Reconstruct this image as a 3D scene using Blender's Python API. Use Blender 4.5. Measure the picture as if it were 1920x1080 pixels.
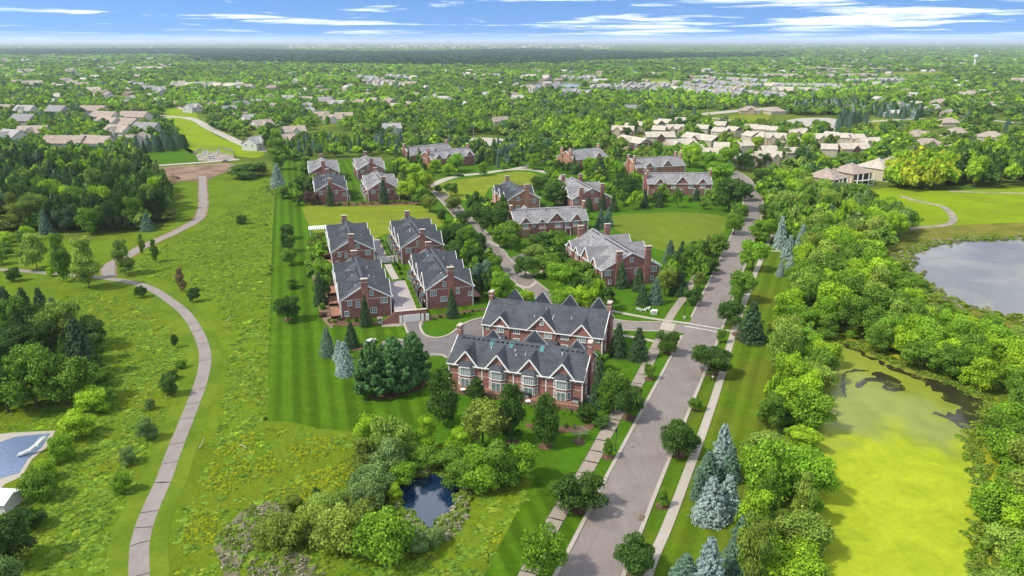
import bpy, bmesh, math, random
import numpy as np
from mathutils import Vector, Matrix

for o in list(bpy.data.objects):
    bpy.data.objects.remove(o)
rng = np.random.default_rng(7)
random.seed(7)
R = math.radians
scene = bpy.context.scene
COL = scene.collection

# ------------------------------------------------------------------ camera
HC = 76.0                       # drone height in metres
FPX = 1370.0                    # focal length in pixels of the 1920 px wide photograph
PITCH = math.atan(462.0 / FPX)
cam = bpy.data.cameras.new('camera')
cam.sensor_width = 36.0
cam.lens = FPX / 1920.0 * 36.0
cam.clip_start = 1.0
cam.clip_end = 200000.0
cam_ob = bpy.data.objects.new('camera', cam)
cam_ob.location = (0, 0, HC)
cam_ob.rotation_euler = (math.pi / 2 - PITCH, 0, 0)
COL.objects.link(cam_ob)
scene.camera = cam_ob

# ------------------------------------------------------------------ light
SUN_EL = R(50)
SUN_AZ = math.atan2(-0.93, -0.37)       # the sun stands left of and a little behind the camera
sun_dir = Vector((math.sin(SUN_AZ) * math.cos(SUN_EL), math.cos(SUN_AZ) * math.cos(SUN_EL), math.sin(SUN_EL)))
sun = bpy.data.lights.new('sun', 'SUN')
sun.energy = 3.6
sun.angle = R(3.5)
sun.color = (1.0, 0.94, 0.80)
sun_ob = bpy.data.objects.new('sun', sun)
sun_ob.rotation_euler = (-sun_dir).to_track_quat('-Z', 'Y').to_euler()
sun_ob.location = (0, 0, 300)
COL.objects.link(sun_ob)

world = bpy.data.worlds.new('World')
scene.world = world
world.use_nodes = True
wn = world.node_tree
for n in list(wn.nodes):
    wn.nodes.remove(n)


class NT:
    """small helper to write node trees"""
    def __init__(self, nt):
        self.nt = nt

    def n(self, kind, **kw):
        nd = self.nt.nodes.new(kind)
        ins = kw.pop('i', {})
        for k, v in kw.items():
            setattr(nd, k, v)
        for k, v in ins.items():
            if isinstance(v, bpy.types.NodeSocket):
                self.nt.links.new(v, nd.inputs[k])
            else:
                nd.inputs[k].default_value = v
        return nd

    def math(self, op, a, b=0.0, c=0.0, clamp=False):
        nd = self.n('ShaderNodeMath', operation=op, use_clamp=clamp)
        for k, v in enumerate((a, b, c)):
            if isinstance(v, bpy.types.NodeSocket):
                self.nt.links.new(v, nd.inputs[k])
            else:
                nd.inputs[k].default_value = v
        return nd.outputs[0]

    def ramp(self, fac, stops, interp='LINEAR'):
        nd = self.n('ShaderNodeValToRGB')
        self.nt.links.new(fac, nd.inputs[0])
        cr = nd.color_ramp
        cr.interpolation = interp
        while len(cr.elements) < len(stops):
            cr.elements.new(0.5)
        for e, (p, c) in zip(cr.elements, stops):
            e.position = p
            e.color = (c[0], c[1], c[2], 1) if not isinstance(c, (int, float)) else (c, c, c, 1)
        return nd.outputs[0]

    def mix(self, fac, a, b, mode='MIX'):
        nd = self.n('ShaderNodeMix', data_type='RGBA', blend_type=mode)
        for k, v in ((0, fac), (6, a), (7, b)):
            if isinstance(v, bpy.types.NodeSocket):
                self.nt.links.new(v, nd.inputs[k])
            else:
                nd.inputs[k].default_value = v if k == 0 or len(v) == 4 else (*v, 1)
        return nd.outputs[2]

    def noise(self, vec, scale, detail=3, rough=0.55, dist=0.0):
        nd = self.n('ShaderNodeTexNoise', i={'Scale': scale, 'Detail': detail, 'Roughness': rough, 'Distortion': dist})
        if vec is not None:
            self.nt.links.new(vec, nd.inputs['Vector'])
        return nd.outputs['Fac']


t = NT(wn)
tc = t.n('ShaderNodeTexCoord')
sep = t.n('ShaderNodeSeparateXYZ', i={0: tc.outputs['Generated']})
zc = t.math('MAXIMUM', sep.outputs[2], 0.0)
# the blue of the upper sky reaches down to the horizon, as on a very clear day
zz = t.math('ADD', t.math('MULTIPLY', zc, 2.2), 0.34)
cv = t.n('ShaderNodeCombineXYZ', i={0: sep.outputs[0], 1: sep.outputs[1], 2: zz})
nv = t.n('ShaderNodeVectorMath', operation='NORMALIZE', i={0: cv.outputs[0]})
sky = t.n('ShaderNodeTexSky', sky_type='NISHITA', sun_disc=False, sun_elevation=SUN_EL, sun_rotation=SUN_AZ % (2 * math.pi),
          altitude=300.0, air_density=1.0, dust_density=0.3, ozone_density=3.0)
wn.links.new(nv.outputs[0], sky.inputs[0])
hs = t.n('ShaderNodeHueSaturation', i={'Saturation': 1.12, 'Value': 1.12, 'Color': sky.outputs[0]})
base = hs.outputs[0]
# clouds in a layer overhead, seen as long streaks near the horizon
den = t.math('ADD', zc, 0.03)
cu = t.math('DIVIDE', sep.outputs[0], den)
cw = t.math('DIVIDE', sep.outputs[1], den)
cp = t.n('ShaderNodeCombineXYZ', i={0: cu, 1: cw, 2: 3.7})
n1 = t.noise(cp.outputs[0], 0.34, 6, 0.60, 0.3)
n2 = t.noise(cp.outputs[0], 0.035, 3, 0.5)
cf = t.math('ADD', t.math('MULTIPLY', n1, 0.6), t.math('MULTIPLY', n2, 0.5))
cloud = t.ramp(cf, [(0.565, 0.0), (0.615, 0.5), (0.69, 1.0)])
cloud = t.math('MULTIPLY', cloud, t.math('ADD', t.math('MULTIPLY', zc, 40.0, clamp=True), 0.12), clamp=True)
# pale veil that lies along the horizon
veil_n = t.noise(cp.outputs[0], 0.05, 4, 0.6)
veil = t.math('MULTIPLY', t.math('SUBTRACT', 1.0, t.math('MULTIPLY', zc, 95.0), clamp=True), t.math('ADD', t.math('MULTIPLY', veil_n, 0.7), -0.05), clamp=True)
cl_col = t.mix(n1, (6.2, 6.6, 7.2), (9.5, 9.6, 9.8))
c1 = t.mix(veil, base, (6.6, 7.6, 9.2))
c2 = t.mix(cloud, c1, cl_col)
# broken fair-weather clouds higher up, as the lake mirrors them
n3 = t.noise(cp.outputs[0], 2.3, 5, 0.55, 0.2)
over = t.math('MULTIPLY', t.ramp(n3, [(0.42, 0.0), (0.52, 0.7), (0.62, 1.0)]), t.math('MULTIPLY', t.math('SUBTRACT', zc, 0.09), 7.0, clamp=True), clamp=True)
c2 = t.mix(over, c2, cl_col)
bg = t.n('ShaderNodeBackground', i={'Color': c2, 'Strength': 0.15})
wo = t.n('ShaderNodeOutputWorld', i={0: bg.outputs[0]})

vs = scene.view_settings
vs.view_transform = 'Standard'
vs.look = 'None'
vs.gamma = 1.0
vs.exposure = 0.54
vs.use_curve_mapping = False
cy = scene.cycles
cy.max_bounces = 5
cy.diffuse_bounces = 3
cy.glossy_bounces = 2
cy.transmission_bounces = 3
cy.transparent_max_bounces = 4
cy.volume_bounces = 0
cy.use_denoising = True
cy.use_adaptive_sampling = True
cy.sample_clamp_indirect = 6.0
cy.caustics_reflective = False
cy.caustics_refractive = False

# ------------------------------------------------------------------ from the photograph to the ground
CP, SP = math.cos(PITCH), math.sin(PITCH)


def G(px, py, z=0.0):
    """ground point (at height z) under the pixel px, py of the 1920 x 1080 photograph"""
    x, y = (px - 960.0) / FPX, (540.0 - py) / FPX
    dx, dy, dz = x, CP + SP * y, -SP + CP * y
    k = (z - HC) / dz
    return Vector((dx * k, dy * k, z))


def S(py):
    """pixels per metre for a thing that stands on the ground at pixel row py"""
    return CP * (py - 78.0) / HC


def to_px(X, Y, Z=0.0):
    d = Y * CP - (Z - HC) * SP
    u = Y * SP + (Z - HC) * CP
    return 960 + FPX * X / d, 540 - FPX * u / d


# ------------------------------------------------------------------ object helpers
def tag(o, label=None, cat=None, group=None, kind=None):
    if label:
        o['label'] = label
    if cat:
        o['category'] = cat
    if group:
        o['group'] = group
    if kind:
        o['kind'] = kind
    return o


def empty(name, loc=(0, 0, 0), rz=0.0):
    o = bpy.data.objects.new(name, None)
    o.empty_display_size = 0.5
    o.location = loc
    o.rotation_euler = (0, 0, rz)
    COL.objects.link(o)
    return o


def link(name, me, parent=None, loc=None, rot=None, scale=None):
    o = bpy.data.objects.new(name, me)
    COL.objects.link(o)
    if parent is not None:
        o.parent = parent
    if loc is not None:
        o.location = loc
    if rot is not None:
        o.rotation_euler = rot
    if scale is not None:
        o.scale = scale
    return o


class MB:
    """collects faces and links them as one mesh object"""
    def __init__(self):
        self.v, self.f, self.m = [], [], []

    def face(self, pts, m=0):
        k = len(self.v)
        self.v.extend([tuple(p) for p in pts])
        self.f.append(tuple(range(k, k + len(pts))))
        self.m.append(m)

    def hexa(self, c, m=0):
        """c: 8 corners, bottom ring then top ring"""
        k = len(self.v)
        self.v.extend([tuple(p) for p in c])
        for q in ((3, 2, 1, 0), (4, 5, 6, 7), (0, 1, 5, 4), (1, 2, 6, 5), (2, 3, 7, 6), (3, 0, 4, 7)):
            self.f.append(tuple(k + i for i in q))
            self.m.append(m)
        return self

    def box(self, x0, x1, y0, y1, z0, z1, m=0):
        return self.hexa([(x0, y0, z0), (x1, y0, z0), (x1, y1, z0), (x0, y1, z0),
                          (x0, y0, z1), (x1, y0, z1), (x1, y1, z1), (x0, y1, z1)], m)

    def bar(self, p, q, w, h, up=(0, 0, 1), m=0):
        p, q, up = Vector(p), Vector(q), Vector(up)
        d = (q - p).normalized()
        s = d.cross(up)
        if s.length < 1e-6:
            s = d.cross(Vector((0, 1, 0)))
        s = s.normalized() * (w / 2)
        u = s.cross(d).normalized() * (h / 2)
        return self.hexa([p - s - u, p + s - u, q + s - u, q - s - u, p - s + u, p + s + u, q + s + u, q - s + u], m)

    def prism(self, ring, z0, z1, m=0, cap=True):
        """ring of (x, y), anticlockwise from above"""
        n = len(ring)
        k = len(self.v)
        self.v.extend([(x, y, z0) for x, y in ring] + [(x, y, z1) for x, y in ring])
        for i in range(n):
            j = (i + 1) % n
            self.f.append((k + i, k + j, k + n + j, k + n + i))
            self.m.append(m)
        if cap:
            self.f.append(tuple(k + n + i for i in range(n)))
            self.m.append(m)
            self.f.append(tuple(k + i for i in reversed(range(n))))
            self.m.append(m)
        return self

    def extrude(self, ring, d, m=0):
        """ring of 3-D points, extruded along the vector d"""
        n = len(ring)
        k = len(self.v)
        d = Vector(d)
        self.v.extend([tuple(p) for p in ring] + [tuple(Vector(p) + d) for p in ring])
        for i in range(n):
            j = (i + 1) % n
            self.f.append((k + i, k + j, k + n + j, k + n + i))
            self.m.append(m)
        self.f.append(tuple(k + n + i for i in range(n)))
        self.f.append(tuple(k + i for i in reversed(range(n))))
        self.m += [m, m]
        return self

    def slab(self, quad, th, m=0):
        """a plate lying under the given quad"""
        q = [Vector(p) for p in quad]
        nrm = (q[1] - q[0]).cross(q[2] - q[0]).normalized()
        if nrm.z < 0:
            nrm = -nrm
        return self.extrude([p - nrm * th for p in q], nrm * th, m)

    def tube(self, pts, rad, n=6, m=0):
        rings = []
        for i, p in enumerate(pts):
            p = Vector(p)
            a = Vector(pts[max(i - 1, 0)])
            b = Vector(pts[min(i + 1, len(pts) - 1)])
            d = (b - a).normalized()
            s = d.orthogonal().normalized()
            u = d.cross(s)
            r = rad[i] if isinstance(rad, (list, tuple)) else rad
            k = len(self.v)
            for j in range(n):
                an = 2 * math.pi * j / n
                self.v.append(tuple(p + s * (r * math.cos(an)) + u * (r * math.sin(an))))
            rings.append(k)
        for a, b in zip(rings, rings[1:]):
            for j in range(n):
                self.f.append((a + j, a + (j + 1) % n, b + (j + 1) % n, b + j))
                self.m.append(m)
        self.f.append(tuple(rings[-1] + j for j in range(n)))
        self.f.append(tuple(rings[0] + j for j in reversed(range(n))))
        self.m += [m, m]
        return self

    def mesh(self, name, mats):
        me = bpy.data.meshes.new(name)
        me.from_pydata(self.v, [], self.f)
        if not isinstance(mats, (list, tuple)):
            mats = [mats]
        for mm in mats:
            me.materials.append(mm)
        if len(mats) > 1:
            me.polygons.foreach_set('material_index', self.m)
        bm = bmesh.new()
        bm.from_mesh(me)
        bmesh.ops.recalc_face_normals(bm, faces=bm.faces)
        bm.to_mesh(me)
        bm.free()
        return me

    def build(self, name, mats, parent=None, loc=None, rot=None):
        return link(name, self.mesh(name, mats), parent, loc, rot)


def spline(pts, step=3.0, closed=False):
    """Catmull-Rom through 2-D points, resampled about every step metres"""
    P = [Vector((p[0], p[1])) for p in pts]
    n = len(P)
    out = []
    for i in range(n if closed else n - 1):
        if closed:
            a, b, c, d = P[(i - 1) % n], P[i], P[(i + 1) % n], P[(i + 2) % n]
        else:
            a, b, c, d = P[max(i - 1, 0)], P[i], P[i + 1], P[min(i + 2, n - 1)]
        k = max(2, int((c - b).length / step))
        for j in range(k):
            u = j / k
            out.append(0.5 * (2 * b + (c - a) * u + (2 * a - 5 * b + 4 * c - d) * u * u + (3 * b - a - 3 * c + d) * u ** 3))
    if not closed:
        out.append(P[-1])
    return out


def sheet(name, px, z, mat, smooth=True, wob=0.0, kind='structure', step=4.0):
    """a flat sheet of ground whose outline is given by pixels of the photograph"""
    pts = [G(*p) for p in px]
    ring = spline(pts, step, True) if smooth else [Vector((p.x, p.y)) for p in pts]
    if wob:
        ring = [p + Vector((random.uniform(-wob, wob), random.uniform(-wob, wob))) for p in ring]
    me = bpy.data.meshes.new(name)
    me.from_pydata([(p.x, p.y, z) for p in ring], [], [tuple(range(len(ring)))])
    me.materials.append(mat)
    if me.polygons[0].normal.z < 0:
        me.flip_normals()
    o = link(name, me)
    return tag(o, kind=kind)


def offset(line, d):
    out = []
    for i, p in enumerate(line):
        a, b = line[max(i - 1, 0)], line[min(i + 1, len(line) - 1)]
        v = (b - a).normalized()
        out.append(p + Vector((-v.y, v.x)) * d)
    return out


def strip(name, line, d0, d1, z0, z1, mat, parent=None, kind='structure'):
    """a band along a ground line between the offsets d0 and d1; z0 < z1 gives it real thickness"""
    a, b = offset(line, d0), offset(line, d1)
    mb = MB()
    n = len(line)
    if z1 - z0 < 0.02:
        v = [(p.x, p.y, z1) for p in a] + [(p.x, p.y, z1) for p in b]
        f = [(i, i + 1, n + i + 1, n + i) for i in range(n - 1)]
    else:
        v = [(p.x, p.y, z0) for p in a] + [(p.x, p.y, z0) for p in b] + [(p.x, p.y, z1) for p in a] + [(p.x, p.y, z1) for p in b]
        f = []
        for i in range(n - 1):
            f += [(2 * n + i, 2 * n + i + 1, 3 * n + i + 1, 3 * n + i), (i, i + 1, 2 * n + i + 1, 2 * n + i), (n + i + 1, n + i, 3 * n + i, 3 * n + i + 1)]
        f += [(0, 2 * n, 3 * n, n), (n - 1, 2 * n - 1, 4 * n - 1, 3 * n - 1)]
    mb.v, mb.f, mb.m = v, f, [0] * len(f)
    o = mb.build(name, mat, parent)
    if parent is None:
        tag(o, kind=kind)
    return o


def gline(px, step=3.0):
    return spline([G(*p) for p in px], step)


# ------------------------------------------------------------------ materials
def mat_new(name):
    m = bpy.data.materials.new(name)
    m.use_nodes = True
    nt = m.node_tree
    for n in list(nt.nodes):
        nt.nodes.remove(n)
    return m, NT(nt)


ALB = 0.72          # all surface colours below are scaled by this


def finish(m, t, col, rough=0.9, spec=0.2, bump=None, bump_d=0.05, metal=0.0):
    b = t.n('ShaderNodeBsdfPrincipled', i={'Roughness': rough, 'Specular IOR Level': spec, 'Metallic': metal})
    col = t.mix(1.0, col, (ALB, ALB, ALB), 'MULTIPLY')
    t.nt.links.new(col, b.inputs['Base Color'])
    if bump is not None:
        bn = t.n('ShaderNodeBump', i={'Strength': 1.0, 'Distance': bump_d, 'Height': bump})
        t.nt.links.new(bn.outputs[0], b.inputs['Normal'])
    o = t.n('ShaderNodeOutputMaterial', i={0: b.outputs[0]})
    return m


def wpos(t):
    return t.n('ShaderNodeNewGeometry').outputs['Position']


def plain(name, col, rough=0.7, spec=0.3, var=0.12, scale=2.0, metal=0.0):
    """one colour with soft wear"""
    m, t = mat_new(name)
    p = t.n('ShaderNodeTexCoord').outputs['Object']
    n = t.noise(p, scale, 4)
    a = tuple(c * (1 - var) for c in col)
    b = tuple(min(1, c * (1 + var)) for c in col)
    return finish(m, t, t.mix(n, a, b), rough, spec, metal=metal)


def grass(name, a, b, c, fine=0.9, patch=0.05, stripe=None, bump=0.25, dry=None, rough=0.95):
    """grass: two greens by fine clumps, a third by patches, mowing stripes along a direction (angle, width)"""
    if a[1] > a[0]:
        a, b, c = ((q[0] * 1.06, q[1], q[2] * .6) for q in (a, b, c))
    m, t = mat_new(name)
    p = wpos(t)
    nf = t.noise(p, fine, 5, 0.65)
    nm = t.noise(p, fine * 0.28, 4, 0.6)
    npt = t.noise(p, patch, 4, 0.6, 0.6)
    mixf = t.ramp(t.math('ADD', t.math('MULTIPLY', nf, 0.55), t.math('MULTIPLY', nm, 0.45)), [(0.36, 0.0), (0.64, 1.0)])
    col = t.mix(mixf, a, b)
    col = t.mix(t.ramp(npt, [(0.42, 0.0), (0.62, 1.0)]), col, t.mix(mixf, tuple(x * 0.8 for x in c), c))
    if dry is not None:
        nd = t.noise(p, patch * 2.7, 5, 0.65, 0.3)
        col = t.mix(t.ramp(nd, [(0.60, 0.0), (0.72, 0.75)]), col, dry)
    if stripe is not None:
        ang, wd, amt = stripe
        s = t.n('ShaderNodeSeparateXYZ', i={0: p})
        u = t.math('ADD', t.math('MULTIPLY', s.outputs[0], math.cos(ang)), t.math('MULTIPLY', s.outputs[1], math.sin(ang)))
        wob = t.math('MULTIPLY', t.math('SUBTRACT', npt, 0.5), 1.2)
        w = t.math('SINE', t.math('MULTIPLY', t.math('ADD', u, wob), math.pi / wd))
        w2 = t.math('SINE', t.math('MULTIPLY', u, math.pi / (wd * 2.63)))
        w = t.math('ADD', w, t.math('MULTIPLY', w2, 0.6))
        ws = t.ramp(t.math('ADD', t.math('MULTIPLY', w, 0.32), 0.5), [(0.25, 1 - amt), (0.75, 1 + amt * 0.0 + 0.0)])
        col = t.mix(1.0, col, ws, 'MULTIPLY')
    return finish(m, t, col, rough, 0.02, nf, bump)


M = {}
M['ground'] = grass('ground_green', (.10, .165, .03), (.17, .24, .045), (.085, .14, .03), 0.35, 0.012, bump=0.3)
M['meadow'] = grass('meadow_grass', (.105, .185, .018), (.17, .265, .026), (.125, .205, .02), 0.75, 0.05, bump=0.5, dry=(.19, .235, .03))
M['meadow2'] = grass('meadow_rough', (.085, .165, .016), (.15, .245, .024), (.16, .225, .022), 0.8, 0.055, bump=0.5, dry=(.21, .23, .03))
M['margin'] = grass('mown_margin', (.125, .205, .028), (.17, .25, .035), (.11, .20, .026), 0.9, 0.08, bump=0.15)
M['lawn'] = grass('mown_lawn', (.05, .14, .009), (.105, .235, .018), (.085, .185, .014), 1.1, 0.045, stripe=(R(16.4), 1.9, 0.34), bump=0.12, dry=(.17, .235, .03))
M['lawn_in'] = grass('garden_lawn', (.045, .135, .010), (.085, .205, .016), (.07, .165, .014), 1.1, 0.06, bump=0.12, dry=(.15, .215, .03))
M['lawn_dry'] = grass('dry_lawn', (.14, .22, .025), (.24, .30, .035), (.19, .24, .035), 0.6, 0.06, bump=0.12, dry=(.34, .33, .12))
M['oval'] = grass('oval_lawn', (.12, .195, .03), (.185, .25, .045), (.15, .215, .035), 0.8, 0.05, stripe=(R(20), 1.7, 0.10), bump=0.1, dry=(.2, .22, .05))
M['verge'] = grass('verge_grass', (.055, .135, .012), (.10, .20, .018), (.115, .18, .022), 1.0, 0.09, stripe=(R(-23), 1.3, 0.2), bump=0.12)
M['strip'] = grass('wide_verge', (.08, .165, .014), (.135, .23, .022), (.15, .20, .03), 0.8, 0.05, stripe=(R(-23), 1.9, 0.25), bump=0.12)
M['marsh'] = grass('marsh_edge', (.17, .18, .05), (.24, .24, .08), (.13, .17, .03), 0.9, 0.06, bump=0.4, dry=(.28, .25, .13))
M['bright'] = grass('bright_meadow', (.17, .29, .012), (.26, .38, .018), (.21, .31, .02), 0.6, 0.04, bump=0.3, dry=(.28, .30, .09))
M['dirt'] = grass('bare_dirt', (.27, .18, .12), (.38, .275, .19), (.22, .145, .095), 0.7, 0.08, bump=0.2, dry=(.14, .16, .06))
M['mulch'] = grass('mulch_bed', (.13, .07, .045), (.22, .13, .085), (.17, .10, .07), 2.0, 0.3, bump=0.1)
M['gravel'] = grass('pale_gravel', (.33, .29, .23), (.46, .41, .34), (.28, .25, .20), 2.5, 0.2, bump=0.05)
M['dead'] = grass('dead_stalks', (.16, .14, .085), (.30, .25, .17), (.09, .13, .03), 1.5, 0.35, bump=0.4, dry=(.36, .31, .22))


def asphalt(name, a, b, seam=True):
    m, t = mat_new(name)
    p = wpos(t)
    n = t.noise(p, 0.25, 5, 0.6)
    f = t.noise(p, 6.0, 3, 0.7)
    mu = t.n('ShaderNodeMapping', i={0: p, 'Rotation': (0, 0, R(23)), 'Scale': (1.3, 0.05, 1)})
    tr = t.noise(mu.outputs[0], 1.0, 3)
    k = t.math('ADD', t.math('MULTIPLY', n, 0.5), t.math('ADD', t.math('MULTIPLY', f, 0.22), t.math('MULTIPLY', tr, 0.28)))
    col = t.mix(t.ramp(k, [(0.36, 0.0), (0.64, 1.0)]), a, b)
    if seam:
        v = t.n('ShaderNodeTexVoronoi', feature='DISTANCE_TO_EDGE', i={'Scale': 0.085, 'Vector': t.n('ShaderNodeMapping', i={0: p, 'Rotation': (0, 0, R(23)), 'Scale': (0.7, 1.4, 1)}).outputs[0]})
        cr = t.ramp(v.outputs['Distance'], [(0.003, 0.16), (0.009, 0.0)])
        col = t.mix(cr, col, (.05, .046, .045))
    return finish(m, t, col, 0.85, 0.25, f, 0.01)


M['road'] = asphalt('road_asphalt', (.215, .18, .16), (.30, .257, .232))
M['path'] = asphalt('path_asphalt', (.26, .222, .20), (.345, .30, .272), False)
M['drive'] = asphalt('drive_asphalt', (.155, .135, .135), (.235, .205, .20))
M['lot'] = asphalt('pale_lot', (.42, .38, .32), (.52, .47, .40))
M['concrete'] = plain('concrete', (.46, .41, .345), 0.9, 0.2, 0.16, 0.7)
M['slabs'] = plain('sidewalk_concrete', (.36, .305, .25), 0.9, 0.2, 0.16, 0.8)
M['joint'] = plain('dark_joint', (.045, .035, .035), 0.9, 0.1)
M['white'] = plain('white_paint', (.98, .96, .92), 0.5, 0.4, 0.05)
M['line'] = plain('road_paint', (.72, .72, .70), 0.7, 0.2, 0.1, 3.0)
M['cream'] = plain('cream_stone', (.60, .53, .43), 0.8, 0.2, 0.1)


def brick(name, a, b, mortar):
    m, t = mat_new(name)
    p = t.n('ShaderNodeTexCoord').outputs['Object']
    s = t.n('ShaderNodeSeparateXYZ', i={0: p})
    uv = t.n('ShaderNodeCombineXYZ', i={0: t.math('ADD', s.outputs[0], s.outputs[1]), 1: s.outputs[2]})
    bt = t.n('ShaderNodeTexBrick', i={'Vector': uv.outputs[0], 'Color1': (*a, 1), 'Color2': (*b, 1), 'Mortar': (*mortar, 1), 'Scale': 1.0,
                                      'Mortar Size': 0.012, 'Brick Width': 0.45, 'Row Height': 0.16, 'Bias': 0.0})
    n = t.noise(p, 0.35, 4)
    n2 = t.noise(p, 2.2, 4)
    col = t.mix(1.0, bt.outputs[0], t.ramp(n, [(0.3, (.74, .74, .76)), (0.7, (1.12, 1.08, 1.05))]), 'MULTIPLY')
    col = t.mix(1.0, col, t.ramp(n2, [(0.3, (.86, .84, .84)), (0.7, (1.1, 1.1, 1.1))]), 'MULTIPLY')
    return finish(m, t, col, 0.9, 0.15)


M['brick'] = brick('red_brick', (.335, .140, .115), (.42, .188, .152), (.38, .27, .23))
M['brick_o'] = brick('orange_brick', (.44, .20, .125), (.52, .25, .16), (.48, .37, .29))


def shingle(name, a, b):
    m, t = mat_new(name)
    p = t.n('ShaderNodeTexCoord').outputs['Object']
    s = t.n('ShaderNodeSeparateXYZ', i={0: p})
    uv = t.n('ShaderNodeCombineXYZ', i={0: t.math('ADD', s.outputs[0], t.math('MULTIPLY', s.outputs[1], 0.9)), 1: t.math('MULTIPLY', s.outputs[2], 2.1)})
    bt = t.n('ShaderNodeTexBrick', i={'Vector': uv.outputs[0], 'Color1': (.78, .78, .78, 1), 'Color2': (1.18, 1.18, 1.18, 1), 'Mortar': (.6, .6, .6, 1),
                                      'Scale': 1.0, 'Mortar Size': 0.02, 'Brick Width': 0.9, 'Row Height': 0.42})
    n = t.noise(p, 0.3, 5, 0.6)
    col = t.mix(t.ramp(n, [(0.35, 0.0), (0.65, 1.0)]), a, b)
    col = t.mix(1.0, col, bt.outputs[0], 'MULTIPLY')
    return finish(m, t, col, 0.85, 0.25, bt.outputs[0], 0.03)


M['roof_dark'] = shingle('slate_shingle', (.066, .074, .086), (.102, .112, .128))
M['roof_grey'] = shingle('grey_shingle', (.25, .24, .245), (.33, .32, .325))
M['roof_tan'] = shingle('tan_shingle', (.52, .455, .37), (.64, .57, .47))
M['roof_brown'] = shingle('brown_shingle', (.40, .315, .26), (.50, .41, .345))
M['roof_pink'] = shingle('rosy_shingle', (.37, .285, .235), (.46, .37, .31))
M['roof_pale'] = shingle('pale_shingle', (.36, .345, .335), (.46, .445, .43))
M['side_cream'] = plain('cream_siding', (.60, .52, .36), 0.7, 0.2, 0.08, 0.5)
M['side_tan'] = plain('tan_siding', (.46, .36, .26), 0.7, 0.2, 0.1, 0.5)
M['side_brown'] = plain('brown_siding', (.16, .095, .075), 0.75, 0.2, 0.12, 0.5)
M['side_white'] = plain('white_siding', (.70, .68, .63), 0.6, 0.3, 0.06, 0.5)
M['side_grey'] = plain('grey_siding', (.42, .43, .44), 0.6, 0.3, 0.06, 0.5)
M['deck'] = plain('deck_boards', (.40, .20, .135), 0.8, 0.2, 0.2, 1.5)
M['dark'] = plain('dark_metal', (.03, .03, .034), 0.5, 0.4)
M['steel'] = plain('pale_steel', (.5, .5, .5), 0.4, 0.5, 0.05, 2.0, 0.4)
M['timber'] = plain('timber_pole', (.24, .17, .12), 0.9, 0.1)
M['bark'] = plain('tree_bark', (.12, .085, .06), 0.95, 0.1, 0.3, 3.0)
M['paver'] = asphalt('courtyard_pavers', (.34, .30, .30), (.46, .41, .40), False)


def glassy(name, col, rough=0.12, spec=0.6):
    m, t = mat_new(name)
    p = t.n('ShaderNodeTexCoord').outputs['Object']
    n = t.noise(p, 0.9, 2)
    return finish(m, t, t.mix(n, tuple(c * 0.6 for c in col), tuple(c * 1.4 for c in col)), rough, spec)


M['glass'] = glassy('window_glass', (.17, .26, .26))
M['glass_teal'] = glassy('skylight_glass', (.10, .26, .26))
M['carglass'] = glassy('car_glass', (.02, .022, .026), 0.05, 0.7)


def water(name, col, rough, spec=0.9, ripple=0.04, scale=0.6):
    m, t = mat_new(name)
    p = wpos(t)
    n = t.noise(p, scale, 4, 0.6, 0.5)
    n2 = t.noise(p, 0.05, 3)
    c = t.mix(n2, tuple(x * 0.7 for x in col), tuple(x * 1.3 for x in col))
    return finish(m, t, c, rough, spec, n, ripple)


M['pond'] = water('pond_water', (.008, .028, .075), 0.03, 1.0, 0.02, 0.8)
M['pool'] = water('pool_water', (.16, .225, .36), 0.08, 0.9, 0.12, 1.6)
M['openwater'] = None


def lake_mat():
    m, t = mat_new('lake_water')
    p = wpos(t)
    n = t.noise(p, 0.03, 5, 0.6, 1.2)
    n2 = t.noise(p, 0.3, 4, 0.6, 0.5)
    k = t.math('ADD', t.math('MULTIPLY', n, 0.8), t.math('MULTIPLY', n2, 0.2))
    c = t.mix(t.ramp(k, [(0.42, 0.0), (0.62, 1.0)]), (.075, .082, .083), (.20, .20, .145))
    return finish(m, t, c, 0.14, 0.6, n2, 0.02)


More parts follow.
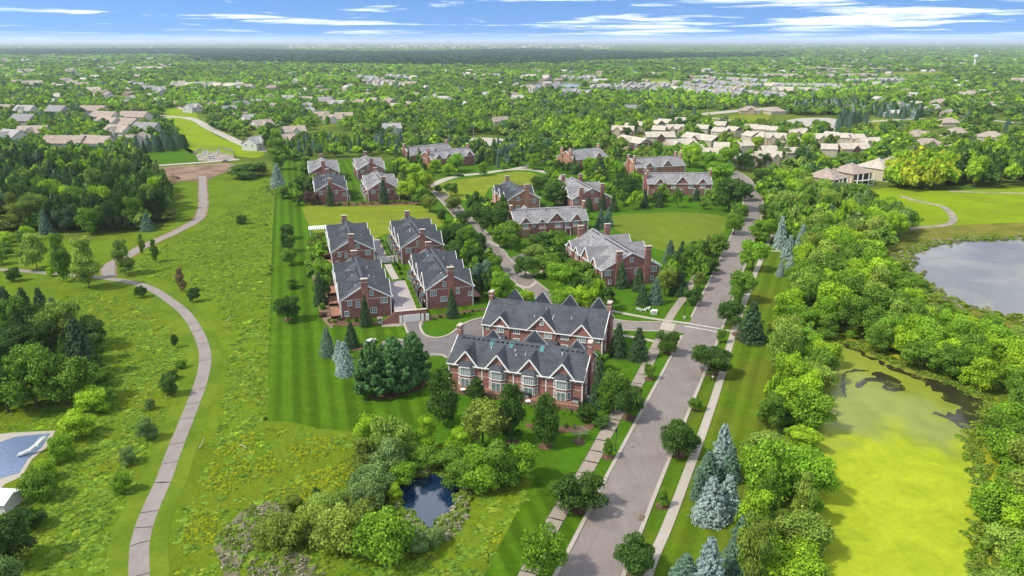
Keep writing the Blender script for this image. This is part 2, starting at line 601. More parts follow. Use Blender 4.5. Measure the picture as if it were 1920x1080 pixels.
def algae_mat():
    """floating duckweed: dense yellow-green mats that thin to a glossy film towards the far end of the pond"""
    m, t = mat_new('duckweed')
    p = wpos(t)
    q0, q1 = G(1650, 735), G(1650, 865)
    s = t.n('ShaderNodeSeparateXYZ', i={0: p})
    along = t.math('DIVIDE', t.math('SUBTRACT', s.outputs[1], q1.y), q0.y - q1.y)
    swirl = t.noise(p, 0.03, 5, 0.6, 2.5)
    fine = t.noise(p, 0.35, 8, 0.75, 2.0)
    mid = t.noise(p, 0.09, 5, 0.6, 1.5)
    k = t.math('ADD', along, t.math('MULTIPLY', t.math('SUBTRACT', swirl, 0.5), 1.6))
    film = t.ramp(k, [(0.12, 0.0), (0.50, 1.0)])
    dense = t.mix(t.ramp(t.math('ADD', t.math('MULTIPLY', fine, 0.5), t.math('MULTIPLY', mid, 0.5)), [(0.38, 0.0), (0.62, 1.0)]), (.205, .255, .014), (.315, .365, .019))
    thin = t.mix(t.ramp(mid, [(0.35, 0.0), (0.65, 1.0)]), (.14, .168, .018), (.195, .228, .023))
    far = t.math('SUBTRACT', along, 1.05)
    thin = t.mix(t.ramp(t.math('ADD', far, t.math('MULTIPLY', mid, 0.3)), [(0.1, 0.0), (0.35, 1.0)]), thin, (.19, .22, .025))
    c = t.mix(film, dense, thin)
    edge = t.ramp(t.noise(p, 0.2, 5, 0.7, 0.6), [(0.60, 0.0), (0.72, 0.5)])
    c = t.mix(edge, c, (.20, .22, .02))
    b = t.n('ShaderNodeBsdfPrincipled', i={'Base Color': c, 'Specular IOR Level': t.math('ADD', t.math('MULTIPLY', film, 0.20), 0.03),
                                           'Roughness': t.math('SUBTRACT', 0.75, t.math('MULTIPLY', film, 0.5))})
    t.n('ShaderNodeOutputMaterial', i={0: b.outputs[0]})
    return m


def openwater_mat():
    """dark water that shows between torn rafts of duckweed"""
    m, t = mat_new('open_water')
    p = wpos(t)
    n = t.noise(p, 0.22, 6, 0.72, 1.2)
    k = t.ramp(n, [(0.56, 0.0), (0.61, 1.0)])
    c = t.mix(k, (.035, .034, .014), (.13, .15, .022))
    return finish(m, t, c, 0.2, 0.25, n, 0.02)


M['openwater'] = openwater_mat()
M['lake'] = lake_mat()
M['algae'] = algae_mat()
M['scum'] = grass('shore_scum', (.30, .34, .02), (.40, .44, .03), (.22, .23, .05), 1.2, 0.12, bump=0.02)


def leaf_mat(name, src):
    m, t = mat_new(name)
    if src == 'object':
        col = t.n('ShaderNodeObjectInfo').outputs['Color']
    else:
        col = t.n('ShaderNodeAttribute', attribute_name='tint', attribute_type='INSTANCER').outputs['Color']
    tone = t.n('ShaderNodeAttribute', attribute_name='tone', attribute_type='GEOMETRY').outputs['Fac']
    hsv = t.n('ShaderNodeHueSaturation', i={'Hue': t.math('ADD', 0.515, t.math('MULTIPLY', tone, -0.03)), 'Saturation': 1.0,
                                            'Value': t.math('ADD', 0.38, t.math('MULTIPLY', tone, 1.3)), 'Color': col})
    d = t.n('ShaderNodeBsdfDiffuse', i={0: hsv.outputs[0]})
    tr = t.n('ShaderNodeBsdfTranslucent', i={0: hsv.outputs[0]})
    g = t.n('ShaderNodeBsdfGlossy', i={0: (.5, .5, .5, 1), 'Roughness': 0.5})
    mx = t.n('ShaderNodeMixShader', i={0: 0.32, 1: d.outputs[0], 2: tr.outputs[0]})
    m2 = t.n('ShaderNodeMixShader', i={0: 0.012, 1: mx.outputs[0], 2: g.outputs[0]})
    t.n('ShaderNodeOutputMaterial', i={0: m2.outputs[0]})
    return m


M['leaf'] = leaf_mat('leaf', 'object')
M['leaf_far'] = leaf_mat('leaf_mass', 'instancer')

# ================================================================== THE SETTING
# one ground sheet out to the horizon
mb = MB()
mb.face([(-90000, -3000, 0), (90000, -3000, 0), (90000, 90000, 0), (-90000, 90000, 0)])
tag(mb.build('ground', M['ground']), kind='structure')

sheet('meadow', [(-420, 1300), (-420, 480), (0, 452), (170, 446), (300, 430), (345, 372), (300, 352), (380, 338), (430, 325), (505, 330), (514, 400), (508, 560),
                 (502, 700), (498, 792), (600, 808), (760, 806), (880, 850), (985, 880), (1010, 900), (900, 1085), (780, 1300)], .03, M['meadow'], False)
sheet('rough_meadow', [(-420, 1300), (-420, 560), (30, 545), (190, 550), (270, 575), (345, 640), (352, 690), (330, 770), (300, 850), (262, 920), (232, 975), (208, 1080), (190, 1300)], .06, M['meadow2'], True, .6)
sheet('golden_meadow', [(330, 1300), (322, 1060), (345, 960), (400, 870), (450, 805), (520, 790), (620, 815), (680, 850), (660, 900), (600, 960), (540, 985), (560, 1080), (600, 1300)], .06, M['meadow2'], True, .6)
sheet('lawn', [(520, 300), (516, 345), (510, 450), (507, 560), (503, 700), (502, 790), (580, 802), (700, 812), (800, 800), (905, 845), (985, 868), (1006, 890), (905, 1085), (800, 1300), (480, 1740),
               (780, 1740), (1000, 1300), (1062, 1080), (1150, 902), (1220, 766), (1276, 662), (1312, 580), (1366, 470), (1396, 410), (1403, 370), (1388, 340), (1320, 300), (1000, 296), (800, 300), (640, 300)], .05, M['lawn'], False)
sheet('garden_lawn', [(700, 812), (800, 790), (830, 740), (800, 700), (795, 640), (745, 590), (880, 590), (905, 530), (850, 450), (815, 400), (790, 345), (830, 318), (1000, 300), (1320, 300), (1388, 340), (1403, 372),
                      (1396, 410), (1366, 470), (1312, 580), (1276, 662), (1220, 766), (1150, 902), (1105, 990), (1010, 900), (985, 868), (905, 845)], .07, M['lawn_in'], False)
sheet('yellow_lawn', [(570, 384), (640, 388), (760, 382), (800, 392), (832, 418), (800, 432), (720, 440), (690, 455), (640, 420), (600, 440), (580, 420)], .09, M['lawn_dry'], True, .3)  # patch of yellower grass than the lawn round it
sheet('oval_green', [(812, 352), (840, 340), (900, 332), (965, 322), (1000, 325), (1012, 340), (960, 352), (920, 352), (905, 372), (870, 376), (832, 364)], .09, M['lawn_dry'], True)
sheet('round_lawn', [(1150, 405), (1215, 400), (1300, 399), (1358, 407), (1362, 425), (1340, 455), (1300, 470), (1240, 470), (1205, 455), (1170, 440), (1150, 425)], .09, M['oval'], True)
sheet('verge', [(1046, 1740), (1160, 1300), (1216, 1080), (1264, 966), (1306, 849), (1343, 740), (1363, 655), (1385, 590), (1421, 490), (1440, 430), (1450, 400), (1440, 380), (1420, 345), (1400, 338), (1432, 380), (1425, 400),
                (1408, 450), (1395, 495), (1356, 600), (1343, 640), (1292, 766), (1257, 849), (1190, 1020), (1163, 1080), (1080, 1300), (800, 1740)], .05, M['verge'], False)
sheet('wide_verge', [(1090, 1740), (1180, 1300), (1230, 1070), (1275, 960), (1318, 849), (1352, 740), (1377, 655), (1396, 590), (1432, 490), (1470, 440), (1500, 500), (1480, 560), (1480, 620), (1445, 720), (1425, 830), (1390, 930), (1370, 1080), (1330, 1300), (1230, 1740)], .05, M['strip'], True)
sheet('bright_meadow', [(1555, 348), (1600, 358), (1680, 352), (1760, 358), (1920, 352), (2120, 352), (2120, 425), (1920, 425), (1800, 432), (1730, 440), (1690, 415), (1640, 390), (1580, 375)], .05, M['bright'], True, .4)
sheet('marsh', [(1690, 425), (1740, 428), (1800, 422), (1920, 418), (2120, 418), (2120, 700), (1960, 640), (1850, 600), (1770, 575), (1720, 555), (1680, 520), (1660, 480)], .07, M['marsh'], True, .4)
sheet('field', [(310, 206), (362, 204), (372, 222), (398, 250), (440, 268), (492, 284), (480, 296), (420, 290), (360, 288), (335, 262), (318, 232)], .05, M['bright'], True, .4)
sheet('grass_bank', [(240, 280), (340, 276), (372, 292), (364, 306), (255, 308), (236, 296)], .05, M['lawn_in'], True, .3)
sheet('yellow_field', [(1208, 152), (1252, 150), (1250, 160), (1212, 161)], .05, M['bright'], True)
sheet('sports_green', [(1545, 238), (1620, 222), (1690, 226), (1640, 246), (1580, 248)], .05, M['lawn_dry'], True)
sheet('roadside_green', [(1360, 222), (1400, 214), (1440, 214), (1436, 226), (1380, 232)], .05, M['lawn_dry'], True)
sheet('dry_field', [(1640, 138), (1770, 134), (1760, 142), (1660, 146)], .05, M['lawn_dry'], True)

# bare dirt and the service road beside it
sheet('dirt_lot', [(252, 318), (330, 312), (428, 306), (436, 318), (405, 330), (392, 337), (372, 340), (340, 340), (300, 346), (268, 332)], .08, M['dirt'], True, .3)
strip('service_road', gline([(150, 318), (250, 313), (330, 308), (400, 303), (448, 299)], 3), -2.6, 2.6, 0, .10, M['lot'])
sheet('gravel_pad', [(366, 290), (400, 284), (436, 290), (442, 300), (400, 303), (372, 301)], .09, M['gravel'], False)
# pale car parks and far roads
sheet('car_park', [(868, 262), (905, 258), (952, 262), (960, 270), (945, 279), (905, 276), (876, 270)], .08, M['lot'], True)
sheet('car_park', [(1462, 230), (1500, 222), (1560, 222), (1578, 234), (1560, 248), (1520, 254), (1490, 246), (1455, 238)], .08, M['lot'], True)
strip('far_road', gline([(1215, 226), (1280, 219), (1350, 211), (1430, 204), (1520, 199), (1640, 196)], 6), -9, 9, 0, .09, M['lot'])
strip('far_road', gline([(1280, 219), (1360, 224), (1430, 240), (1455, 238)], 6), -4, 4, 0, .10, M['lot'])
strip('far_road', gline([(1500, 224), (1580, 230), (1660, 226), (1730, 222)], 6), -4, 4, 0, .10, M['lot'])
strip('far_road', gline([(835, 262), (868, 266), (905, 268)], 5), -4, 4, 0, .09, M['lot'])
strip('far_street', gline([(300, 221), (345, 220), (368, 226), (392, 240), (425, 256), (460, 272), (500, 284)], 5), -4, 4, 0, .09, M['lot'])
strip('far_street', gline([(368, 226), (330, 219), (250, 214)], 5), -3.5, 3.5, 0, .10, M['lot'])

for px in ([(405, 172), (470, 171), (480, 174), (410, 176)], [(120, 200), (160, 197), (172, 201), (130, 204)], [(905, 176), (950, 174), (955, 178), (910, 180)], [(760, 205), (800, 203), (806, 208), (766, 210)], [(1500, 156), (1540, 155), (1545, 158), (1505, 159)],
           [(1740, 160), (1800, 158), (1806, 162), (1744, 164)], [(330, 150), (360, 149), (364, 152), (334, 153)], [(640, 168), (690, 167), (694, 170), (644, 171)], [(60, 178), (100, 176), (104, 180), (66, 182)], [(1660, 178), (1690, 176), (1694, 180), (1664, 182)]):
    sheet('clearing', px, .06, M['lawn_dry'], True)
for px in ([(0, 168), (60, 172), (130, 184), (215, 198), (262, 213)], [(236, 168), (300, 186), (345, 205)], [(500, 184), (560, 200), (640, 212), (700, 222)], [(700, 160), (790, 172), (860, 190)], [(1270, 178), (1350, 172), (1440, 166), (1560, 160), (1700, 152)], [(1290, 152), (1360, 160), (1420, 174)],
           [(1700, 205), (1760, 212), (1830, 222), (1920, 232)], [(1480, 176), (1560, 174), (1640, 168)], [(1300, 240), (1360, 258), (1400, 276), (1440, 296)], [(1190, 262), (1290, 266), (1370, 272), (1470, 268), (1560, 258)]):
    strip('far_street', gline(px, 8), -3.5, 3.5, 0, .085, M['lot'])

# ------------------------------------------------------------------ the main road
road_c = gline([(780, 1740), (893, 1510), (1000, 1290), (1105, 1080), (1186, 902), (1250, 766), (1308, 643), (1344, 560), (1378, 480), (1398, 430), (1411, 392), (1409, 362), (1394, 340), (1372, 324), (1330, 308)], 3)
strip('road', road_c, -4.5, 4.5, 0, .10, M['road'])
side_c = gline([(1290, 618), (1243, 613), (1172, 611), (1100, 596), (1050, 572), (1010, 548), (966, 512), (934, 482), (900, 440), (868, 408), (840, 378), (815, 354), (798, 344)], 3)
strip('side_street', side_c, -3.3, 3.3, 0, .085, M['road'])
loop_c = gline([(806, 348), (850, 332), (905, 325), (960, 318), (1000, 319), (1040, 328), (1062, 340)], 3)
strip('loop_street', loop_c, -2.8, 2.8, 0, .08, M['lot'])
strip('cross_street', gline([(960, 318), (985, 312), (1020, 300), (1040, 292)], 3), -2.5, 2.5, 0, .075, M['lot'])
strip('side_drive', gline([(940, 492), (965, 488), (990, 478), (1010, 470)], 2), -3.0, 3.0, 0, .075, M['drive'])
# the drive to the garage under the courtyard
sheet('drive', [(757, 604), (796, 601), (792, 614), (798, 628), (820, 633), (842, 627), (862, 612), (882, 601), (912, 594), (940, 585), (960, 610), (930, 620), (905, 640), (880, 662), (850, 672),
                (828, 668), (800, 668), (760, 668), (716, 672), (715, 644), (745, 638), (768, 634), (764, 622)], .08, M['drive'], False)
sheet('island_lawn', [(790, 613), (797, 627), (819, 632), (841, 626), (861, 611), (882, 600), (911, 593), (911, 584), (880, 588), (850, 594), (812, 601)], .10, M['lawn_in'], True)


def curb(line, d, name='curb', w=.22, mat='concrete'):
    return strip(name, line, d - w, d + w, 0, .22, M[mat])


def cut(line, y0, y1):
    return [p for p in line if y0 <= p.y <= y1]


gy = lambda py: G(960, py).y
# gutter and curb on both sides, open where the side street joins
curb(cut(road_c, -50, gy(632)), 4.72, w=.34)
curb(cut(road_c, gy(605), gy(330)), 4.72, w=.30)
curb(road_c, -4.72, w=.34)
side_cut = [p for p in side_c if p.x < G(1245, 613).x]
curb(side_cut, 3.5)
curb(side_cut, -3.5)
curb(gline([(757, 605), (764, 624), (768, 634)], 2), 0, w=.3)
curb(gline([(790, 603), (788, 614), (797, 629), (819, 634), (842, 628), (862, 613), (882, 602), (911, 595)], 1.5), 0, w=.32)
curb(gline([(717, 643), (746, 637), (755, 640)], 2), 0, w=.3)
curb(gline([(800, 678), (795, 669), (812, 665), (830, 667), (838, 672)], 1.5), 0, w=.3)
# crosswalk lines
for a, b in (((1291, 607), (1349, 617)), ((1284, 612), (1346, 623))):
    p, q = G(*a), G(*b)
    strip('crosswalk_line', [Vector((p.x, p.y)), Vector((q.x, q.y))], -.22, .22, .11, .125, M['line'])

# sidewalks
right_walk = gline([(1049, 1740), (1106, 1510), (1160, 1290), (1213, 1080), (1252, 985), (1292, 880), (1329, 778), (1351, 710), (1366, 655), (1381, 608), (1398, 560), (1415, 515), (1430, 480), (1446, 440)], 3)
strip('footpath', right_walk, -.85, .85, 0, .11, M['concrete'])
strip('footpath', gline([(1354, 619), (1376, 621)], 2), -.6, .6, 0, .10, M['concrete'])
strip('footpath', gline([(1118, 577), (1170, 588), (1225, 598), (1292, 607)], 2), -.7, .7, 0, .11, M['concrete'])
strip('footpath', gline([(1120, 622), (1172, 630), (1230, 641)], 2), -.7, .7, 0, .11, M['concrete'])
strip('footpath', gline([(1440, 471), (1464, 471)], 2), -.8, .8, 0, .10, M['concrete'])
for pts in ([(968, 534), (990, 540), (1006, 528)], [(985, 510), (1000, 516), (1020, 506)], [(940, 470), (948, 478)], [(915, 452), (934, 462), (950, 478)]):
    strip('footpath', gline(pts, 2), -.7, .7, 0, .11, M['concrete'])

# the wide sidewalk left of the road is laid in slabs with dark joints
left_walk = gline([(640, 1740), (790, 1480), (905, 1260), (991, 1075), (1041, 975), (1101, 879), (1134, 818), (1165, 764), (1195, 720), (1230, 652), (1247, 622)], .5)
base_walk = strip('sidewalk', left_walk, -1.45, 1.45, 0, .07, M['joint'])


def slabs(line, base, half, length, gap, mat, z0, z1, name='slab'):
    """lays separate slabs along a line as children of the walk"""
    acc, cur, k = 0.0, [line[0]], 0
    for a, b in zip(line, line[1:]):
        acc += (b - a).length
        cur.append(b)
        if acc >= length:
            pts = spline(cur, 1.0)
            seg = pts[1:] if len(pts) > 2 else pts
            d0 = (pts[1] - pts[0]).normalized()
            seg = [pts[0] + d0 * gap] + seg
            strip(name, seg, -half + random.uniform(0, .04), half - random.uniform(0, .04), z0, z1 + random.uniform(-.008, .008), mat, parent=base)
            acc, cur = 0.0, [b]
            k += 1
            length = length * random.uniform(.93, 1.07)
    if acc > .9:
        strip(name, cur[1:], -half, half, z0, z1, mat, parent=base)


slabs(left_walk, base_walk, 1.4, 3.1, .32, M['slabs'], .05, .11)
strip('sidewalk', gline([(1250, 606), (1258, 592), (1270, 574), (1282, 558), (1296, 534), (1311, 508), (1318, 490)], 2), -1.2, 1.2, 0, .10, M['slabs'])
strip('sidewalk', gline([(1249, 620), (1254, 606)], 1), -1.9, 1.9, 0, .115, M['concrete'])

# the winding path through the meadow, with mown margins and sealed cracks
path_c = gline([(250, 1290), (256, 1120), (261, 1080), (262, 1020), (280, 960), (305, 905), (325, 850), (345, 800), (362, 757), (377, 716), (385, 676), (380, 644), (366, 614), (348, 588),
                (322, 566), (288, 544), (252, 531), (200, 522)], 3)
strip('mown_margin', path_c, -4.2, 4.6, .05, .068, M['margin'])
walk = strip('path', path_c, -1.45, 1.45, 0, .09, M['path'])
cy_list = [1069, 1024, 980, 965, 917, 912, 869, 833, 780, 759, 727, 676, 647, 622, 610, 576]
for yy in cy_list:
    i = min(range(len(path_c)), key=lambda k: abs(path_c[k].y - gy(yy)))
    d = (path_c[min(i + 1, len(path_c) - 1)] - path_c[i]).normalized()
    nrm = Vector((-d.y, d.x))
    c = path_c[i]
    sk = random.uniform(-.3, .3)
    strip('sealed_crack', [c - nrm * 1.4 - d * sk, c + Vector((random.uniform(-.1, .1), random.uniform(-.15, .15))), c + nrm * 1.4 + d * sk], -.09, .09, .09, .104, M['joint'], parent=walk)
path_n = gline([(380, 330), (380, 345), (381, 372), (380, 392), (370, 412), (335, 432), (297, 450), (262, 466), (240, 480), (212, 494), (203, 505), (205, 520)], 2)
strip('mown_margin', path_n, -2.6, 2.6, .05, .07, M['dirt'])
strip('path', path_n, -1.9, 1.9, 0, .095, M['path'])
path_w = gline([(-300, 500), (0, 506), (60, 510), (110, 514), (160, 518), (200, 522)], 3)
strip('mown_margin', path_w, -2.8, 2.8, .05, .066, M['margin'])
strip('path', path_w, -1.3, 1.3, 0, .088, M['path'])
# path round the lake
strip('path', gline([(1690, 368), (1715, 376), (1740, 381), (1768, 388), (1784, 402), (1786, 416), (1765, 424), (1730, 426), (1700, 430), (1680, 436)], 2), -1.6, 1.6, 0, .11, M['gravel'])
strip('path', gline([(1780, 359), (1850, 361), (1930, 363)], 3), -1.6, 1.6, 0, .10, M['gravel'])

strip('footpath', gline([(742, 524), (734, 510), (727, 496)], 2), -1.2, 1.2, 0, .14, M['concrete'])

# mulch beds
for k_, px in enumerate(([(690, 742), (720, 738), (750, 728), (790, 716), (800, 722), (760, 742), (705, 750)],
           [(598, 666), (632, 664), (640, 672), (615, 672)], [(628, 698), (660, 694), (668, 702), (648, 706)], [(642, 652), (678, 648), (680, 656), (655, 658)],
           [(608, 606), (632, 600), (690, 606), (755, 596), (800, 594), (905, 578), (905, 584), (850, 590), (806, 602), (757, 606), (690, 611), (640, 612)],
           [(985, 795), (1040, 800), (1100, 798), (1130, 780), (1110, 806), (1060, 812), (1000, 806)],
           [(1370, 626), (1400, 620), (1440, 632), (1400, 642)], [(590, 470), (630, 470), (632, 600), (608, 604), (588, 540)], [(588, 380), (690, 380), (780, 378), (790, 383), (690, 386), (600, 386)])):
    sheet('mulch_bed', px, .112 + .007 * k_, M['mulch'] if px[0][0] != 590 else M['dirt'], True)
for px in ([(1330, 700), 2], [(1272, 853), 1.4], [(1242, 950), 1.2], [(1303, 768), 1.1], [(1178, 784), 1.5], [(1085, 829), 1.3], [(1140, 858), 1.2], [(1217, 711), 1.2], [(1023, 838), 1.4], [(960, 830), 1.4], [(540, 600), 1.3], [(1086, 958), 1.3],
           [(1250, 661), 1.2], [(1190, 1077), 1.4]):
    c = G(*px[0])
    mb = MB()
    ring = [(c.x + px[1] * math.cos(a) * random.uniform(.85, 1.1), c.y + px[1] * math.sin(a) * random.uniform(.85, 1.1)) for a in np.linspace(0, 2 * math.pi, 15)[:-1]]
    mb.prism(ring, .05, .17)
    tag(mb.build('mulch_ring', M['mulch']), kind='structure')
sheet('gravel_bed', [(716, 606), (757, 606), (760, 612), (716, 614)], .12, M['gravel'], False)
sheet('dead_reeds', [(405, 1010), (440, 975), (475, 945), (540, 945), (545, 965), (520, 990), (480, 1010), (455, 1040), (450, 1085), (425, 1090), (412, 1050)], .09, M['dead'], True, .4)
sheet('dead_reeds', [(470, 1072), (510, 1050), (560, 1042), (596, 1060), (600, 1095), (480, 1098)], .095, M['dead'], True, .4)

# ------------------------------------------------------------------ ponds, lake and pool water
sheet('pond', [(735, 900), (750, 886), (785, 890), (815, 884), (850, 898), (872, 922), (862, 945), (858, 970), (836, 978), (822, 1000), (802, 1014), (790, 1000), (776, 985), (768, 965), (745, 955), (738, 925)], .10, M['pond'], True, .7, step=1.5)
sheet('lake', [(1690, 492), (1708, 474), (1750, 458), (1800, 450), (1920, 447), (2150, 448), (2150, 700), (2000, 640), (1920, 604), (1860, 588), (1785, 566), (1745, 545), (1712, 520)], .10, M['lake'], True, .3)
sheet('shore_scum', [(1540, 640), (1565, 628), (1640, 650), (1740, 690), (1860, 740), (1872, 760), (1875, 900), (1860, 1020), (1850, 1100), (1800, 1110), (1820, 900), (1830, 780), (1700, 690), (1580, 650)], .08, M['scum'], True, .3)
sheet('pond', [(1540, 655), (1562, 640), (1600, 646), (1650, 668), (1720, 694), (1790, 720), (1853, 750), (1848, 795), (1824, 830), (1838, 880), (1850, 950), (1835, 1040), (1832, 1130), (1815, 1300), (1480, 1300), (1500, 1080), (1500, 990),
               (1500, 890), (1515, 820), (1525, 740)], .11, M['algae'], True, .2)
sheet('open_water', [(1575, 645), (1600, 647), (1630, 668), (1662, 684), (1706, 699), (1762, 715), (1812, 738), (1850, 757), (1840, 788), (1826, 800), (1816, 814), (1800, 806), (1790, 795), (1770, 785), (1740, 776), (1772, 778), (1796, 770),
                     (1776, 750), (1736, 722), (1682, 698), (1636, 674), (1595, 656)], .135, M['openwater'], True, 1.1, step=1.2)
sheet('open_water', [(1604, 727), (1612, 715), (1640, 708), (1634, 704), (1656, 699), (1686, 716), (1696, 732), (1680, 737), (1656, 728), (1662, 722), (1645, 716), (1624, 719), (1614, 728)], .135, M['openwater'], True, .5, step=1)
sheet('open_water', [(1577, 722), (1582, 700), (1600, 693), (1632, 696), (1604, 697), (1586, 706), (1584, 728), (1588, 746), (1580, 738)], .135, M['openwater'], True, .4, step=1)
sheet('far_lake', [(985, 157), (1040, 155), (1090, 157), (1085, 164), (1000, 165)], .05, M['lake'], True)

# swimming pool at the left edge
sheet('pool_deck', [(-160, 960), (-120, 830), (20, 812), (104, 808), (92, 836), (60, 862), (40, 895), (10, 908), (-40, 960)], .10, M['concrete'], False)
sheet('swimming_pool', [(-130, 900), (-60, 850), (28, 820), (94, 813), (80, 838), (52, 862), (36, 888), (0, 898), (-60, 905)], .125, M['pool'], False)

# ================================================================== BUILDINGS
ORD = ['first', 'second', 'third', 'fourth', 'fifth', 'sixth', 'seventh', 'eighth', 'ninth', 'tenth', 'eleventh', 'twelfth', 'thirteenth', 'fourteenth', 'fifteenth', 'sixteenth',
       'seventeenth', 'eighteenth', 'nineteenth', 'twentieth']
FACE = {'S': 0.0, 'N': math.pi, 'E': math.pi / 2, 'W': -math.pi / 2}
HOUSES = []          # (x, y, radius) of every building, kept clear of trees
_win = {}


def window_meshes(w, h, style):
    """frame and pane of a window that faces local -y, centred on its own origin"""
    key = (w, h, style)
    if key in _win:
        return _win[key]
    f = MB()
    b = .13
    y0, y1 = -.10, .06
    f.box(-w / 2 - b, -w / 2, y0, y1, -h / 2, h / 2)
    f.box(w / 2, w / 2 + b, y0, y1, -h / 2, h / 2)
    f.box(-w / 2 - b, w / 2 + b, y0, y1, h / 2, h / 2 + b)
    f.box(-w / 2 - b - .05, w / 2 + b + .05, y0 - .06, y1, -h / 2 - b, -h / 2)
    n = {'double': 1, 'triple': 2, 'door': 1, 'single': 0, 'grid': 3}[style]
    for k in range(n):
        x = -w / 2 + w * (k + 1) / (n + 1)
        f.box(x - .05, x + .05, y0 + .02, y1 - .01, -h / 2, h / 2)
    if style != 'door':
        f.box(-w / 2, w / 2, y0 + .04, y1 - .02, -.03, .03)
    if style == 'grid':
        for z in (-h / 4, h / 4):
            f.box(-w / 2, w / 2, y0 + .04, y1 - .02, z - .025, z + .025)
    g = MB().box(-w / 2 + .002, w / 2 - .002, -.045, .05, -h / 2 + .002, h / 2 - .002)
    _win[key] = (f.mesh('window', M['white']), g.mesh('pane', M['glass']))
    return _win[key]


def window(root, x, y, z, face, w=1.3, h=1.5, style='double', name='window'):
    a, b = window_meshes(w, h, style)
    ang = face if isinstance(face, float) else FACE[face]
    o = link(name, a, root, (x, y, z), (0, 0, ang))
    link('pane', b, o)
    return o


def chevron(x0, x1, half, z0, zr, th, axis='x', yshift=0.0):
    """a gable roof as one folded plate; profile across, extruded along"""
    prof = [(-half, z0), (0, zr), (half, z0), (half, z0 - th), (0, zr - th), (-half, z0 - th)]
    mb = MB()
    if axis == 'x':
        mb.extrude([(x0, yshift + a, z) for a, z in prof], (x1 - x0, 0, 0))
    else:
        mb.extrude([(yshift + a, x0, z) for a, z in prof], (0, x1 - x0, 0))
    return mb


def chimney(root, x, y, w, d, top, bm, z0=0.0):
    mb = MB().box(x - w / 2, x + w / 2, y - d / 2, y + d / 2, z0, top)
    c = mb.build('chimney', bm, root)
    cap = MB().box(x - w / 2 - .12, x + w / 2 + .12, y - d / 2 - .12, y + d / 2 + .12, top - .003, top + .22)
    cap.build('chimney_cap', M['cream'], c)
    band = MB().box(x - w / 2 - .06, x + w / 2 + .06, y - d / 2 - .06, y + d / 2 + .06, top - .95, top - .75)
    band.build('chimney_band', M['cream'], c)


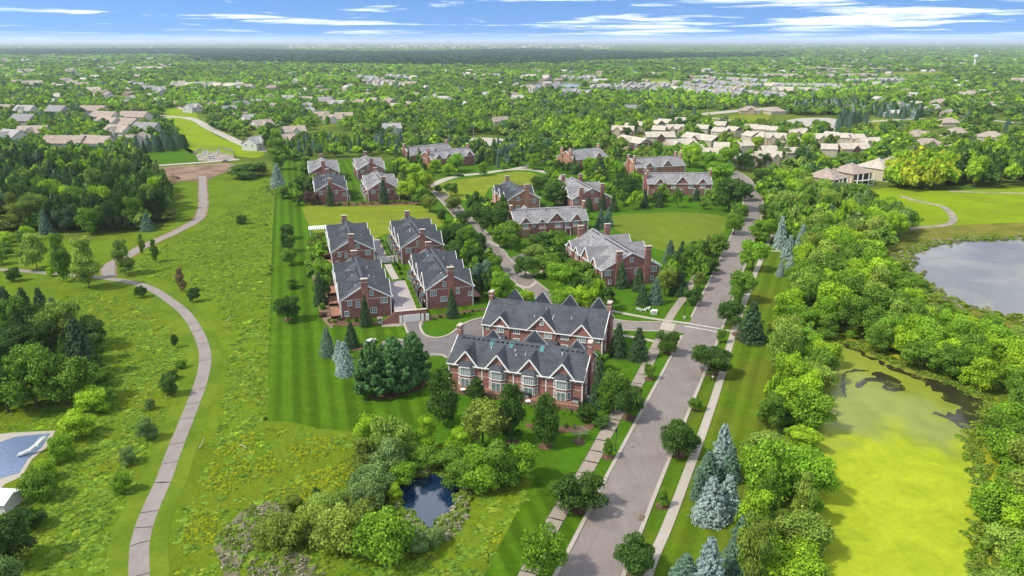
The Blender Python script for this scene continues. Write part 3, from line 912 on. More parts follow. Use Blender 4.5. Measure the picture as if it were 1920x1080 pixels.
def townhouse(label, p0, p1, W, eave, ridge, wall='brick', roof='roof_dark', zr=None, ax=None, L=None, gables=(), chims=(), wins=(), vents=True, decks=(), porches=(), skylights=(), back=1.0, pipes=6, group='red brick townhouses'):
    """a brick townhouse block; p0 and p1 are the ends of its ridge in the photograph. local +x runs along the ridge"""
    a, b = G(*p0, zr or ridge), G(*p1, zr or ridge)
    ang = ax if ax is not None else math.atan2(b.y - a.y, b.x - a.x)
    ln = L or (Vector((b.x - a.x, b.y - a.y)).length - .6)
    u = Vector((math.cos(ang), math.sin(ang), 0))
    c = a + u * (ln / 2 + .3)
    c.z = 0
    root = empty('brick_townhouse', c, ang)
    tag(root, label, 'townhouse', group)
    for k in range(-2, 3):
        q = c + u * (k * ln / 5)
        HOUSES.append((q.x, q.y, W * .56))
    h, w2 = ln / 2, W / 2
    tan = (ridge - eave) / w2
    bm, rm = M[wall], M[roof]
    MB().extrude([(-h, -w2, 0), (-h, w2, 0), (-h, w2, eave - .2), (-h, 0, ridge - .25), (-h, -w2, eave - .2)], (ln, 0, 0)).build('wall', bm, root)
    oh = .5
    chevron(-h - .4, h + .4, w2 + oh, eave - oh * tan, ridge, .16).build('roof', rm, root)
    for s in (-1, 1):
        MB().box(-h - .38, h + .38, s * (w2 + oh + .08) - .08, s * (w2 + oh + .08) + .08, eave - oh * tan - .20, eave - oh * tan + .02).build('gutter', M['white'], root)
    for e in (-1, 1):
        for s in (-1, 1):
            MB().bar((e * (h + .36), s * (w2 + oh), eave - oh * tan - .22), (e * (h + .36), s * .02, ridge - .20), .15, .36).build('rake_board', M['white'], root)
            MB().box(e * h - .13, e * h + .13, s * (w2 + .02) - .12, s * (w2 + .02) + .12, .05, eave - .35).build('downpipe', M['white'], root)
        MB().box(e * (h + .03) - .05, e * (h + .03) + .05, -w2 + .15, w2 - .15, eave - .55, eave - .28).build('band', M['cream'], root)
    for g in gables:
        side, x, gw, proj, ze, zp = g[:6]
        deep = w2 - (zp - eave) / tan if zp > eave else w2
        face = -(w2 + proj)
        hw = gw / 2
        gt = (zp - ze) / hw
        sg = 1 if side == 'S' else -1
        mbw = MB().extrude([(x - hw, sg * face, max(0, g[6] if len(g) > 6 else 0)), (x + hw, sg * face, max(0, g[6] if len(g) > 6 else 0)), (x + hw, sg * face, ze), (x, sg * face, zp - .1), (x - hw, sg * face, ze)], (0, sg * (proj + 1.0), 0))
        gm = mbw.build('gable', bm, root)
        go = .35
        chevron(sg * (face - .4), sg * -max(deep - .05, .05), hw + go, ze - go * gt + .12, zp + .12, .14, 'y', x).build('gable_roof', rm, root)
        for s in (-1, 1):
            MB().bar((x + s * (hw + go), sg * (face - .40), ze - go * gt - .10), (x + s * .02, sg * (face - .40), zp - .06), .15, .34).build('rake_board', M['white'], gm)
    for e, y, w, top in chims:
        chimney(root, e * (h + .12), y, .95, w, top, bm)
    if vents:
        mb = MB()
        n = int(ln / 1.25)
        for k in range(n):
            x = -h + 1.5 + k * (ln - 3) / max(n - 1, 1)
            if (k // 4) % 5 == 4:
                continue
            for s in ((-1, 1) if vents == 2 else (-1,)):
                yy = s * .9
                zt = ridge - .9 * tan
                mb.box(x - .25, x + .25, yy - .22, yy + .22, zt, zt + .24)
        tag(mb.build('roof_vent', M['dark'], root), kind='stuff')
    if pipes:
        mb = MB()
        for k in range(pipes):
            x = random.uniform(-h + 2, h - 2)
            yy = random.choice((-1, 1)) * random.uniform(.25, .6) * w2
            zt = ridge - abs(yy) * tan
            mb.tube([(x, yy, zt - .1), (x, yy, zt + random.uniform(.35, .6))], .13, 6)
        tag(mb.build('vent_pipe', M['white' if roof == 'roof_dark' else 'dark'], root), kind='stuff')
    for x, y in skylights:
        zt = ridge - abs(y) * tan
        s = -1 if y < 0 else 1
        q = [(x - .45, y - .75, ridge - abs(y - .75) * tan + .12), (x + .45, y - .75, ridge - abs(y - .75) * tan + .12), (x + .45, y + .75, ridge - abs(y + .75) * tan + .12), (x - .45, y + .75, ridge - abs(y + .75) * tan + .12)]
        MB().slab(q, .2).build('skylight', M['glass_teal'], root)
    for it in wins:
        face, uu, z, w, hh, st = it[:6]
        pr = it[6] if len(it) > 6 else 0.0
        if face == 'S':
            window(root, uu, -w2 - .01 - pr, z, 'S', w, hh, st)
        elif face == 'N':
            window(root, uu, w2 + .01 + pr, z, 'N', w, hh, st)
        elif face == 'E':
            window(root, h + .01 + pr, uu, z, 'E', w, hh, st)
        else:
            window(root, -h - .01 - pr, uu, z, 'W', w, hh, st)
    for face, x0, x1, dep, zt in decks:
        sg = -1 if face == 'S' else 1
        y0, y1 = sorted((sg * (w2 + .02), sg * (w2 + dep)))
        d = MB().box(x0, x1, y0, y1, zt - .22, zt).build('deck', M['deck'], root)
        r = MB()
        yo = sg * (w2 + dep - .08)
        for z in (zt + .95, zt + .12):
            r.bar((x0, yo, z), (x1, yo, z), .07, .07)
        n = int((x1 - x0) / .5)
        for k in range(n + 1):
            x = x0 + (x1 - x0) * k / n
            r.bar((x, yo, zt), (x, yo, zt + .95), .05, .05, (1, 0, 0))
        r.build('railing', M['dark'] if wall == 'brick' and roof == 'roof_dark' else M['white'], d)
        sk = MB().box(x0 + .1, x1 - .1, yo - .06, yo + .06, 0, zt - .24)
        sk.build('deck_skirt', M['timber'], d)
    for face, x, pw, dep, z in porches:
        sg = -1 if face == 'S' else 1
        y0, y1 = sg * (w2 + .0), sg * (w2 + dep)
        p = MB().slab([(x - pw / 2, y0, z + .8), (x + pw / 2, y0, z + .8), (x + pw / 2, y1, z), (x - pw / 2, y1, z)], .14).build('porch_roof', rm, root)
        for s in (-1, 1):
            MB().box(x + s * (pw / 2 - .2) - .1, x + s * (pw / 2 - .2) + .1, min(y1 - sg * .3, y1 - sg * .1), max(y1 - sg * .3, y1 - sg * .1), 0, z - .14).build('porch_post', M['white'], p)
    return root, h, w2


def bay(root, x, w2, z0, z1, bm, rm, dep=.95, wide=4.0, low=True):
    """a brick bay with slanting cheeks under a gable of the south side"""
    f = -w2
    ring = [(x - wide / 2, f + .3), (x - wide / 2, f), (x - wide / 2 + .9, f - dep), (x + wide / 2 - .9, f - dep), (x + wide / 2, f), (x + wide / 2, f + .3)]
    by = MB().prism(ring, z0, z1).build('bay', bm, root)
    MB().prism([(px * 1.0, py - (.05 if py < f + .1 else 0)) for px, py in ring], 3.55, 3.75).build('band', M['cream'], by)
    mb = MB()
    e = .35
    top = [(x - 1.1, f + .3, z1 + 1.15), (x - 1.1, f - .05, z1 + 1.15), (x + 1.1, f - .05, z1 + 1.15), (x + 1.1, f + .3, z1 + 1.15)]
    low_r = [(x - wide / 2 - e, f + .3, z1), (x - wide / 2 - e, f - .15, z1), (x - wide / 2 + .8, f - dep - e, z1), (x + wide / 2 - .8, f - dep - e, z1), (x + wide / 2 + e, f - .15, z1), (x + wide / 2 + e, f + .3, z1)]
    mb.face([low_r[0], low_r[1], top[1], top[0]])
    mb.face([low_r[1], low_r[2], top[1]])
    mb.face([low_r[2], low_r[3], top[2], top[1]])
    mb.face([low_r[3], low_r[4], top[2]])
    mb.face([low_r[4], low_r[5], top[3], top[2]])
    mb.face(top)
    mb.face(list(reversed(low_r)))
    mb.build('bay_roof', rm, by)
    ga = MB().bar((x - wide / 2 + .75, f - dep - e, z1 - .08), (x + wide / 2 - .75, f - dep - e, z1 - .08), .12, .2)
    ga.build('gutter', M['white'], by)
    window(by, x, f - dep - .01, z1 - 1.35, 'S', 2.0, 1.6, 'grid')
    sl = math.atan2(dep, .9)
    for s in (-1, 1):
        mx, my = x + s * (wide / 2 - .45), f - dep / 2
        window(by, mx + s * .02, my - .02, z1 - 1.35, float(s * sl), .75, 1.6, 'single')
    window(by, x, f - dep - .01, 1.95, 'S', 1.9, 2.1, 'door', 'patio_door')
    for s in (-1, 1):
        mx, my = x + s * (wide / 2 - .45), f - dep / 2
        window(by, mx + s * .02, my - .02, 2.2, float(s * sl), .7, 1.5, 'single')


# ---- the two dark-roofed blocks in front
gx = [-11.4, -3.9, 3.7, 11.2]
r17, h, w2 = townhouse('dark roofed brick block in front, with four gabled bays and red decks', (860, 625), (1098, 666), 14.0, 6.4, 10.5, ax=R(-18.0), L=31.4,
                       gables=[('S', x, 5.5, .06, 6.2, 9.6, 4.5) for x in gx] + [('N', 0.5, 7.5, .5, 6.3, 10.2), ('N', -10, 5, .3, 6.3, 9.2), ('N', 11, 5, .3, 6.3, 9.2)],
                       chims=[(-1, 0.6, 1.7, 12.4), (1, -.5, 1.7, 12.6)], vents=1, skylights=[(-7.1, -1.3), (-2.4, -1.3), (4.9, -1.3)], pipes=14,
                       wins=[('E', -3.2, 4.7, 1.1, 1.4, 'double'), ('E', -3.2, 2.0, 1.1, 1.4, 'double'), ('E', 3.4, 4.7, 1.1, 1.4, 'double')],
                       decks=[('S', -15.2, 15.5, 3.2, 1.0)])
for x in gx:
    bay(r17, x, w2, 0.0, 6.0, M['brick'], M['roof_dark'])
MB().box(-h + .2, h - .2, -w2 - .05, -w2 + .02, 3.57, 3.73).build('band', M['cream'], r17)
for x in (-7.6, -.1, 7.5):
    MB().box(x - .11, x + .11, -w2 - .12, -w2 + .05, 1.1, 6.1).build('downpipe', M['white'], r17)
r18, h, w2 = townhouse('dark roofed brick block directly behind the front one, one tall centre gable', (921, 557), (1146, 581), 14.5, 6.4, 11.0, ax=R(-18.1), L=31.6,
                       gables=[('S', 0.2, 7.4, .35, 6.3, 10.2), ('S', -10.9, 4.8, .30, 6.3, 8.9), ('S', 10.6, 5.2, .30, 6.3, 9.2)] + [('N', x, 7.2, .3, 6.3, 11.2) for x in (-11.8, -4, 3.8, 11.6)],
                       chims=[(-1, 0, 1.8, 12.6), (1, .6, 1.8, 12.8)], vents=0, pipes=10,
                       wins=[('S', -14.5, 5.2, .7, .8, 'single'), ('S', -10.9, 5.3, 1.7, 1.6, 'triple', .33), ('S', -6.6, 5.2, 1.6, 1.5, 'triple'), ('S', 0.2, 8.4, .7, 1.1, 'single', .37), ('S', 1.9, 5.2, 1.8, 1.6, 'grid', .36),
                             ('S', 6.2, 5.2, 1.8, 1.5, 'grid'), ('S', 10.6, 5.2, 1.9, 1.6, 'grid', .32), ('S', 14.6, 5.2, .8, .8, 'single'), ('S', -6.6, 2.2, 1.6, 1.5, 'triple'), ('S', 6.2, 2.2, 1.6, 1.5, 'triple'),
                             ('E', -3, 4.8, 1.1, 1.4, 'double'), ('E', 3, 4.8, 1.1, 1.4, 'double'), ('E', -3, 2, 1.1, 1.4, 'double')],
                       porches=[('S', x, 3.0, 1.6, 3.2) for x in (-10.9, -2.2, 3.0, 10.6)])

# ---- two pairs of blocks either side of the paved court, gable ends to the camera
GA = math.pi / 2 + R(16.4)
side3 = lambda z: [(s, x, 7.4, .0, 6.2, z) for s in ('N', 'S') for x in (-10.2, 0.0, 10.2)]


def gable_wins(k):
    base = [('W', 4.6, 5.1, 1.0, 1.5, 'double'), ('W', -5.2, 5.0, 1.7, 1.5, 'triple'), ('W', -2.0, 2.2, 1.7, 1.4, 'triple'), ('W', -1.7, 7.6, .8, 1.4, 'single'), ('W', 5.6, 1.9, 1.0, 1.4, 'double'), ('W', 2.3, 4.4, 1.0, 1.5, 'double')]
    alt = [('W', 5.0, 5.0, 1.7, 1.5, 'triple'), ('W', 1.6, 7.6, .8, 1.4, 'single'), ('W', 1.9, 3.0, 1.7, 1.4, 'triple'), ('W', -2.4, 5.0, .9, 1.5, 'double'), ('W', -6.1, 3.9, .8, 1.3, 'single')]
    return (base, alt)[k]


sidew = [(s, x, z, 1.5, 1.5, 'triple') for s in ('N', 'S') for x in (-11.5, -5, 1, 7, 12) for z in (5.0, 2.2)]
pq = [('S', x, 3.4, 1.5, 3.3) for x in (-12, -4, 4, 12)]
dq = [('N', -14, -7, 3, 1.2), ('N', -3, 4, 3, 1.2), ('N', 7, 14, 3, 1.2)]
pr = [('N', x, 3.4, 1.5, 3.3) for x in (-12, -4, 4, 12)]
dr = [('S', -14, -7, 3, 2.2), ('S', -3, 4, 3, 2.2), ('S', 7, 14, 3, 2.2)]
townhouse('dark roofed brick block left of the paved court, nearest gable with a tall conifer', (684, 533), (666, 474), 14.2, 6.3, 10.4, ax=GA, L=30.5, gables=side3(9.9), chims=[(-1, .2, 1.9, 11.9), (1, 0.4, 1.9, 11.9)],
          wins=gable_wins(0) + sidew, vents=2, pipes=12, porches=pq, decks=dq)
townhouse('dark roofed brick block right of the paved court, beside the island lawn', (843, 513), (805, 457), 14.0, 6.6, 10.8, ax=GA, L=31.5, gables=side3(10.2), chims=[(-1, -.3, 1.9, 12.6), (1, 0.6, 1.9, 12.2)],
          wins=gable_wins(1) + sidew, vents=2, pipes=8, porches=pr, decks=dr)
townhouse('dark roofed brick block at the far left of the court, next to the white pergola', (660, 448), (650, 406), 14.6, 6.3, 10.4, ax=GA, L=30.0, gables=side3(9.9), chims=[(-1, .3, 1.9, 12.0), (1, .5, 1.9, 12.0)],
          wins=gable_wins(0) + sidew, vents=2, pipes=5, porches=pq, decks=dq)
townhouse('dark roofed brick block at the far right of the court, by the yellow lawn', (791, 439), (765, 404), 15.0, 6.5, 10.8, ax=GA, L=31.0, gables=side3(10.2), chims=[(-1, -.2, 1.9, 12.4), (1, .5, 1.9, 12.4)],
          wins=gable_wins(1) + sidew, vents=2, pipes=5, porches=pr, decks=dr)
# ---- the four blocks beyond the yellow lawn
side2 = lambda z: [(s, x, 8.5, .0, 6.2, z) for s in ('N', 'S') for x in (-8.0, 6.0)]
townhouse('dark roofed brick block beyond the yellow lawn, near left of four, conifer on its gable', (620, 341), (611, 321), 15.0, 6.3, 10.4, ax=GA, L=29, gables=side2(9.8), chims=[(-1, .3, 2.0, 12.0), (1, .3, 2.0, 12)], wins=gable_wins(1), vents=2, pipes=5, porches=pq)
townhouse('grey roofed brick block beyond the yellow lawn, near right of four, broad gable', (718, 337), (701, 318), 15.4, 6.3, 10.8, roof='roof_grey', ax=GA, L=30, gables=side2(9.9), chims=[(-1, -.2, 2.0, 12.2), (1, .3, 2.0, 12)], wins=gable_wins(1), vents=2, pipes=4, porches=pr)
townhouse('grey roofed brick block at back left of the four beyond the yellow lawn', (607, 308), (603, 292), 16.0, 6.3, 10.6, roof='roof_grey', ax=GA, L=28, gables=side2(9.8), chims=[(-1, .3, 2.0, 12.4), (1, .3, 2.0, 12.4)], wins=gable_wins(0), vents=0, pipes=3)
townhouse('grey roofed brick block at back right of the four beyond the yellow lawn', (695, 303), (684, 289), 15.5, 6.3, 10.6, roof='roof_grey', ax=GA, L=28, gables=side2(9.8), chims=[(-1, -.3, 2.0, 12.4), (1, .3, 2.0, 12.4)], wins=gable_wins(1), vents=2, pipes=3)
# ---- blocks round the oval and the round lawn
sw = [('S', x, z, 1.8, 1.6, 'grid') for x in (-11, -4, 4, 11) for z in (5.0, 2.1)]
townhouse('grey roofed brick block with four dark dormer gables behind the loop street', (797, 284), (870, 276), 15.0, 6.3, 10.4, roof='roof_grey', L=33, gables=[('S', x, 5.6, .3, 6.2, 9.2) for x in (-12, -4, 4, 12)],
          chims=[(-1, -3, 2, 12.4), (1, 0, 2, 12.4)], wins=sw, vents=1, pipes=3, wall='brick')
townhouse('long grey roofed brick block half hidden behind the one with four dormers', (757, 276), (832, 268), 15.0, 6.3, 10.6, roof='roof_grey', L=34, gables=[('S', 2, 6, .3, 6.2, 9.4)], chims=[(-1, 0, 2, 12.6), (1, 0, 2, 12.6)], wins=sw[:4], vents=1, pipes=3)
townhouse('dark roofed orange brick block with white trimmed dormers beside the oval green', (983, 356), (947, 334), 15.5, 6.4, 10.6, wall='brick_o', L=27, gables=[('N', x, 5.0, .6, 6.2, 9.4) for x in (-9.5, -1, 8)] + [('S', 0, 9, 0, 6.2, 10)],
          chims=[(-1, -1.2, 2.2, 13.0), (1, .3, 2.0, 12.4)], wins=[('W', 3.0, 6.4, 1.3, 1.5, 'double'), ('W', 3.0, 2.6, 1.3, 1.5, 'double'), ('W', -5, 5, 1.3, 1.5, 'double')] + [('N', x, z, 1.8, 1.7, 'grid', .6) for x in (-9.5, -1, 8) for z in (5.2, 2.2)],
          vents=0, skylights=[(-6, 2.2), (-1.5, 2.2), (4, 2.2), (-3, 4.2)], decks=[('N', -11, 12, 4, 1.0)], pipes=2)
townhouse('grey roofed brick block with two gable chimneys behind the tall spruces', (1111, 352), (1057, 323), 19.0, 6.3, 11.0, roof='roof_grey', L=30, gables=[('S', 2, 10, 0, 6.2, 10.4), ('N', -6, 8, 0, 6.2, 10)],
          chims=[(-1, 5.4, 2.0, 11.2), (-1, -5.0, 2.0, 12.6), (1, 4.6, 2, 12), (1, -4.6, 2, 12)], wins=[('W', 0, 9, .8, 1.2, 'single'), ('W', 7.6, 4.6, 1.5, 1.5, 'double'), ('W', -2.4, 4.6, 1.5, 1.5, 'double')], vents=2, pipes=5)
bal = [('S', x, z, 1.6, 2.0, 'door', .3) for x in (-11.2, -4.2, 2.4, 10) for z in (5.0,)]
townhouse('grey roofed brick block with white balconies beside the interior street', (957, 392), (1092, 385), 14.5, 6.4, 10.6, roof='roof_grey', L=31, gables=[('S', 1.8, 7.4, .3, 6.2, 10.0), ('S', -11.2, 4.8, .3, 6.2, 8.8), ('S', 10.4, 5, .3, 6.2, 9.2), ('S', -4.4, 3.4, .4, 6.2, 7.8), ('N', -8, 7, .2, 6.2, 10.2)],
          chims=[(1, -1, 2.0, 12.6), (-1, 0, 2.0, 12.0)], wins=bal + [('S', -7.8, 5.1, 1.3, 1.5, 'double'), ('S', 6.4, 5.1, 1.3, 1.5, 'double'), ('S', 13.6, 5.1, 1.3, 1.5, 'double')], vents=1, pipes=6,
          decks=[('S', -12.8, -9.6, 1.4, 3.7), ('S', -5.8, -2.6, 1.4, 3.7), ('S', .8, 4, 1.4, 3.7), ('S', 8.6, 11.6, 1.4, 3.7)], porches=[('S', 6.6, 2.6, 1.4, 3.2)])
townhouse('big grey roofed brick block with two tall gable chimneys by the round lawn', (1186, 473), (1109, 426), 20.5, 6.4, 11.4, roof='roof_grey', L=33, gables=[('N', -11, 5, .5, 6.3, 9.0), ('N', -3.5, 7, .5, 6.3, 10.4), ('N', 5, 4, .5, 6.3, 8.4), ('N', 11.5, 5, .5, 6.3, 9.0), ('S', -3, 10, 0, 6.3, 10.8), ('S', 9, 8, 0, 6.3, 10.4)],
          chims=[(-1, 4.6, 2.1, 11.9), (-1, -5.6, 2.1, 12.9), (1, 4.8, 2.1, 12.6), (1, -5.6, 2.1, 12.6)],
          wins=[('W', 0, 8.8, .9, 1.3, 'single'), ('W', 8.3, 5.0, 1.7, 1.6, 'triple'), ('W', 2.0, 2.6, 1.0, 1.4, 'double'), ('W', -2.2, 4.6, 1.7, 1.5, 'triple'), ('W', -8.2, 5.0, 1.7, 1.6, 'triple'), ('W', -7.6, 2.0, .9, 1.3, 'single'), ('W', 7.4, 1.9, .9, 1.3, 'single')] +
          [('N', x, 5.0, 1.6, 1.9, 'door', .52) for x in (-11, -3.5, 5, 11.5)], vents=2, pipes=8, decks=[('N', -12.6, -9.4, 1.5, 3.7), ('N', -5.1, -1.9, 1.5, 3.7), ('N', 10, 13, 1.5, 3.7)], porches=[('N', -7.4, 3, 1.6, 3.2), ('N', 1.2, 3, 1.6, 3.2)])
townhouse('wide grey roofed brick block facing the round lawn across its path', (1211, 323), (1331, 323), 15.0, 6.4, 10.8, roof='roof_grey', L=33, gables=[('S', 1, 7.4, .3, 6.2, 10.2), ('S', -10.5, 5.2, .3, 6.2, 9.2), ('S', 11.5, 5.2, .3, 6.2, 9.2)],
          chims=[(-1, -3.6, 2.0, 12.2), (-1, 2.6, 2.0, 12.4), (1, -2, 2.0, 12.6)], wins=[('S', x, 5.0, 1.7, 2.0, 'door', .3) for x in (-10.5, -3.5, 5.5, 11.5)] + [('S', x, 2.0, 1.5, 1.7, 'double') for x in (-13, -7, -2, 4, 8, 14)], vents=1, pipes=5,
          decks=[('S', -12, -9, 1.4, 3.7), ('S', -5, -2, 1.4, 3.7), ('S', 4, 7, 1.4, 3.7), ('S', 10, 13, 1.4, 3.7)], porches=[('S', x, 2.8, 1.6, 3.0) for x in (-7, -.5, 8.2, 14)])
townhouse('grey roofed brick block behind, with a tall bare chimney on its left gable', (1061, 283), (1121, 276), 17.0, 6.4, 10.8, roof='roof_grey', L=28, chims=[(-1, -4, 2.0, 12.4), (-1, 4, 2.0, 12.4), (1, 0, 2.0, 12.8)], wall='brick_o', gables=[('S', 6, 6, .3, 6.2, 9.4)], wins=sw[:4], vents=0, pipes=4)
townhouse('grey roofed brick block with one dark dormer behind the wide one', (1182, 296), (1262, 292), 16.0, 6.4, 10.8, roof='roof_grey', L=32, chims=[(-1, -5, 2.0, 12.6), (-1, 3, 2.0, 12.2), (1, -2, 2.0, 12.8), (1, 4, 2.0, 12.4)], wall='brick_o', gables=[('S', 4, 7, .3, 6.2, 10), ('S', -8, 6, .3, 6.2, 9)], wins=sw[:4], vents=1, pipes=5)

# ---- the paved court over the garage
def court(A, B, depth, z, lab):
    a, b = G(*A), G(*B)
    u = (b - a).normalized()
    d = Vector((-u.y, u.x, 0))
    c = (a + b) / 2
    ang = math.atan2(u.y, u.x)
    w = (b - a).length
    root = empty('garage_court', c, ang)
    tag(root, lab, 'terrace')
    MB().box(-w / 2, w / 2, .5, depth, 0, z).build('court_deck', M['paver'], root)
    fw = MB().box(-w / 2 - .4, w / 2 + .5, -.3, .5, 0, z + .9).build('front_wall', M['brick'], root)
    MB().box(-w / 2 - .45, w / 2 + .55, -.36, .56, z + .895, z + 1.02).build('coping', M['cream'], fw)
    MB().extrude([(-w / 2 - .4, -.25, 0), (-w / 2 - 3.6, -.25, 0), (-w / 2 - 3.6, -.25, 1.2), (-w / 2 - .4, -.25, z + .9)], (0, .4, 0)).build('wing_wall', M['brick'], fw)
    gx0 = 0.2
    g = MB().box(gx0 - 2.4, gx0 + 2.4, -.42, -.28, .05, 2.35)
    gd = g.build('garage_door', M['white'], root)
    for k in range(1, 4):
        MB().box(gx0 - 2.4, gx0 + 2.4, -.43, -.40, .05 + k * .57 - .02, .05 + k * .57 + .02).build('panel_joint', M['side_grey'], gd)
    for x in (gx0 - 3.1, gx0 + 3.1):
        MB().box(x - .4, x + .4, -.40, -.28, .05, 2.3).build('side_panel', M['white'], root)
    MB().box(gx0 + 4.0, gx0 + 5.0, -.40, -.28, .05, 2.25).build('door', M['white'], root)
    for k in range(6):
        y = 4 + k * (depth - 8) / 5
        pl = MB().box(w / 2 - 2.2, w / 2 - .3, y - 2.2, y + 2.2, z, z + .5).build('planter', M['cream'], root)
        MB().box(w / 2 - 2.0, w / 2 - .5, y - 2.0, y + 2.0, z + .48, z + .75).build('planter_soil', M['lawn_in'], pl)
    MB().box(-w / 2 + .1, w / 2 - .1, depth * .47, depth * .53, z + .003, z + .03).build('cross_path', M['concrete'], root)
    st = MB()
    for k in range(8):
        st.box(-w / 2 - 5.2, -w / 2 - 3.8, .2 + k * .35, .55 + k * .35, 0, .18 + k * .17)
    st.build('steps', M['concrete'], root)


court((744, 606), (797, 601), 31, 2.6, 'raised paved court with brick front wall and white garage door between the near blocks')
court((700, 494), (738, 491), 30, 1.2, 'far half of the paved court between the two far dark roofed blocks')

# ---- white pergola at the far left block
def pergola():
    c = G(596, 440)
    root = empty('pergola', c, R(16.4))
    tag(root, 'white slatted pergola standing on the lawn left of the dark roofs', 'pergola')
    for x in (-3, 3):
        for y in (-2.5, 2.5):
            MB().box(x - .12, x + .12, y - .12, y + .12, 0, 2.7).build('post', M['white'], root)
    for y in (-2.5, 2.5):
        MB().box(-3.5, 3.5, y - .1, y + .1, 2.7, 2.95).build('beam', M['white'], root)
    for k in range(9):
        x = -3.3 + k * .82
        MB().box(x - .24, x + .24, -3.2, 3.2, 2.953, 3.12).build('slat', M['white'], root)


pergola()

# ================================================================== HOUSES FURTHER OFF
_protos = {}


def house_proto(key, L, W, eave, ridge, wall, roof, style='gable', trim='side_white', wins=0, garage=False, cross=0, base=None, porch=False):
    """meshes of one kind of house: list of (part name, mesh, loc, rz, sub-parts)"""
    h, w2 = L / 2, W / 2
    tan = (ridge - eave) / w2
    parts = []
    prof = [(-h, -w2, 0), (-h, w2, 0), (-h, w2, eave), (-h, 0, ridge - .1), (-h, -w2, eave)]
    o = .5
    if style == 'gable':
        parts.append(('wall', MB().extrude(prof, (L, 0, 0)).mesh('wall', M[wall]), (0, 0, 0), 0, []))
        parts.append(('roof', chevron(-h - .45, h + .45, w2 + o, eave - o * tan + .1, ridge + .1, .22).mesh('roof', M[roof]), (0, 0, 0), 0, []))
        if base:
            for e in (-1, 1):
                parts.append(('gable', MB().extrude([(e * (h + .03), -w2 + .2, eave - .1), (e * (h + .03), w2 - .2, eave - .1), (e * (h + .03), 0, ridge - .5)], (e * .06, 0, 0)).mesh('gable', M[base]), (0, 0, 0), 0, []))
    else:
        parts.append(('wall', MB().box(-h, h, -w2, w2, 0, eave).mesh('wall', M[wall]), (0, 0, 0), 0, []))
        mb = MB()
        e = .6
        z0 = eave - .05
        a = [(-h - e, -w2 - e, z0), (h + e, -w2 - e, z0), (h + e, w2 + e, z0), (-h - e, w2 + e, z0)]
        k = max(h - w2 * .9, .3)
        p, q = (-k, 0, ridge), (k, 0, ridge)
        mb.face([a[0], a[1], q, p])
        mb.face([a[1], a[2], q])
        mb.face([a[2], a[3], p, q])
        mb.face([a[3], a[0], p])
        mb.face(list(reversed(a)))
        parts.append(('roof', mb.mesh('roof', M[roof]), (0, 0, 0), 0, []))
    for c in range(cross):
        x = (-h * .5, h * .5, 0)[c] if cross > 1 else 0.0
        gw, zp = W * .5, ridge - .6
        f = -w2 - 1.2
        parts.append(('front_gable', MB().extrude([(x - gw / 2, f, 0), (x + gw / 2, f, 0), (x + gw / 2, f, eave), (x, f, zp - .15), (x - gw / 2, f, eave)], (0, 1.6, 0)).mesh('front_gable', M[base or wall]), (0, 0, 0), 0, []))
        parts.append(('gable_roof', chevron(f - .4, -.3, gw / 2 + .4, eave - .25, zp, .2, 'y', x).mesh('gable_roof', M[roof]), (0, 0, 0), 0, []))
    if wins:
        st = eave > 4
        for k in range(wins):
            x = -h + L * (k + .5) / wins
            for z in ((eave - 1.3, 1.6) if st else (1.7,)):
                for f, y in (('S', -w2 - .02),):
                    parts.append(('window', None, (x, y, z), FACE[f], (1.5, 1.4, 'double')))
        for s in (-1, 1):
            parts.append(('window', None, (-h - .02, s * W * .22, eave - 1.2), FACE['W'], (1.2, 1.4, 'single')))
            parts.append(('window', None, (h + .02, s * W * .22, eave - 1.2), FACE['E'], (1.2, 1.4, 'single')))
    if garage:
        parts.append(('garage_door', MB().box(-h + 1, -h + 5.5, -w2 - .08, -w2 + .05, .05, 2.4).mesh('garage_door', M['white']), (0, 0, 0), 0, []))
    if porch:
        for z in (2.9, 0.25):
            parts.append(('balcony', MB().box(-h + .5, h - .5, -w2 - 2.4, -w2, z - .2, z).mesh('balcony', M['side_white']), (0, 0, 0), 0, []))
        for x in (-h + .7, -h / 3, h / 3, h - .7):
            parts.append(('porch_post', MB().box(x - .2, x + .2, -w2 - 2.35, -w2 - 2.0, 0, eave).mesh('porch_post', M['white']), (0, 0, 0), 0, []))
        parts.append(('opening', MB().box(-h + .8, h - .8, -w2 - .06, -w2 + .02, .4, eave - .5).mesh('opening', M['dark']), (0, 0, 0), 0, []))
    _protos[key] = (parts, max(L, W))


def house(key, loc, rz, label, group, scale=1.0, cat='house', name='house', keep=None):
    parts, size = _protos[key]
    root = empty(name, (loc[0], loc[1], 0), rz)
    root.scale = (scale, scale, scale)
    tag(root, label, cat, group)
    for nm, me, lo, rr, ex in parts:
        if me is None:
            f, g = window_meshes(*ex)
            o = link(nm, f, root, lo, (0, 0, rr))
            link('pane', g, o)
        else:
            link(nm, me, root, lo, (0, 0, rr))
    HOUSES.append((loc[0], loc[1], (keep or size * .55) * scale))
    return root


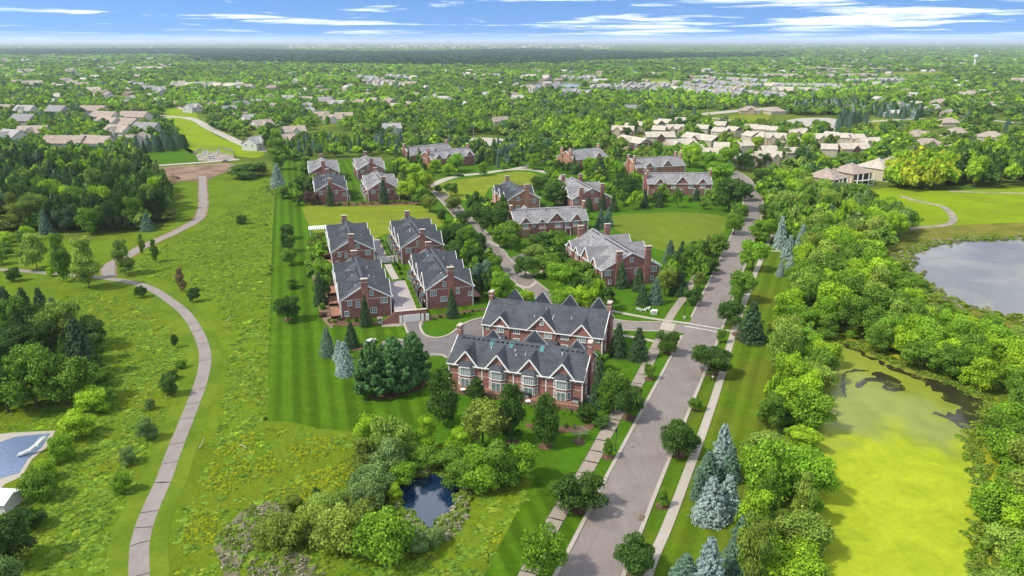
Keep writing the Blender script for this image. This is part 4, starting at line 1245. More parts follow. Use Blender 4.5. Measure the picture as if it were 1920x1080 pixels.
house_proto('town_a', 25, 12, 5.8, 9.0, 'side_cream', 'roof_tan', base='side_brown', wins=5, cross=1)
house_proto('town_b', 19, 12, 5.8, 9.0, 'side_tan', 'roof_tan', base='side_cream', wins=4, cross=2)
house_proto('town_c', 13, 11, 5.8, 8.6, 'side_cream', 'roof_tan', base='side_brown', wins=3)
house_proto('town_d', 22, 12, 5.8, 9.0, 'side_brown', 'roof_tan', base='side_tan', wins=4, cross=1)
house_proto('condo', 13, 15, 6.2, 10.4, 'side_tan', 'roof_brown', 'hip', porch=True)
house_proto('condo_tan', 13.5, 16, 6.2, 10.6, 'side_cream', 'roof_tan', 'hip', porch=True)
house_proto('hip_rosy', 20, 16, 3.4, 7.6, 'side_tan', 'roof_pink', 'hip', cross=1, wins=3)
house_proto('hip_brown', 17, 14, 3.4, 7.0, 'side_cream', 'roof_brown', 'hip', wins=3)
house_proto('gable_rosy', 20, 11, 3.2, 6.4, 'side_white', 'roof_pink', wins=3)
house_proto('gable_brown', 15, 11, 3.4, 6.8, 'side_white', 'roof_brown', wins=2, cross=1)
house_proto('gable_pale', 14, 11, 4.6, 8.0, 'side_white', 'roof_pale', wins=2, cross=1)
house_proto('gable_grey', 16, 11, 4.6, 8.2, 'side_grey', 'roof_grey', wins=2)
house_proto('small_pale', 15, 11, 5.0, 8.6, 'side_grey', 'roof_pale', cross=1)
house_proto('small_brown', 15, 11, 5.0, 8.4, 'side_white', 'roof_brown', cross=1)
house_proto('small_tan', 16, 12, 5.0, 8.8, 'side_white', 'roof_tan')
house_proto('long_brick', 60, 28, 8.0, 8.8, 'roof_brown', 'roof_tan', 'hip')

beige = [((1166, 253), (1212, 261), 'town_d'), ((1210, 248), (1264, 248), 'town_a'), ((1289, 248), (1345, 256), 'town_a'), ((1249, 263), (1300, 260), 'town_b'), ((1285, 272), (1315, 270), 'town_c'),
         ((1317, 278), (1358, 278), 'town_b'), ((1382, 287), (1412, 290), 'town_c'), ((1416, 285), (1457, 284), 'town_b'), ((1148, 236), (1189, 237), 'town_b'), ((1174, 230), (1195, 231), 'town_c'), ((1195, 228), (1214, 228), 'town_c'),
         ((1219, 224), (1240, 226), 'town_c'), ((1236, 222), (1259, 224), 'town_c'), ((1225, 235), (1249, 236), 'town_c'), ((1251, 234), (1281, 234), 'town_b'), ((1266, 220), (1289, 220), 'town_c'), ((1309, 233), (1328, 234), 'town_c'),
         ((1341, 227), (1362, 228), 'town_c'), ((1339, 238), (1366, 240), 'town_c'), ((1366, 236), (1386, 238), 'town_c'), ((1382, 264), (1407, 263), 'town_c'), ((1341, 266), (1367, 267), 'town_c'), ((1399, 232), (1420, 233), 'town_c'),
         ((1420, 234), (1437, 235), 'town_c'), ((1442, 236), (1463, 237), 'town_c'), ((1401, 245), (1420, 248), 'town_c'), ((1420, 247), (1439, 249), 'town_c'), ((1439, 250), (1467, 250), 'town_b'), ((1430, 273), (1452, 273), 'town_c'),
         ((1541, 269), (1569, 270), 'town_c'), ((1573, 269), (1627, 269), 'town_a'), ((1610, 259), (1648, 258), 'town_b'), ((1575, 249), (1594, 250), 'town_c'), ((1596, 251), (1618, 251), 'town_c'), ((1549, 246), (1571, 248), 'town_c'),
         ((1511, 251), (1545, 251), 'town_b'), ((1475, 257), (1496, 257), 'town_c'), ((1474, 244), (1511, 241), 'town_b'), ((1440, 283), (1461, 284), 'town_c'), ((1474, 276), (1496, 276), 'town_c'), ((1453, 249), (1472, 250), 'town_c')]
rows = {}
for i, (a, b, k) in enumerate(beige):
    my = (a[1] + b[1]) / 2
    row = 'front row behind the brick houses' if my > 261 else 'second row behind the brick houses' if my > 246 else 'third row behind the brick houses' if my > 231 else 'back row beside the far road'
    rows.setdefault(row, []).append((a[0] + b[0], i))
row_of = {}
for row, lst in rows.items():
    for n, (_, i) in enumerate(sorted(lst)):
        row_of[i] = (ORD[n], row)
for i, (a, b, k) in enumerate(beige):
    p, q = G(*a, 8.6), G(*b, 8.6)
    n, row = row_of[i]
    what = {'town_a': 'long cream', 'town_b': 'tan', 'town_c': 'short cream', 'town_d': 'brown gabled'}[k]
    parts, size = _protos[k]
    ln = (q - p).length
    o = house(k, (p + q) / 2, math.atan2(q.y - p.y, q.x - p.x), f'{what} townhouse, {n} from the left in the {row}', 'beige townhouses', 1.0, 'townhouse', 'beige_townhouse', keep=9)
    sx = min(max(ln / {'town_a': 25, 'town_b': 19, 'town_c': 13, 'town_d': 22}[k], .8), 1.3)
    o.scale = (sx, 1, 1)
    d = (q - p).normalized()
    for s in (-.3, .3):
        cc = (p + q) / 2 + d * ln * s
        HOUSES.append((cc.x, cc.y, 8))

single = [
    ((1546, 354), 'condo', 40, 'rosy brown hipped condo at the left end of its row above the bright meadow'),
    ((1592, 343), 'condo', 25, 'rosy brown hipped condo, second from the left above the bright meadow'),
    ((1642, 334), 'condo_tan', 32, 'tan hipped condo with white balcony posts above the bright meadow'),
    ((1690, 322), 'condo', 18, 'brown hipped condo at the right end of the row, behind the round tree'),
    ((1716, 262), 'hip_rosy', 40, 'rosy hipped house beside the blue backyard pool'), ((1737, 280), 'hip_rosy', -10, 'rosy hipped house just below the one with the blue pool'), ((1789, 289), 'hip_brown', 20, 'brown hipped house lowest of the group right of the blue pool'),
    ((1792, 256), 'hip_brown', 10, 'brown hipped house among trees up and right of the blue pool'), ((1857, 264), 'hip_brown', -30, 'brown hipped house alone among trees near the right edge'), ((1776, 236), 'hip_brown', 0, 'small tan roofed house with curved front among the right trees'),
    ((1682, 202), 'hip_brown', 20, 'brown roof behind the row of blue spruces'), ((1762, 198), 'hip_rosy', 0, 'rosy roof far right beyond the blue spruces'), ((1818, 180), 'hip_rosy', 20, 'rosy roof far right, leftmost of two near the skyline wood'), ((1868, 182), 'hip_rosy', -20, 'rosy roof far right, second of two near the skyline wood'),
    ((1702, 188), 'hip_brown', 60, 'tall pale roof among dark trees above the spruces'), ((1555, 200), 'hip_brown', 10, 'brown roof left behind the spruce row'), ((1592, 209), 'hip_brown', -20, 'small brown roof in a gap of the spruce row'), ((1452, 214), 'hip_brown', 15, 'large pale hipped hall beside the car park'),
    ((1405, 213), 'hip_rosy', -10, 'low rosy pavilion beside the far road'),
    ((28, 271), 'gable_pale', -25, 'grey and white gabled house at the left edge behind the dark wood'), ((66, 258), 'gable_brown', 10, 'broad tan gabled house above the grey and white one'), ((50, 238), 'gable_grey', -15, 'dark grey roofed house upper left among trees'), ((52, 218), 'gable_pale', -10, 'pale house with bright gable near the left edge'),
    ((112, 219), 'gable_grey', -20, 'grey house with a dormer between two yellow green trees'), ((126, 277), 'gable_rosy', 0, 'red brown gabled house behind the dark wood, left of two'), ((184, 277), 'gable_rosy', -20, 'red brown gabled house half hidden by a dark conifer, right of two'),
    ((266, 274), 'gable_brown', -90 + 16, 'white gable fronted house with tan roof beside the conifers'), ((226, 256), 'gable_brown', -20, 'tan gabled house directly behind the white gable front'), ((280, 256), 'gable_grey', -20, 'blue grey roofed house beside the small cone tree'),
    ((205, 240), 'gable_brown', -20, 'long tan roofed house, middle of the stepped row'), ((236, 240), 'gable_rosy', -20, 'rosy roofed house beside the stepped row'), ((200, 226), 'gable_rosy', -20, 'rosy roofed house at the top of the stepped row'), ((255, 226), 'gable_rosy', -10, 'rosy roof upper right of the stepped row'),
    ((175, 214), 'gable_rosy', 0, 'low rosy roof far behind the stepped row'), ((12, 213), 'gable_brown', 0, 'tan roof cut by the left edge of the picture'),
    ((482, 280), 'gable_pale', 70, 'white gable ended house behind the bushy tree at the field corner'), ((536, 271), 'gable_brown', 60, 'tall white house with tan roof left of the tall round trees'), ((552, 254), 'gable_brown', 30, 'tan gabled house with peaked roof by the blue spruce'), ((362, 210), 'gable_pale', 70, 'white gable end at the head of the bright field'),
    ((395, 205), 'gable_rosy', 70, 'rosy roof just right of the white gable end'), ((430, 215), 'gable_pale', 60, 'pale roofed house in the street by the field, upper'), ((452, 205), 'gable_grey', 60, 'grey roofed house with dormers in the street by the field'), ((450, 226), 'gable_brown', 50, 'brown roofed house in the street by the field, middle'),
    ((472, 233), 'gable_pale', 50, 'pale brown roofed house in the street by the field, lower'), ((492, 241), 'gable_brown', 50, 'last brown roofed house in the street by the field'), ((510, 207), 'gable_brown', 10, 'low brown roof among round trees above the street'), ((487, 201), 'gable_pale', 10, 'pale gabled roof among round trees above the street'),
    ((578, 218), 'gable_pale', 80, 'pale grey row house end, near part'), ((575, 208), 'gable_pale', 80, 'pale grey row house end, far part'), ((605, 224), 'gable_brown', 30, 'brown hipped house right of the pale row house'), ((624, 230), 'gable_brown', 20, 'second brown house right of the pale row house'), ((645, 226), 'gable_brown', 10, 'third brown house right of the pale row house'),
    ((542, 193), 'gable_pale', -10, 'pale terrace house, left end of the far terrace'), ((575, 193), 'gable_brown', -10, 'brown roofed terrace house, second in the far terrace'), ((612, 197), 'gable_grey', -15, 'blue grey roofed terrace house, third in the far terrace'), ((636, 203), 'gable_pale', -20, 'white terrace house, right end of the far terrace'),
    ((735, 250), 'gable_pale', 20, 'pale roof alone in the wood behind the brick blocks'), ((935, 233), 'gable_rosy', 40, 'rosy hipped roof in the wood beside the pale car park'), ((820, 186), 'gable_pale', 60, 'white gable end in the middle of the far wood'), ((782, 183), 'gable_brown', 30, 'brown roof left of the white gable in the far wood'),
    ((1186, 212), 'gable_grey', 0, 'dark grey flat house in front of the far wood'),
]
for (px, key, deg, lab) in single:
    g = G(*px)
    house(key, g, R(deg), lab, 'condos above the meadow' if 'condo' in key else 'detached houses among the trees', 1.45 if px[0] < 340 else 1.2 if px[0] < 700 else 1.1, 'condo' if 'condo' in key else 'house', 'condo' if 'condo' in key else 'house')

far_rows = [((34, 158), (76, 166), 5, 'small_brown', 'far left row'), ((120, 156), (160, 167), 6, 'small_brown', 'second row from the left'), ((172, 174), (208, 187), 5, 'small_brown', 'row down to the yellow field'),
            ((248, 162), (306, 180), 7, 'small_pale', 'row right of the yellow field'), ((318, 164), (478, 168), 13, 'small_tan', 'long row before the far wood'), ((128, 135), (142, 137), 2, 'small_brown', 'pair far left'),
            ((40, 137), (70, 138), 3, 'small_brown', 'row at the upper left'), ((200, 133), (212, 133), 2, 'small_pale', 'pair beside the far wood'), ((245, 132), (305, 132), 5, 'small_tan', 'row at the dark wood'),
            ((672, 150), (720, 156), 4, 'small_pale', 'middle cluster, upper row'), ((690, 157), (790, 166), 7, 'small_brown', 'middle cluster, lower row'), ((725, 148), (780, 152), 5, 'small_pale', 'middle cluster, back row'), ((865, 145), (880, 147), 2, 'small_tan', 'pair right of the middle cluster'),
            ((905, 146), (940, 146), 3, 'small_brown', 'row before the far lake'), ((975, 149), (1030, 151), 4, 'small_tan', 'row before the far lake'), ((1050, 150), (1120, 152), 5, 'small_pale', 'row behind the far lake'), ((980, 170), (1010, 174), 3, 'small_brown', 'row below the far lake'),
            ((1060, 178), (1110, 182), 4, 'small_pale', 'grey roofed row in the centre wood'), ((1105, 170), (1262, 170), 12, 'small_pale', 'long grey roofed row left'), ((1150, 166), (1250, 165), 7, 'small_pale', 'upper grey roofed row left'), ((1265, 172), (1390, 186), 10, 'small_pale', 'grey row running down right'),
            ((1280, 165), (1400, 178), 9, 'small_pale', 'second grey roofed row'), ((1300, 158), (1430, 170), 9, 'small_pale', 'third grey roofed row'), ((1305, 149), (1440, 160), 9, 'small_pale', 'fourth grey roofed row'), ((1330, 143), (1440, 150), 7, 'small_pale', 'fifth grey roofed row'),
            ((1400, 182), (1470, 186), 5, 'small_pale', 'lowest grey roofed row'), ((1440, 167), (1580, 170), 11, 'small_pale', 'grey row on the right'), ((1450, 176), (1530, 179), 6, 'small_pale', 'lower grey row at right'), ((1440, 147), (1500, 149), 5, 'small_brown', 'brown roofed row right'),
            ((1585, 158), (1690, 156), 8, 'small_pale', 'pale row at right'), ((1540, 148), (1640, 146), 7, 'small_brown', 'brown row at right behind'), ((1895, 156), (1920, 157), 2, 'small_brown', 'pair at the right edge'), ((1315, 136), (1332, 137), 2, 'small_pale', 'pair before the dark far wood')]
for (a, b, n, key, what) in far_rows:
    p, q = G(*a), G(*b)
    ang = math.atan2(q.y - p.y, q.x - p.x)
    for k in range(n):
        f = (k + .5) / n
        g = p.lerp(q, f) + Vector((random.uniform(-4, 4), random.uniform(-6, 6), 0))
        kk = key if random.random() < .75 else random.choice(['small_pale', 'small_brown', 'small_tan'])
        rf = {'small_pale': 'pale grey', 'small_brown': 'brown', 'small_tan': 'tan'}[kk]
        house(kk, g, ang + random.choice((0, math.pi / 2)) + random.uniform(-.25, .25), f'{rf} roofed house, {ORD[k]} from the left, {what}', 'far houses in rows', random.uniform(1.0, 1.3))
for (px, lab) in [((1535, 133), 'low rosy brick school building far right, left wing'), ((1572, 135), 'low rosy brick school building far right, right wing'), ((1637, 134), 'long rosy brick hall beyond the school')]:
    house('long_brick', G(*px), 0, lab, 'far public buildings', 1.0, 'building', 'brick_building')

# many more roofs show between the trees than can be told apart: their places, built as one mass further down
MASS_HOUSES = []
for (x0, x1, y0, y1, num) in ((0, 330, 128, 200, 70), (330, 640, 140, 205, 40), (640, 980, 136, 205, 80), (1000, 1290, 132, 176, 44), (1290, 1700, 128, 180, 80), (1640, 1925, 132, 220, 40), (0, 330, 108, 128, 60), (1400, 1925, 108, 132, 70)):
    for _ in range(num):
        g = G(random.uniform(x0, x1), y0 + (y1 - y0) * random.random())
        if all((g.x - q[0]) ** 2 + (g.y - q[1]) ** 2 > (q[2] + 12) ** 2 for q in HOUSES):
            MASS_HOUSES.append((g.x, g.y))
            HOUSES.append((g.x, g.y, 6))

# ================================================================== TREES AND SHRUBS
def cards(me_name, pos, nrm, size, tone, mat, aspect=1.0):
    """many small leaf-sized quads: pos (n,3), outward directions nrm (n,3), size (n), tone (n)"""
    n = len(pos)
    jit = nrm + rng.normal(0, .55, (n, 3))
    jit /= np.linalg.norm(jit, axis=1)[:, None] + 1e-9
    a = np.cross(jit, rng.normal(0, 1, (n, 3)))
    a /= np.linalg.norm(a, axis=1)[:, None] + 1e-9
    b = np.cross(jit, a)
    s = size[:, None] * .5
    v = np.empty((n, 4, 3))
    v[:, 0] = pos - a * s * aspect - b * s * .55
    v[:, 1] = pos + a * s * .25 - b * s
    v[:, 2] = pos + a * s * aspect + b * s * .45
    v[:, 3] = pos - a * s * .35 + b * s
    me = bpy.data.meshes.new(me_name)
    me.vertices.add(4 * n)
    me.vertices.foreach_set('co', v.astype(np.float32).ravel())
    me.loops.add(4 * n)
    me.loops.foreach_set('vertex_index', np.arange(4 * n, dtype=np.int32))
    me.polygons.add(n)
    me.polygons.foreach_set('loop_start', np.arange(0, 4 * n, 4, dtype=np.int32))
    at = me.attributes.new('tone', 'FLOAT', 'FACE')
    at.data.foreach_set('value', np.clip(tone, 0, 1).astype(np.float32))
    me.materials.append(mat)
    me.update()
    me.validate()
    return me


def dirs(n):
    d = rng.normal(0, 1, (n, 3))
    return d / np.linalg.norm(d, axis=1)[:, None]


def broad_crown(seed, nleaf, size, shape, mat, z0=.18, lumps=14, name='crown'):
    """a broad-leaved crown made of lumps of leaves; unit width and height, standing on z = 0"""
    r = np.random.default_rng(seed)
    C, Rd = [], []
    for i in range(lumps):
        if shape == 'round':
            th, ph = r.uniform(0, 2 * math.pi), r.uniform(0, 1)
            z = z0 + (1 - z0) * (.16 + .70 * ph)
            env = math.sqrt(max(.04, 1 - (2 * ((z - z0) / (1 - z0)) - .92) ** 2))
            rad = .5 * env * r.uniform(.42, .86)
            rr = r.uniform(.10, .21)
        elif shape == 'tall':
            z = z0 + (1 - z0) * r.uniform(.08, .88)
            env = min(1, 1.5 * (1 - (z - z0) / (1 - z0)) ** .7)
            rad = .5 * env * r.uniform(.2, .6)
            th = r.uniform(0, 2 * math.pi)
            rr = r.uniform(.15, .22) * (.65 + .35 * env)
        elif shape == 'column':
            z = z0 + (1 - z0) * r.uniform(.06, .86)
            q = (z - z0) / (1 - z0)
            env = min(1, .55 + 1.8 * q) * min(1, 2.3 * (1 - q) ** .8)
            rad = .5 * env * r.uniform(.35, .62)
            th = r.uniform(0, 2 * math.pi)
            rr = r.uniform(.17, .24) * (.6 + .4 * env)
        elif shape == 'spread':
            z = z0 + (1 - z0) * r.uniform(.2, .8)
            th = r.uniform(0, 2 * math.pi)
            rad = .5 * r.uniform(.35, .82)
            rr = r.uniform(.09, .20)
        else:                     # bushy, down to the ground
            z = r.uniform(.18, .76)
            th = r.uniform(0, 2 * math.pi)
            rad = .5 * r.uniform(.2, .72) * math.sqrt(max(.1, 1 - max(0, z - .3) ** 2 * 2))
            rr = r.uniform(.10, .21)
        C.append((rad * math.cos(th), rad * math.sin(th), z))
        Rd.append((rr, rr, rr * r.uniform(.65, .95) * (.62 if shape in ('tall', 'column') else 1)))
    C, Rd = np.array(C), np.array(Rd)
    C[0] = (0, 0, z0 + (1 - z0) * .5)
    Rd[0] = (.24, .24, (1 - z0) * .36)
    pick = rng.choice(len(C), nleaf, p=(Rd[:, 0] ** 2) / (Rd[:, 0] ** 2).sum())
    d = dirs(nleaf)
    d[:, 2] = np.where((d[:, 2] < -.2) & (rng.random(nleaf) < .6), -d[:, 2], d[:, 2])
    d /= np.linalg.norm(d, axis=1)[:, None]
    f = 1 - np.abs(rng.normal(0, .20, nleaf)) + rng.normal(0, .10, nleaf) + (rng.random(nleaf) < .10) * rng.uniform(0, .45, nleaf)
    pos = C[pick] + d * Rd[pick] * f[:, None]
    pos[:, 2] = np.clip(pos[:, 2], .015, 1.03)
    lump_tone = r.uniform(.3, .62, len(C))
    tone = lump_tone[pick] + rng.normal(0, .17, nleaf)
    sz = size * rng.uniform(.6, 1.35, nleaf)
    return cards(name, pos, d, sz, tone, mat)


def spruce_crown(seed, nleaf, size, mat, dense=1.0, name='crown'):
    """tiers of drooping boughs round a straight stem"""
    r = np.random.default_rng(seed)
    P, N, T = [], [], []
    tiers = 17
    per = nleaf // (tiers * 11)
    for k in range(tiers):
        zt = .05 + .93 * (k / tiers) ** .92
        R_ = .5 * (1 - zt) ** .68 * r.uniform(.88, 1.08) + .015
        nb = max(5, int(15 * (1 - zt) ** .6))
        for b in range(nb):
            an = 2 * math.pi * (b + r.uniform(-.3, .3)) / nb + k * .7
            ln = R_ * r.uniform(.78, 1.12)
            m = max(6, int(per * 11 / nb * (.25 + 1.5 * (1 - zt))))
            u = rng.uniform(.12, 1.0, m) ** .7
            x = ln * u
            w = .07 * (1 - zt) + .018
            lat = rng.normal(0, w, m) * (1.1 - .6 * u)
            z = zt + .03 * (1 - zt) - .085 * (u ** 1.4) * (1 - zt) ** .5 + .03 * u ** 4 + rng.normal(0, .012, m)
            P.append(np.stack([x * math.cos(an) - lat * math.sin(an), x * math.sin(an) + lat * math.cos(an), z], 1))
            N.append(np.stack([np.full(m, math.cos(an) * .6), np.full(m, math.sin(an) * .6), np.full(m, .75)], 1))
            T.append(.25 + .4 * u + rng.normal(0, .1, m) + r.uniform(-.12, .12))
    P, N, T = np.concatenate(P), np.concatenate(N), np.concatenate(T)
    P[:, 2] = np.clip(P[:, 2], .01, 1.02)
    return cards(name, P, N, size * rng.uniform(.6, 1.3, len(P)), T, mat, 1.5)


def pine_crown(seed, nleaf, size, mat, name='crown'):
    """long plumes that rise at their tips, in open layers"""
    r = np.random.default_rng(seed)
    P, N, T = [], [], []
    nb = 74
    for b in range(nb):
        z = .08 + .86 * (b / nb)
        an = b * 2.4 + r.uniform(-.3, .3)
        ln = .5 * (1 - .88 * max(0, z - .18) ** 1.1 / .80) * r.uniform(.55, 1.15)
        m = nleaf // nb
        u = rng.uniform(.25, 1, m) ** .6
        w = .040
        lat, lz = rng.normal(0, w, m), rng.normal(0, w * .55, m)
        zz = z + .13 * u ** 2 - .02 + lz
        P.append(np.stack([ln * u * math.cos(an) - lat * math.sin(an), ln * u * math.sin(an) + lat * math.cos(an), zz], 1))
        N.append(np.stack([lat * -math.sin(an) * 6 + math.cos(an) * .3, lat * math.cos(an) * 6 + math.sin(an) * .3, .6 + lz * 10], 1))
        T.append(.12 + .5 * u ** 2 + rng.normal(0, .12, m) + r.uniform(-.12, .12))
    P, N, T = np.concatenate(P), np.concatenate(N), np.concatenate(T)
    P[:, 2] = np.clip(P[:, 2], .02, 1.03)
    return cards(name, P, N, size * rng.uniform(.6, 1.4, len(P)), T, mat, 2.1)


def trunk_mesh(seed, top=.62, rad=.022, limbs=5):
    r = random.Random(seed)
    mb = MB()
    lean = (r.uniform(-.02, .02), r.uniform(-.02, .02))
    mb.tube([(0, 0, -.02), (lean[0] * .3, lean[1] * .3, top * .4), (lean[0], lean[1], top)], [rad * 1.25, rad, rad * .45], 7)
    for k in range(limbs):
        an = k * 2.4 + r.uniform(-.4, .4)
        z = top * (.45 + .45 * k / max(limbs, 1))
        L = r.uniform(.16, .28)
        p = Vector((lean[0] * .6, lean[1] * .6, z))
        mb.tube([p, p + Vector((math.cos(an) * L * .5, math.sin(an) * L * .5, L * .35)), p + Vector((math.cos(an) * L, math.sin(an) * L, L * .9))], [rad * .55, rad * .4, rad * .15], 5)
    return mb.mesh('trunk', M['bark'])


CROWN = {
    'round': [broad_crown(10 + i, 9500, .037, 'round', M['leaf'], .10 + .03 * (i % 3), 24 + 3 * (i % 4)) for i in range(8)],
    'tall': [broad_crown(30 + i, 8000, .038, 'tall', M['leaf'], .06, 20) for i in range(3)],
    'column': [broad_crown(40 + i, 9500, .036, 'column', M['leaf'], .04, 30) for i in range(2)],
    'spread': [broad_crown(50 + i, 9000, .037, 'spread', M['leaf'], .14, 30) for i in range(4)],
    'bush': [broad_crown(70 + i, 8500, .038, 'bush', M['leaf'], .05, 26) for i in range(6)],
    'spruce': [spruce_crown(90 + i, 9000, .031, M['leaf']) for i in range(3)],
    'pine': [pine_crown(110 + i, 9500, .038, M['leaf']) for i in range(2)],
}
TRUNK = {'round': [trunk_mesh(i) for i in range(3)], 'tall': [trunk_mesh(9 + i, .8, .014, 6) for i in range(2)], 'spread': [trunk_mesh(20 + i, .55, .020, 7) for i in range(2)],
         'column': [trunk_mesh(14, .8, .014, 6)], 'spruce': [trunk_mesh(30, .9, .013, 0)], 'pine': [trunk_mesh(31, .85, .016, 6)]}
TINT = {'dark': (.020, .055, .013), 'deep': (.025, .070, .014), 'mid': (.045, .118, .015), 'fresh': (.062, .165, .014), 'lime': (.115, .215, .014), 'yellow': (.165, .225, .014), 'olive': (.062, .125, .024),
        'grey': (.056, .122, .042), 'willow': (.083, .165, .03), 'blue': (.155, .20, .18), 'bluegreen': (.07, .115, .075), 'spruce': (.024, .062, .030), 'brown': (.12, .09, .045), 'pine': (.032, .10, .036), 'gold': (.30, .28, .012), 'purple': (.06, .04, .028)}
TINT = {k: (v[0] * (2.0 if k in ('blue', 'bluegreen', 'purple', 'brown') else 2.35 if k in ('lime', 'yellow', 'gold') else 2.8), v[1] * 2.0, v[2] * (2.0 if k in ('blue', 'bluegreen') else 1.6)) for k, v in TINT.items()}
for k in ('mid', 'fresh', 'lime', 'willow', 'olive', 'grey'):
    TINT[k] = tuple(c * 1.07 for c in TINT[k])
WORD = {'dark': 'very dark', 'deep': 'dark green', 'mid': 'mid green', 'fresh': 'fresh green', 'lime': 'lime green', 'yellow': 'yellow green', 'olive': 'olive green', 'grey': 'grey green', 'willow': 'pale green', 'blue': 'silvery blue',
        'bluegreen': 'blue green', 'spruce': 'dark green', 'brown': 'brownish', 'pine': 'deep green', 'gold': 'golden yellow', 'purple': 'reddish brown'}
KIND = {'column': ('deciduous_tree', 'tree'), 'round': ('deciduous_tree', 'tree'), 'tall': ('deciduous_tree', 'tree'), 'spread': ('deciduous_tree', 'tree'), 'bush': ('shrub', 'shrub'), 'spruce': ('spruce_tree', 'spruce'), 'pine': ('pine_tree', 'pine')}
SHAPEW = {'round': 'round', 'tall': 'slender', 'column': 'columnar', 'spread': 'spreading', 'bush': 'bushy', 'spruce': 'conical', 'pine': 'plumed'}
PLANTS = []      # dicts: pos, h, w, shape, tint, label, group


def plant(px, py, h, w, shape, tint, label, group=None):
    """h, w are pixels of the photograph, px, py the foot of the plant"""
    g = G(px, py)
    s = S(py)
    if group and group.startswith('thicket') and shape == 'bush':
        h *= 1.15
        w *= 1.08
    PLANTS.append(dict(p=g, h=max(h / (s * .93) - (0 if shape in ('tall', 'column', 'spruce', 'pine') else (w / s) * .10), h / s * .6), w=w / s, shape=shape, tint=tint, label=label, group=group, hand=True, size=w * h))


# ---- columnar and street trees, each seen by itself
plant(832, 798, 116, 64, 'column', 'deep', 'tall dark columnar tree at the left end of the front brick block', 'dark columnar trees')
plant(893, 752, 46, 40, 'column', 'deep', 'short dark columnar tree before the second bay of the front block', 'dark columnar trees')
plant(960, 832, 124, 54, 'column', 'deep', 'tall dark columnar tree before the middle of the front block', 'dark columnar trees')
plant(1023, 838, 108, 56, 'column', 'deep', 'columnar tree with yellowish tips before the right bays of the front block', 'dark columnar trees')
plant(1018, 1082, 104, 80, 'round', 'fresh', 'bright green round tree at the bottom beside the slab sidewalk', 'street trees')
plant(1086, 960, 86, 98, 'round', 'deep', 'broad dark tree leaning over the slab sidewalk, above the bright one', 'street trees')
plant(1178, 788, 66, 66, 'round', 'deep', 'dark tree beside the slab sidewalk right of the front block', 'street trees')
plant(1250, 663, 50, 48, 'round', 'deep', 'dark round tree at the near corner of the crossing', 'street trees')
plant(1297, 572, 38, 36, 'round', 'deep', 'small dark round tree beyond the crossing on the left side', 'street trees')
plant(1140, 860, 42, 20, 'round', 'mid', 'thin young tree beside the lamp post on the left verge', 'young street trees')
plant(1217, 712, 34, 22, 'round', 'mid', 'thin young tree on the left verge right of the front block', 'young street trees')
plant(1190, 1078, 82, 78, 'round', 'deep', 'dark round tree on the right verge at the bottom', 'street trees')
plant(1272, 857, 74, 70, 'round', 'deep', 'dark round tree on the right verge, second from the bottom', 'street trees')
plant(1331, 704, 60, 72, 'round', 'deep', 'wide dark tree on the right verge beside the walking person', 'street trees')
plant(1242, 951, 42, 24, 'tall', 'mid', 'thin young tree on the right verge near the bottom', 'young street trees')
plant(1303, 770, 28, 25, 'round', 'mid', 'small young tree on the right verge below the wide dark tree', 'young street trees')
plant(1351, 643, 28, 20, 'round', 'mid', 'small young tree on the right verge just below the crosswalk', 'young street trees')
plant(1367, 613, 52, 50, 'round', 'deep', 'dark round tree on the right verge at the crosswalk', 'street trees')
plant(1386, 566, 62, 54, 'round', 'mid', 'round tree on the right verge, first beyond the crosswalk tree', 'street trees')
plant(1410, 508, 60, 54, 'round', 'fresh', 'fresh green round tree on the right verge, second beyond the crosswalk tree', 'street trees')
plant(1429, 452, 44, 54, 'round', 'fresh', 'fresh green round tree on the right verge opposite the round lawn', 'street trees')
plant(1443, 410, 30, 40, 'round', 'deep', 'dark round tree on the right verge where the road bends', 'street trees')
plant(1427, 356, 40, 40, 'round', 'deep', 'dark round tree on the inside of the road bend', 'street trees')
plant(1407, 640, 76, 60, 'spruce', 'spruce', 'dark broad spruce right of the road just below the crosswalk', 'spruces')
for i, (x, y, h, w, tn, lb) in enumerate([(1344, 480, 44, 40, 'mid', 'round tree between the round lawn and the road, nearest'), (1306, 494, 44, 34, 'deep', 'dark pointed tree at the near end of the round lawn'), (1330, 512, 32, 44, 'deep', 'dark low tree beside the slab sidewalk near the round lawn'),
                                          (1376, 440, 42, 38, 'mid', 'round tree left of the road at the middle of the round lawn'), (1388, 414, 34, 34, 'mid', 'low round tree left of the road by the round lawn, upper'), (1366, 394, 62, 66, 'deep', 'large dark round tree at the top corner of the round lawn'),
                                          (1395, 376, 36, 40, 'deep', 'dark tree left of the road just above the round lawn'), (1350, 352, 50, 56, 'fresh', 'large tree behind the right end of the wide grey block'), (1311, 545, 40, 26, 'olive', 'sparse thin tree on the slab sidewalk by the round lawn')]):
    plant(x, y, h, w, 'round', tn, lb, 'trees by the round lawn')

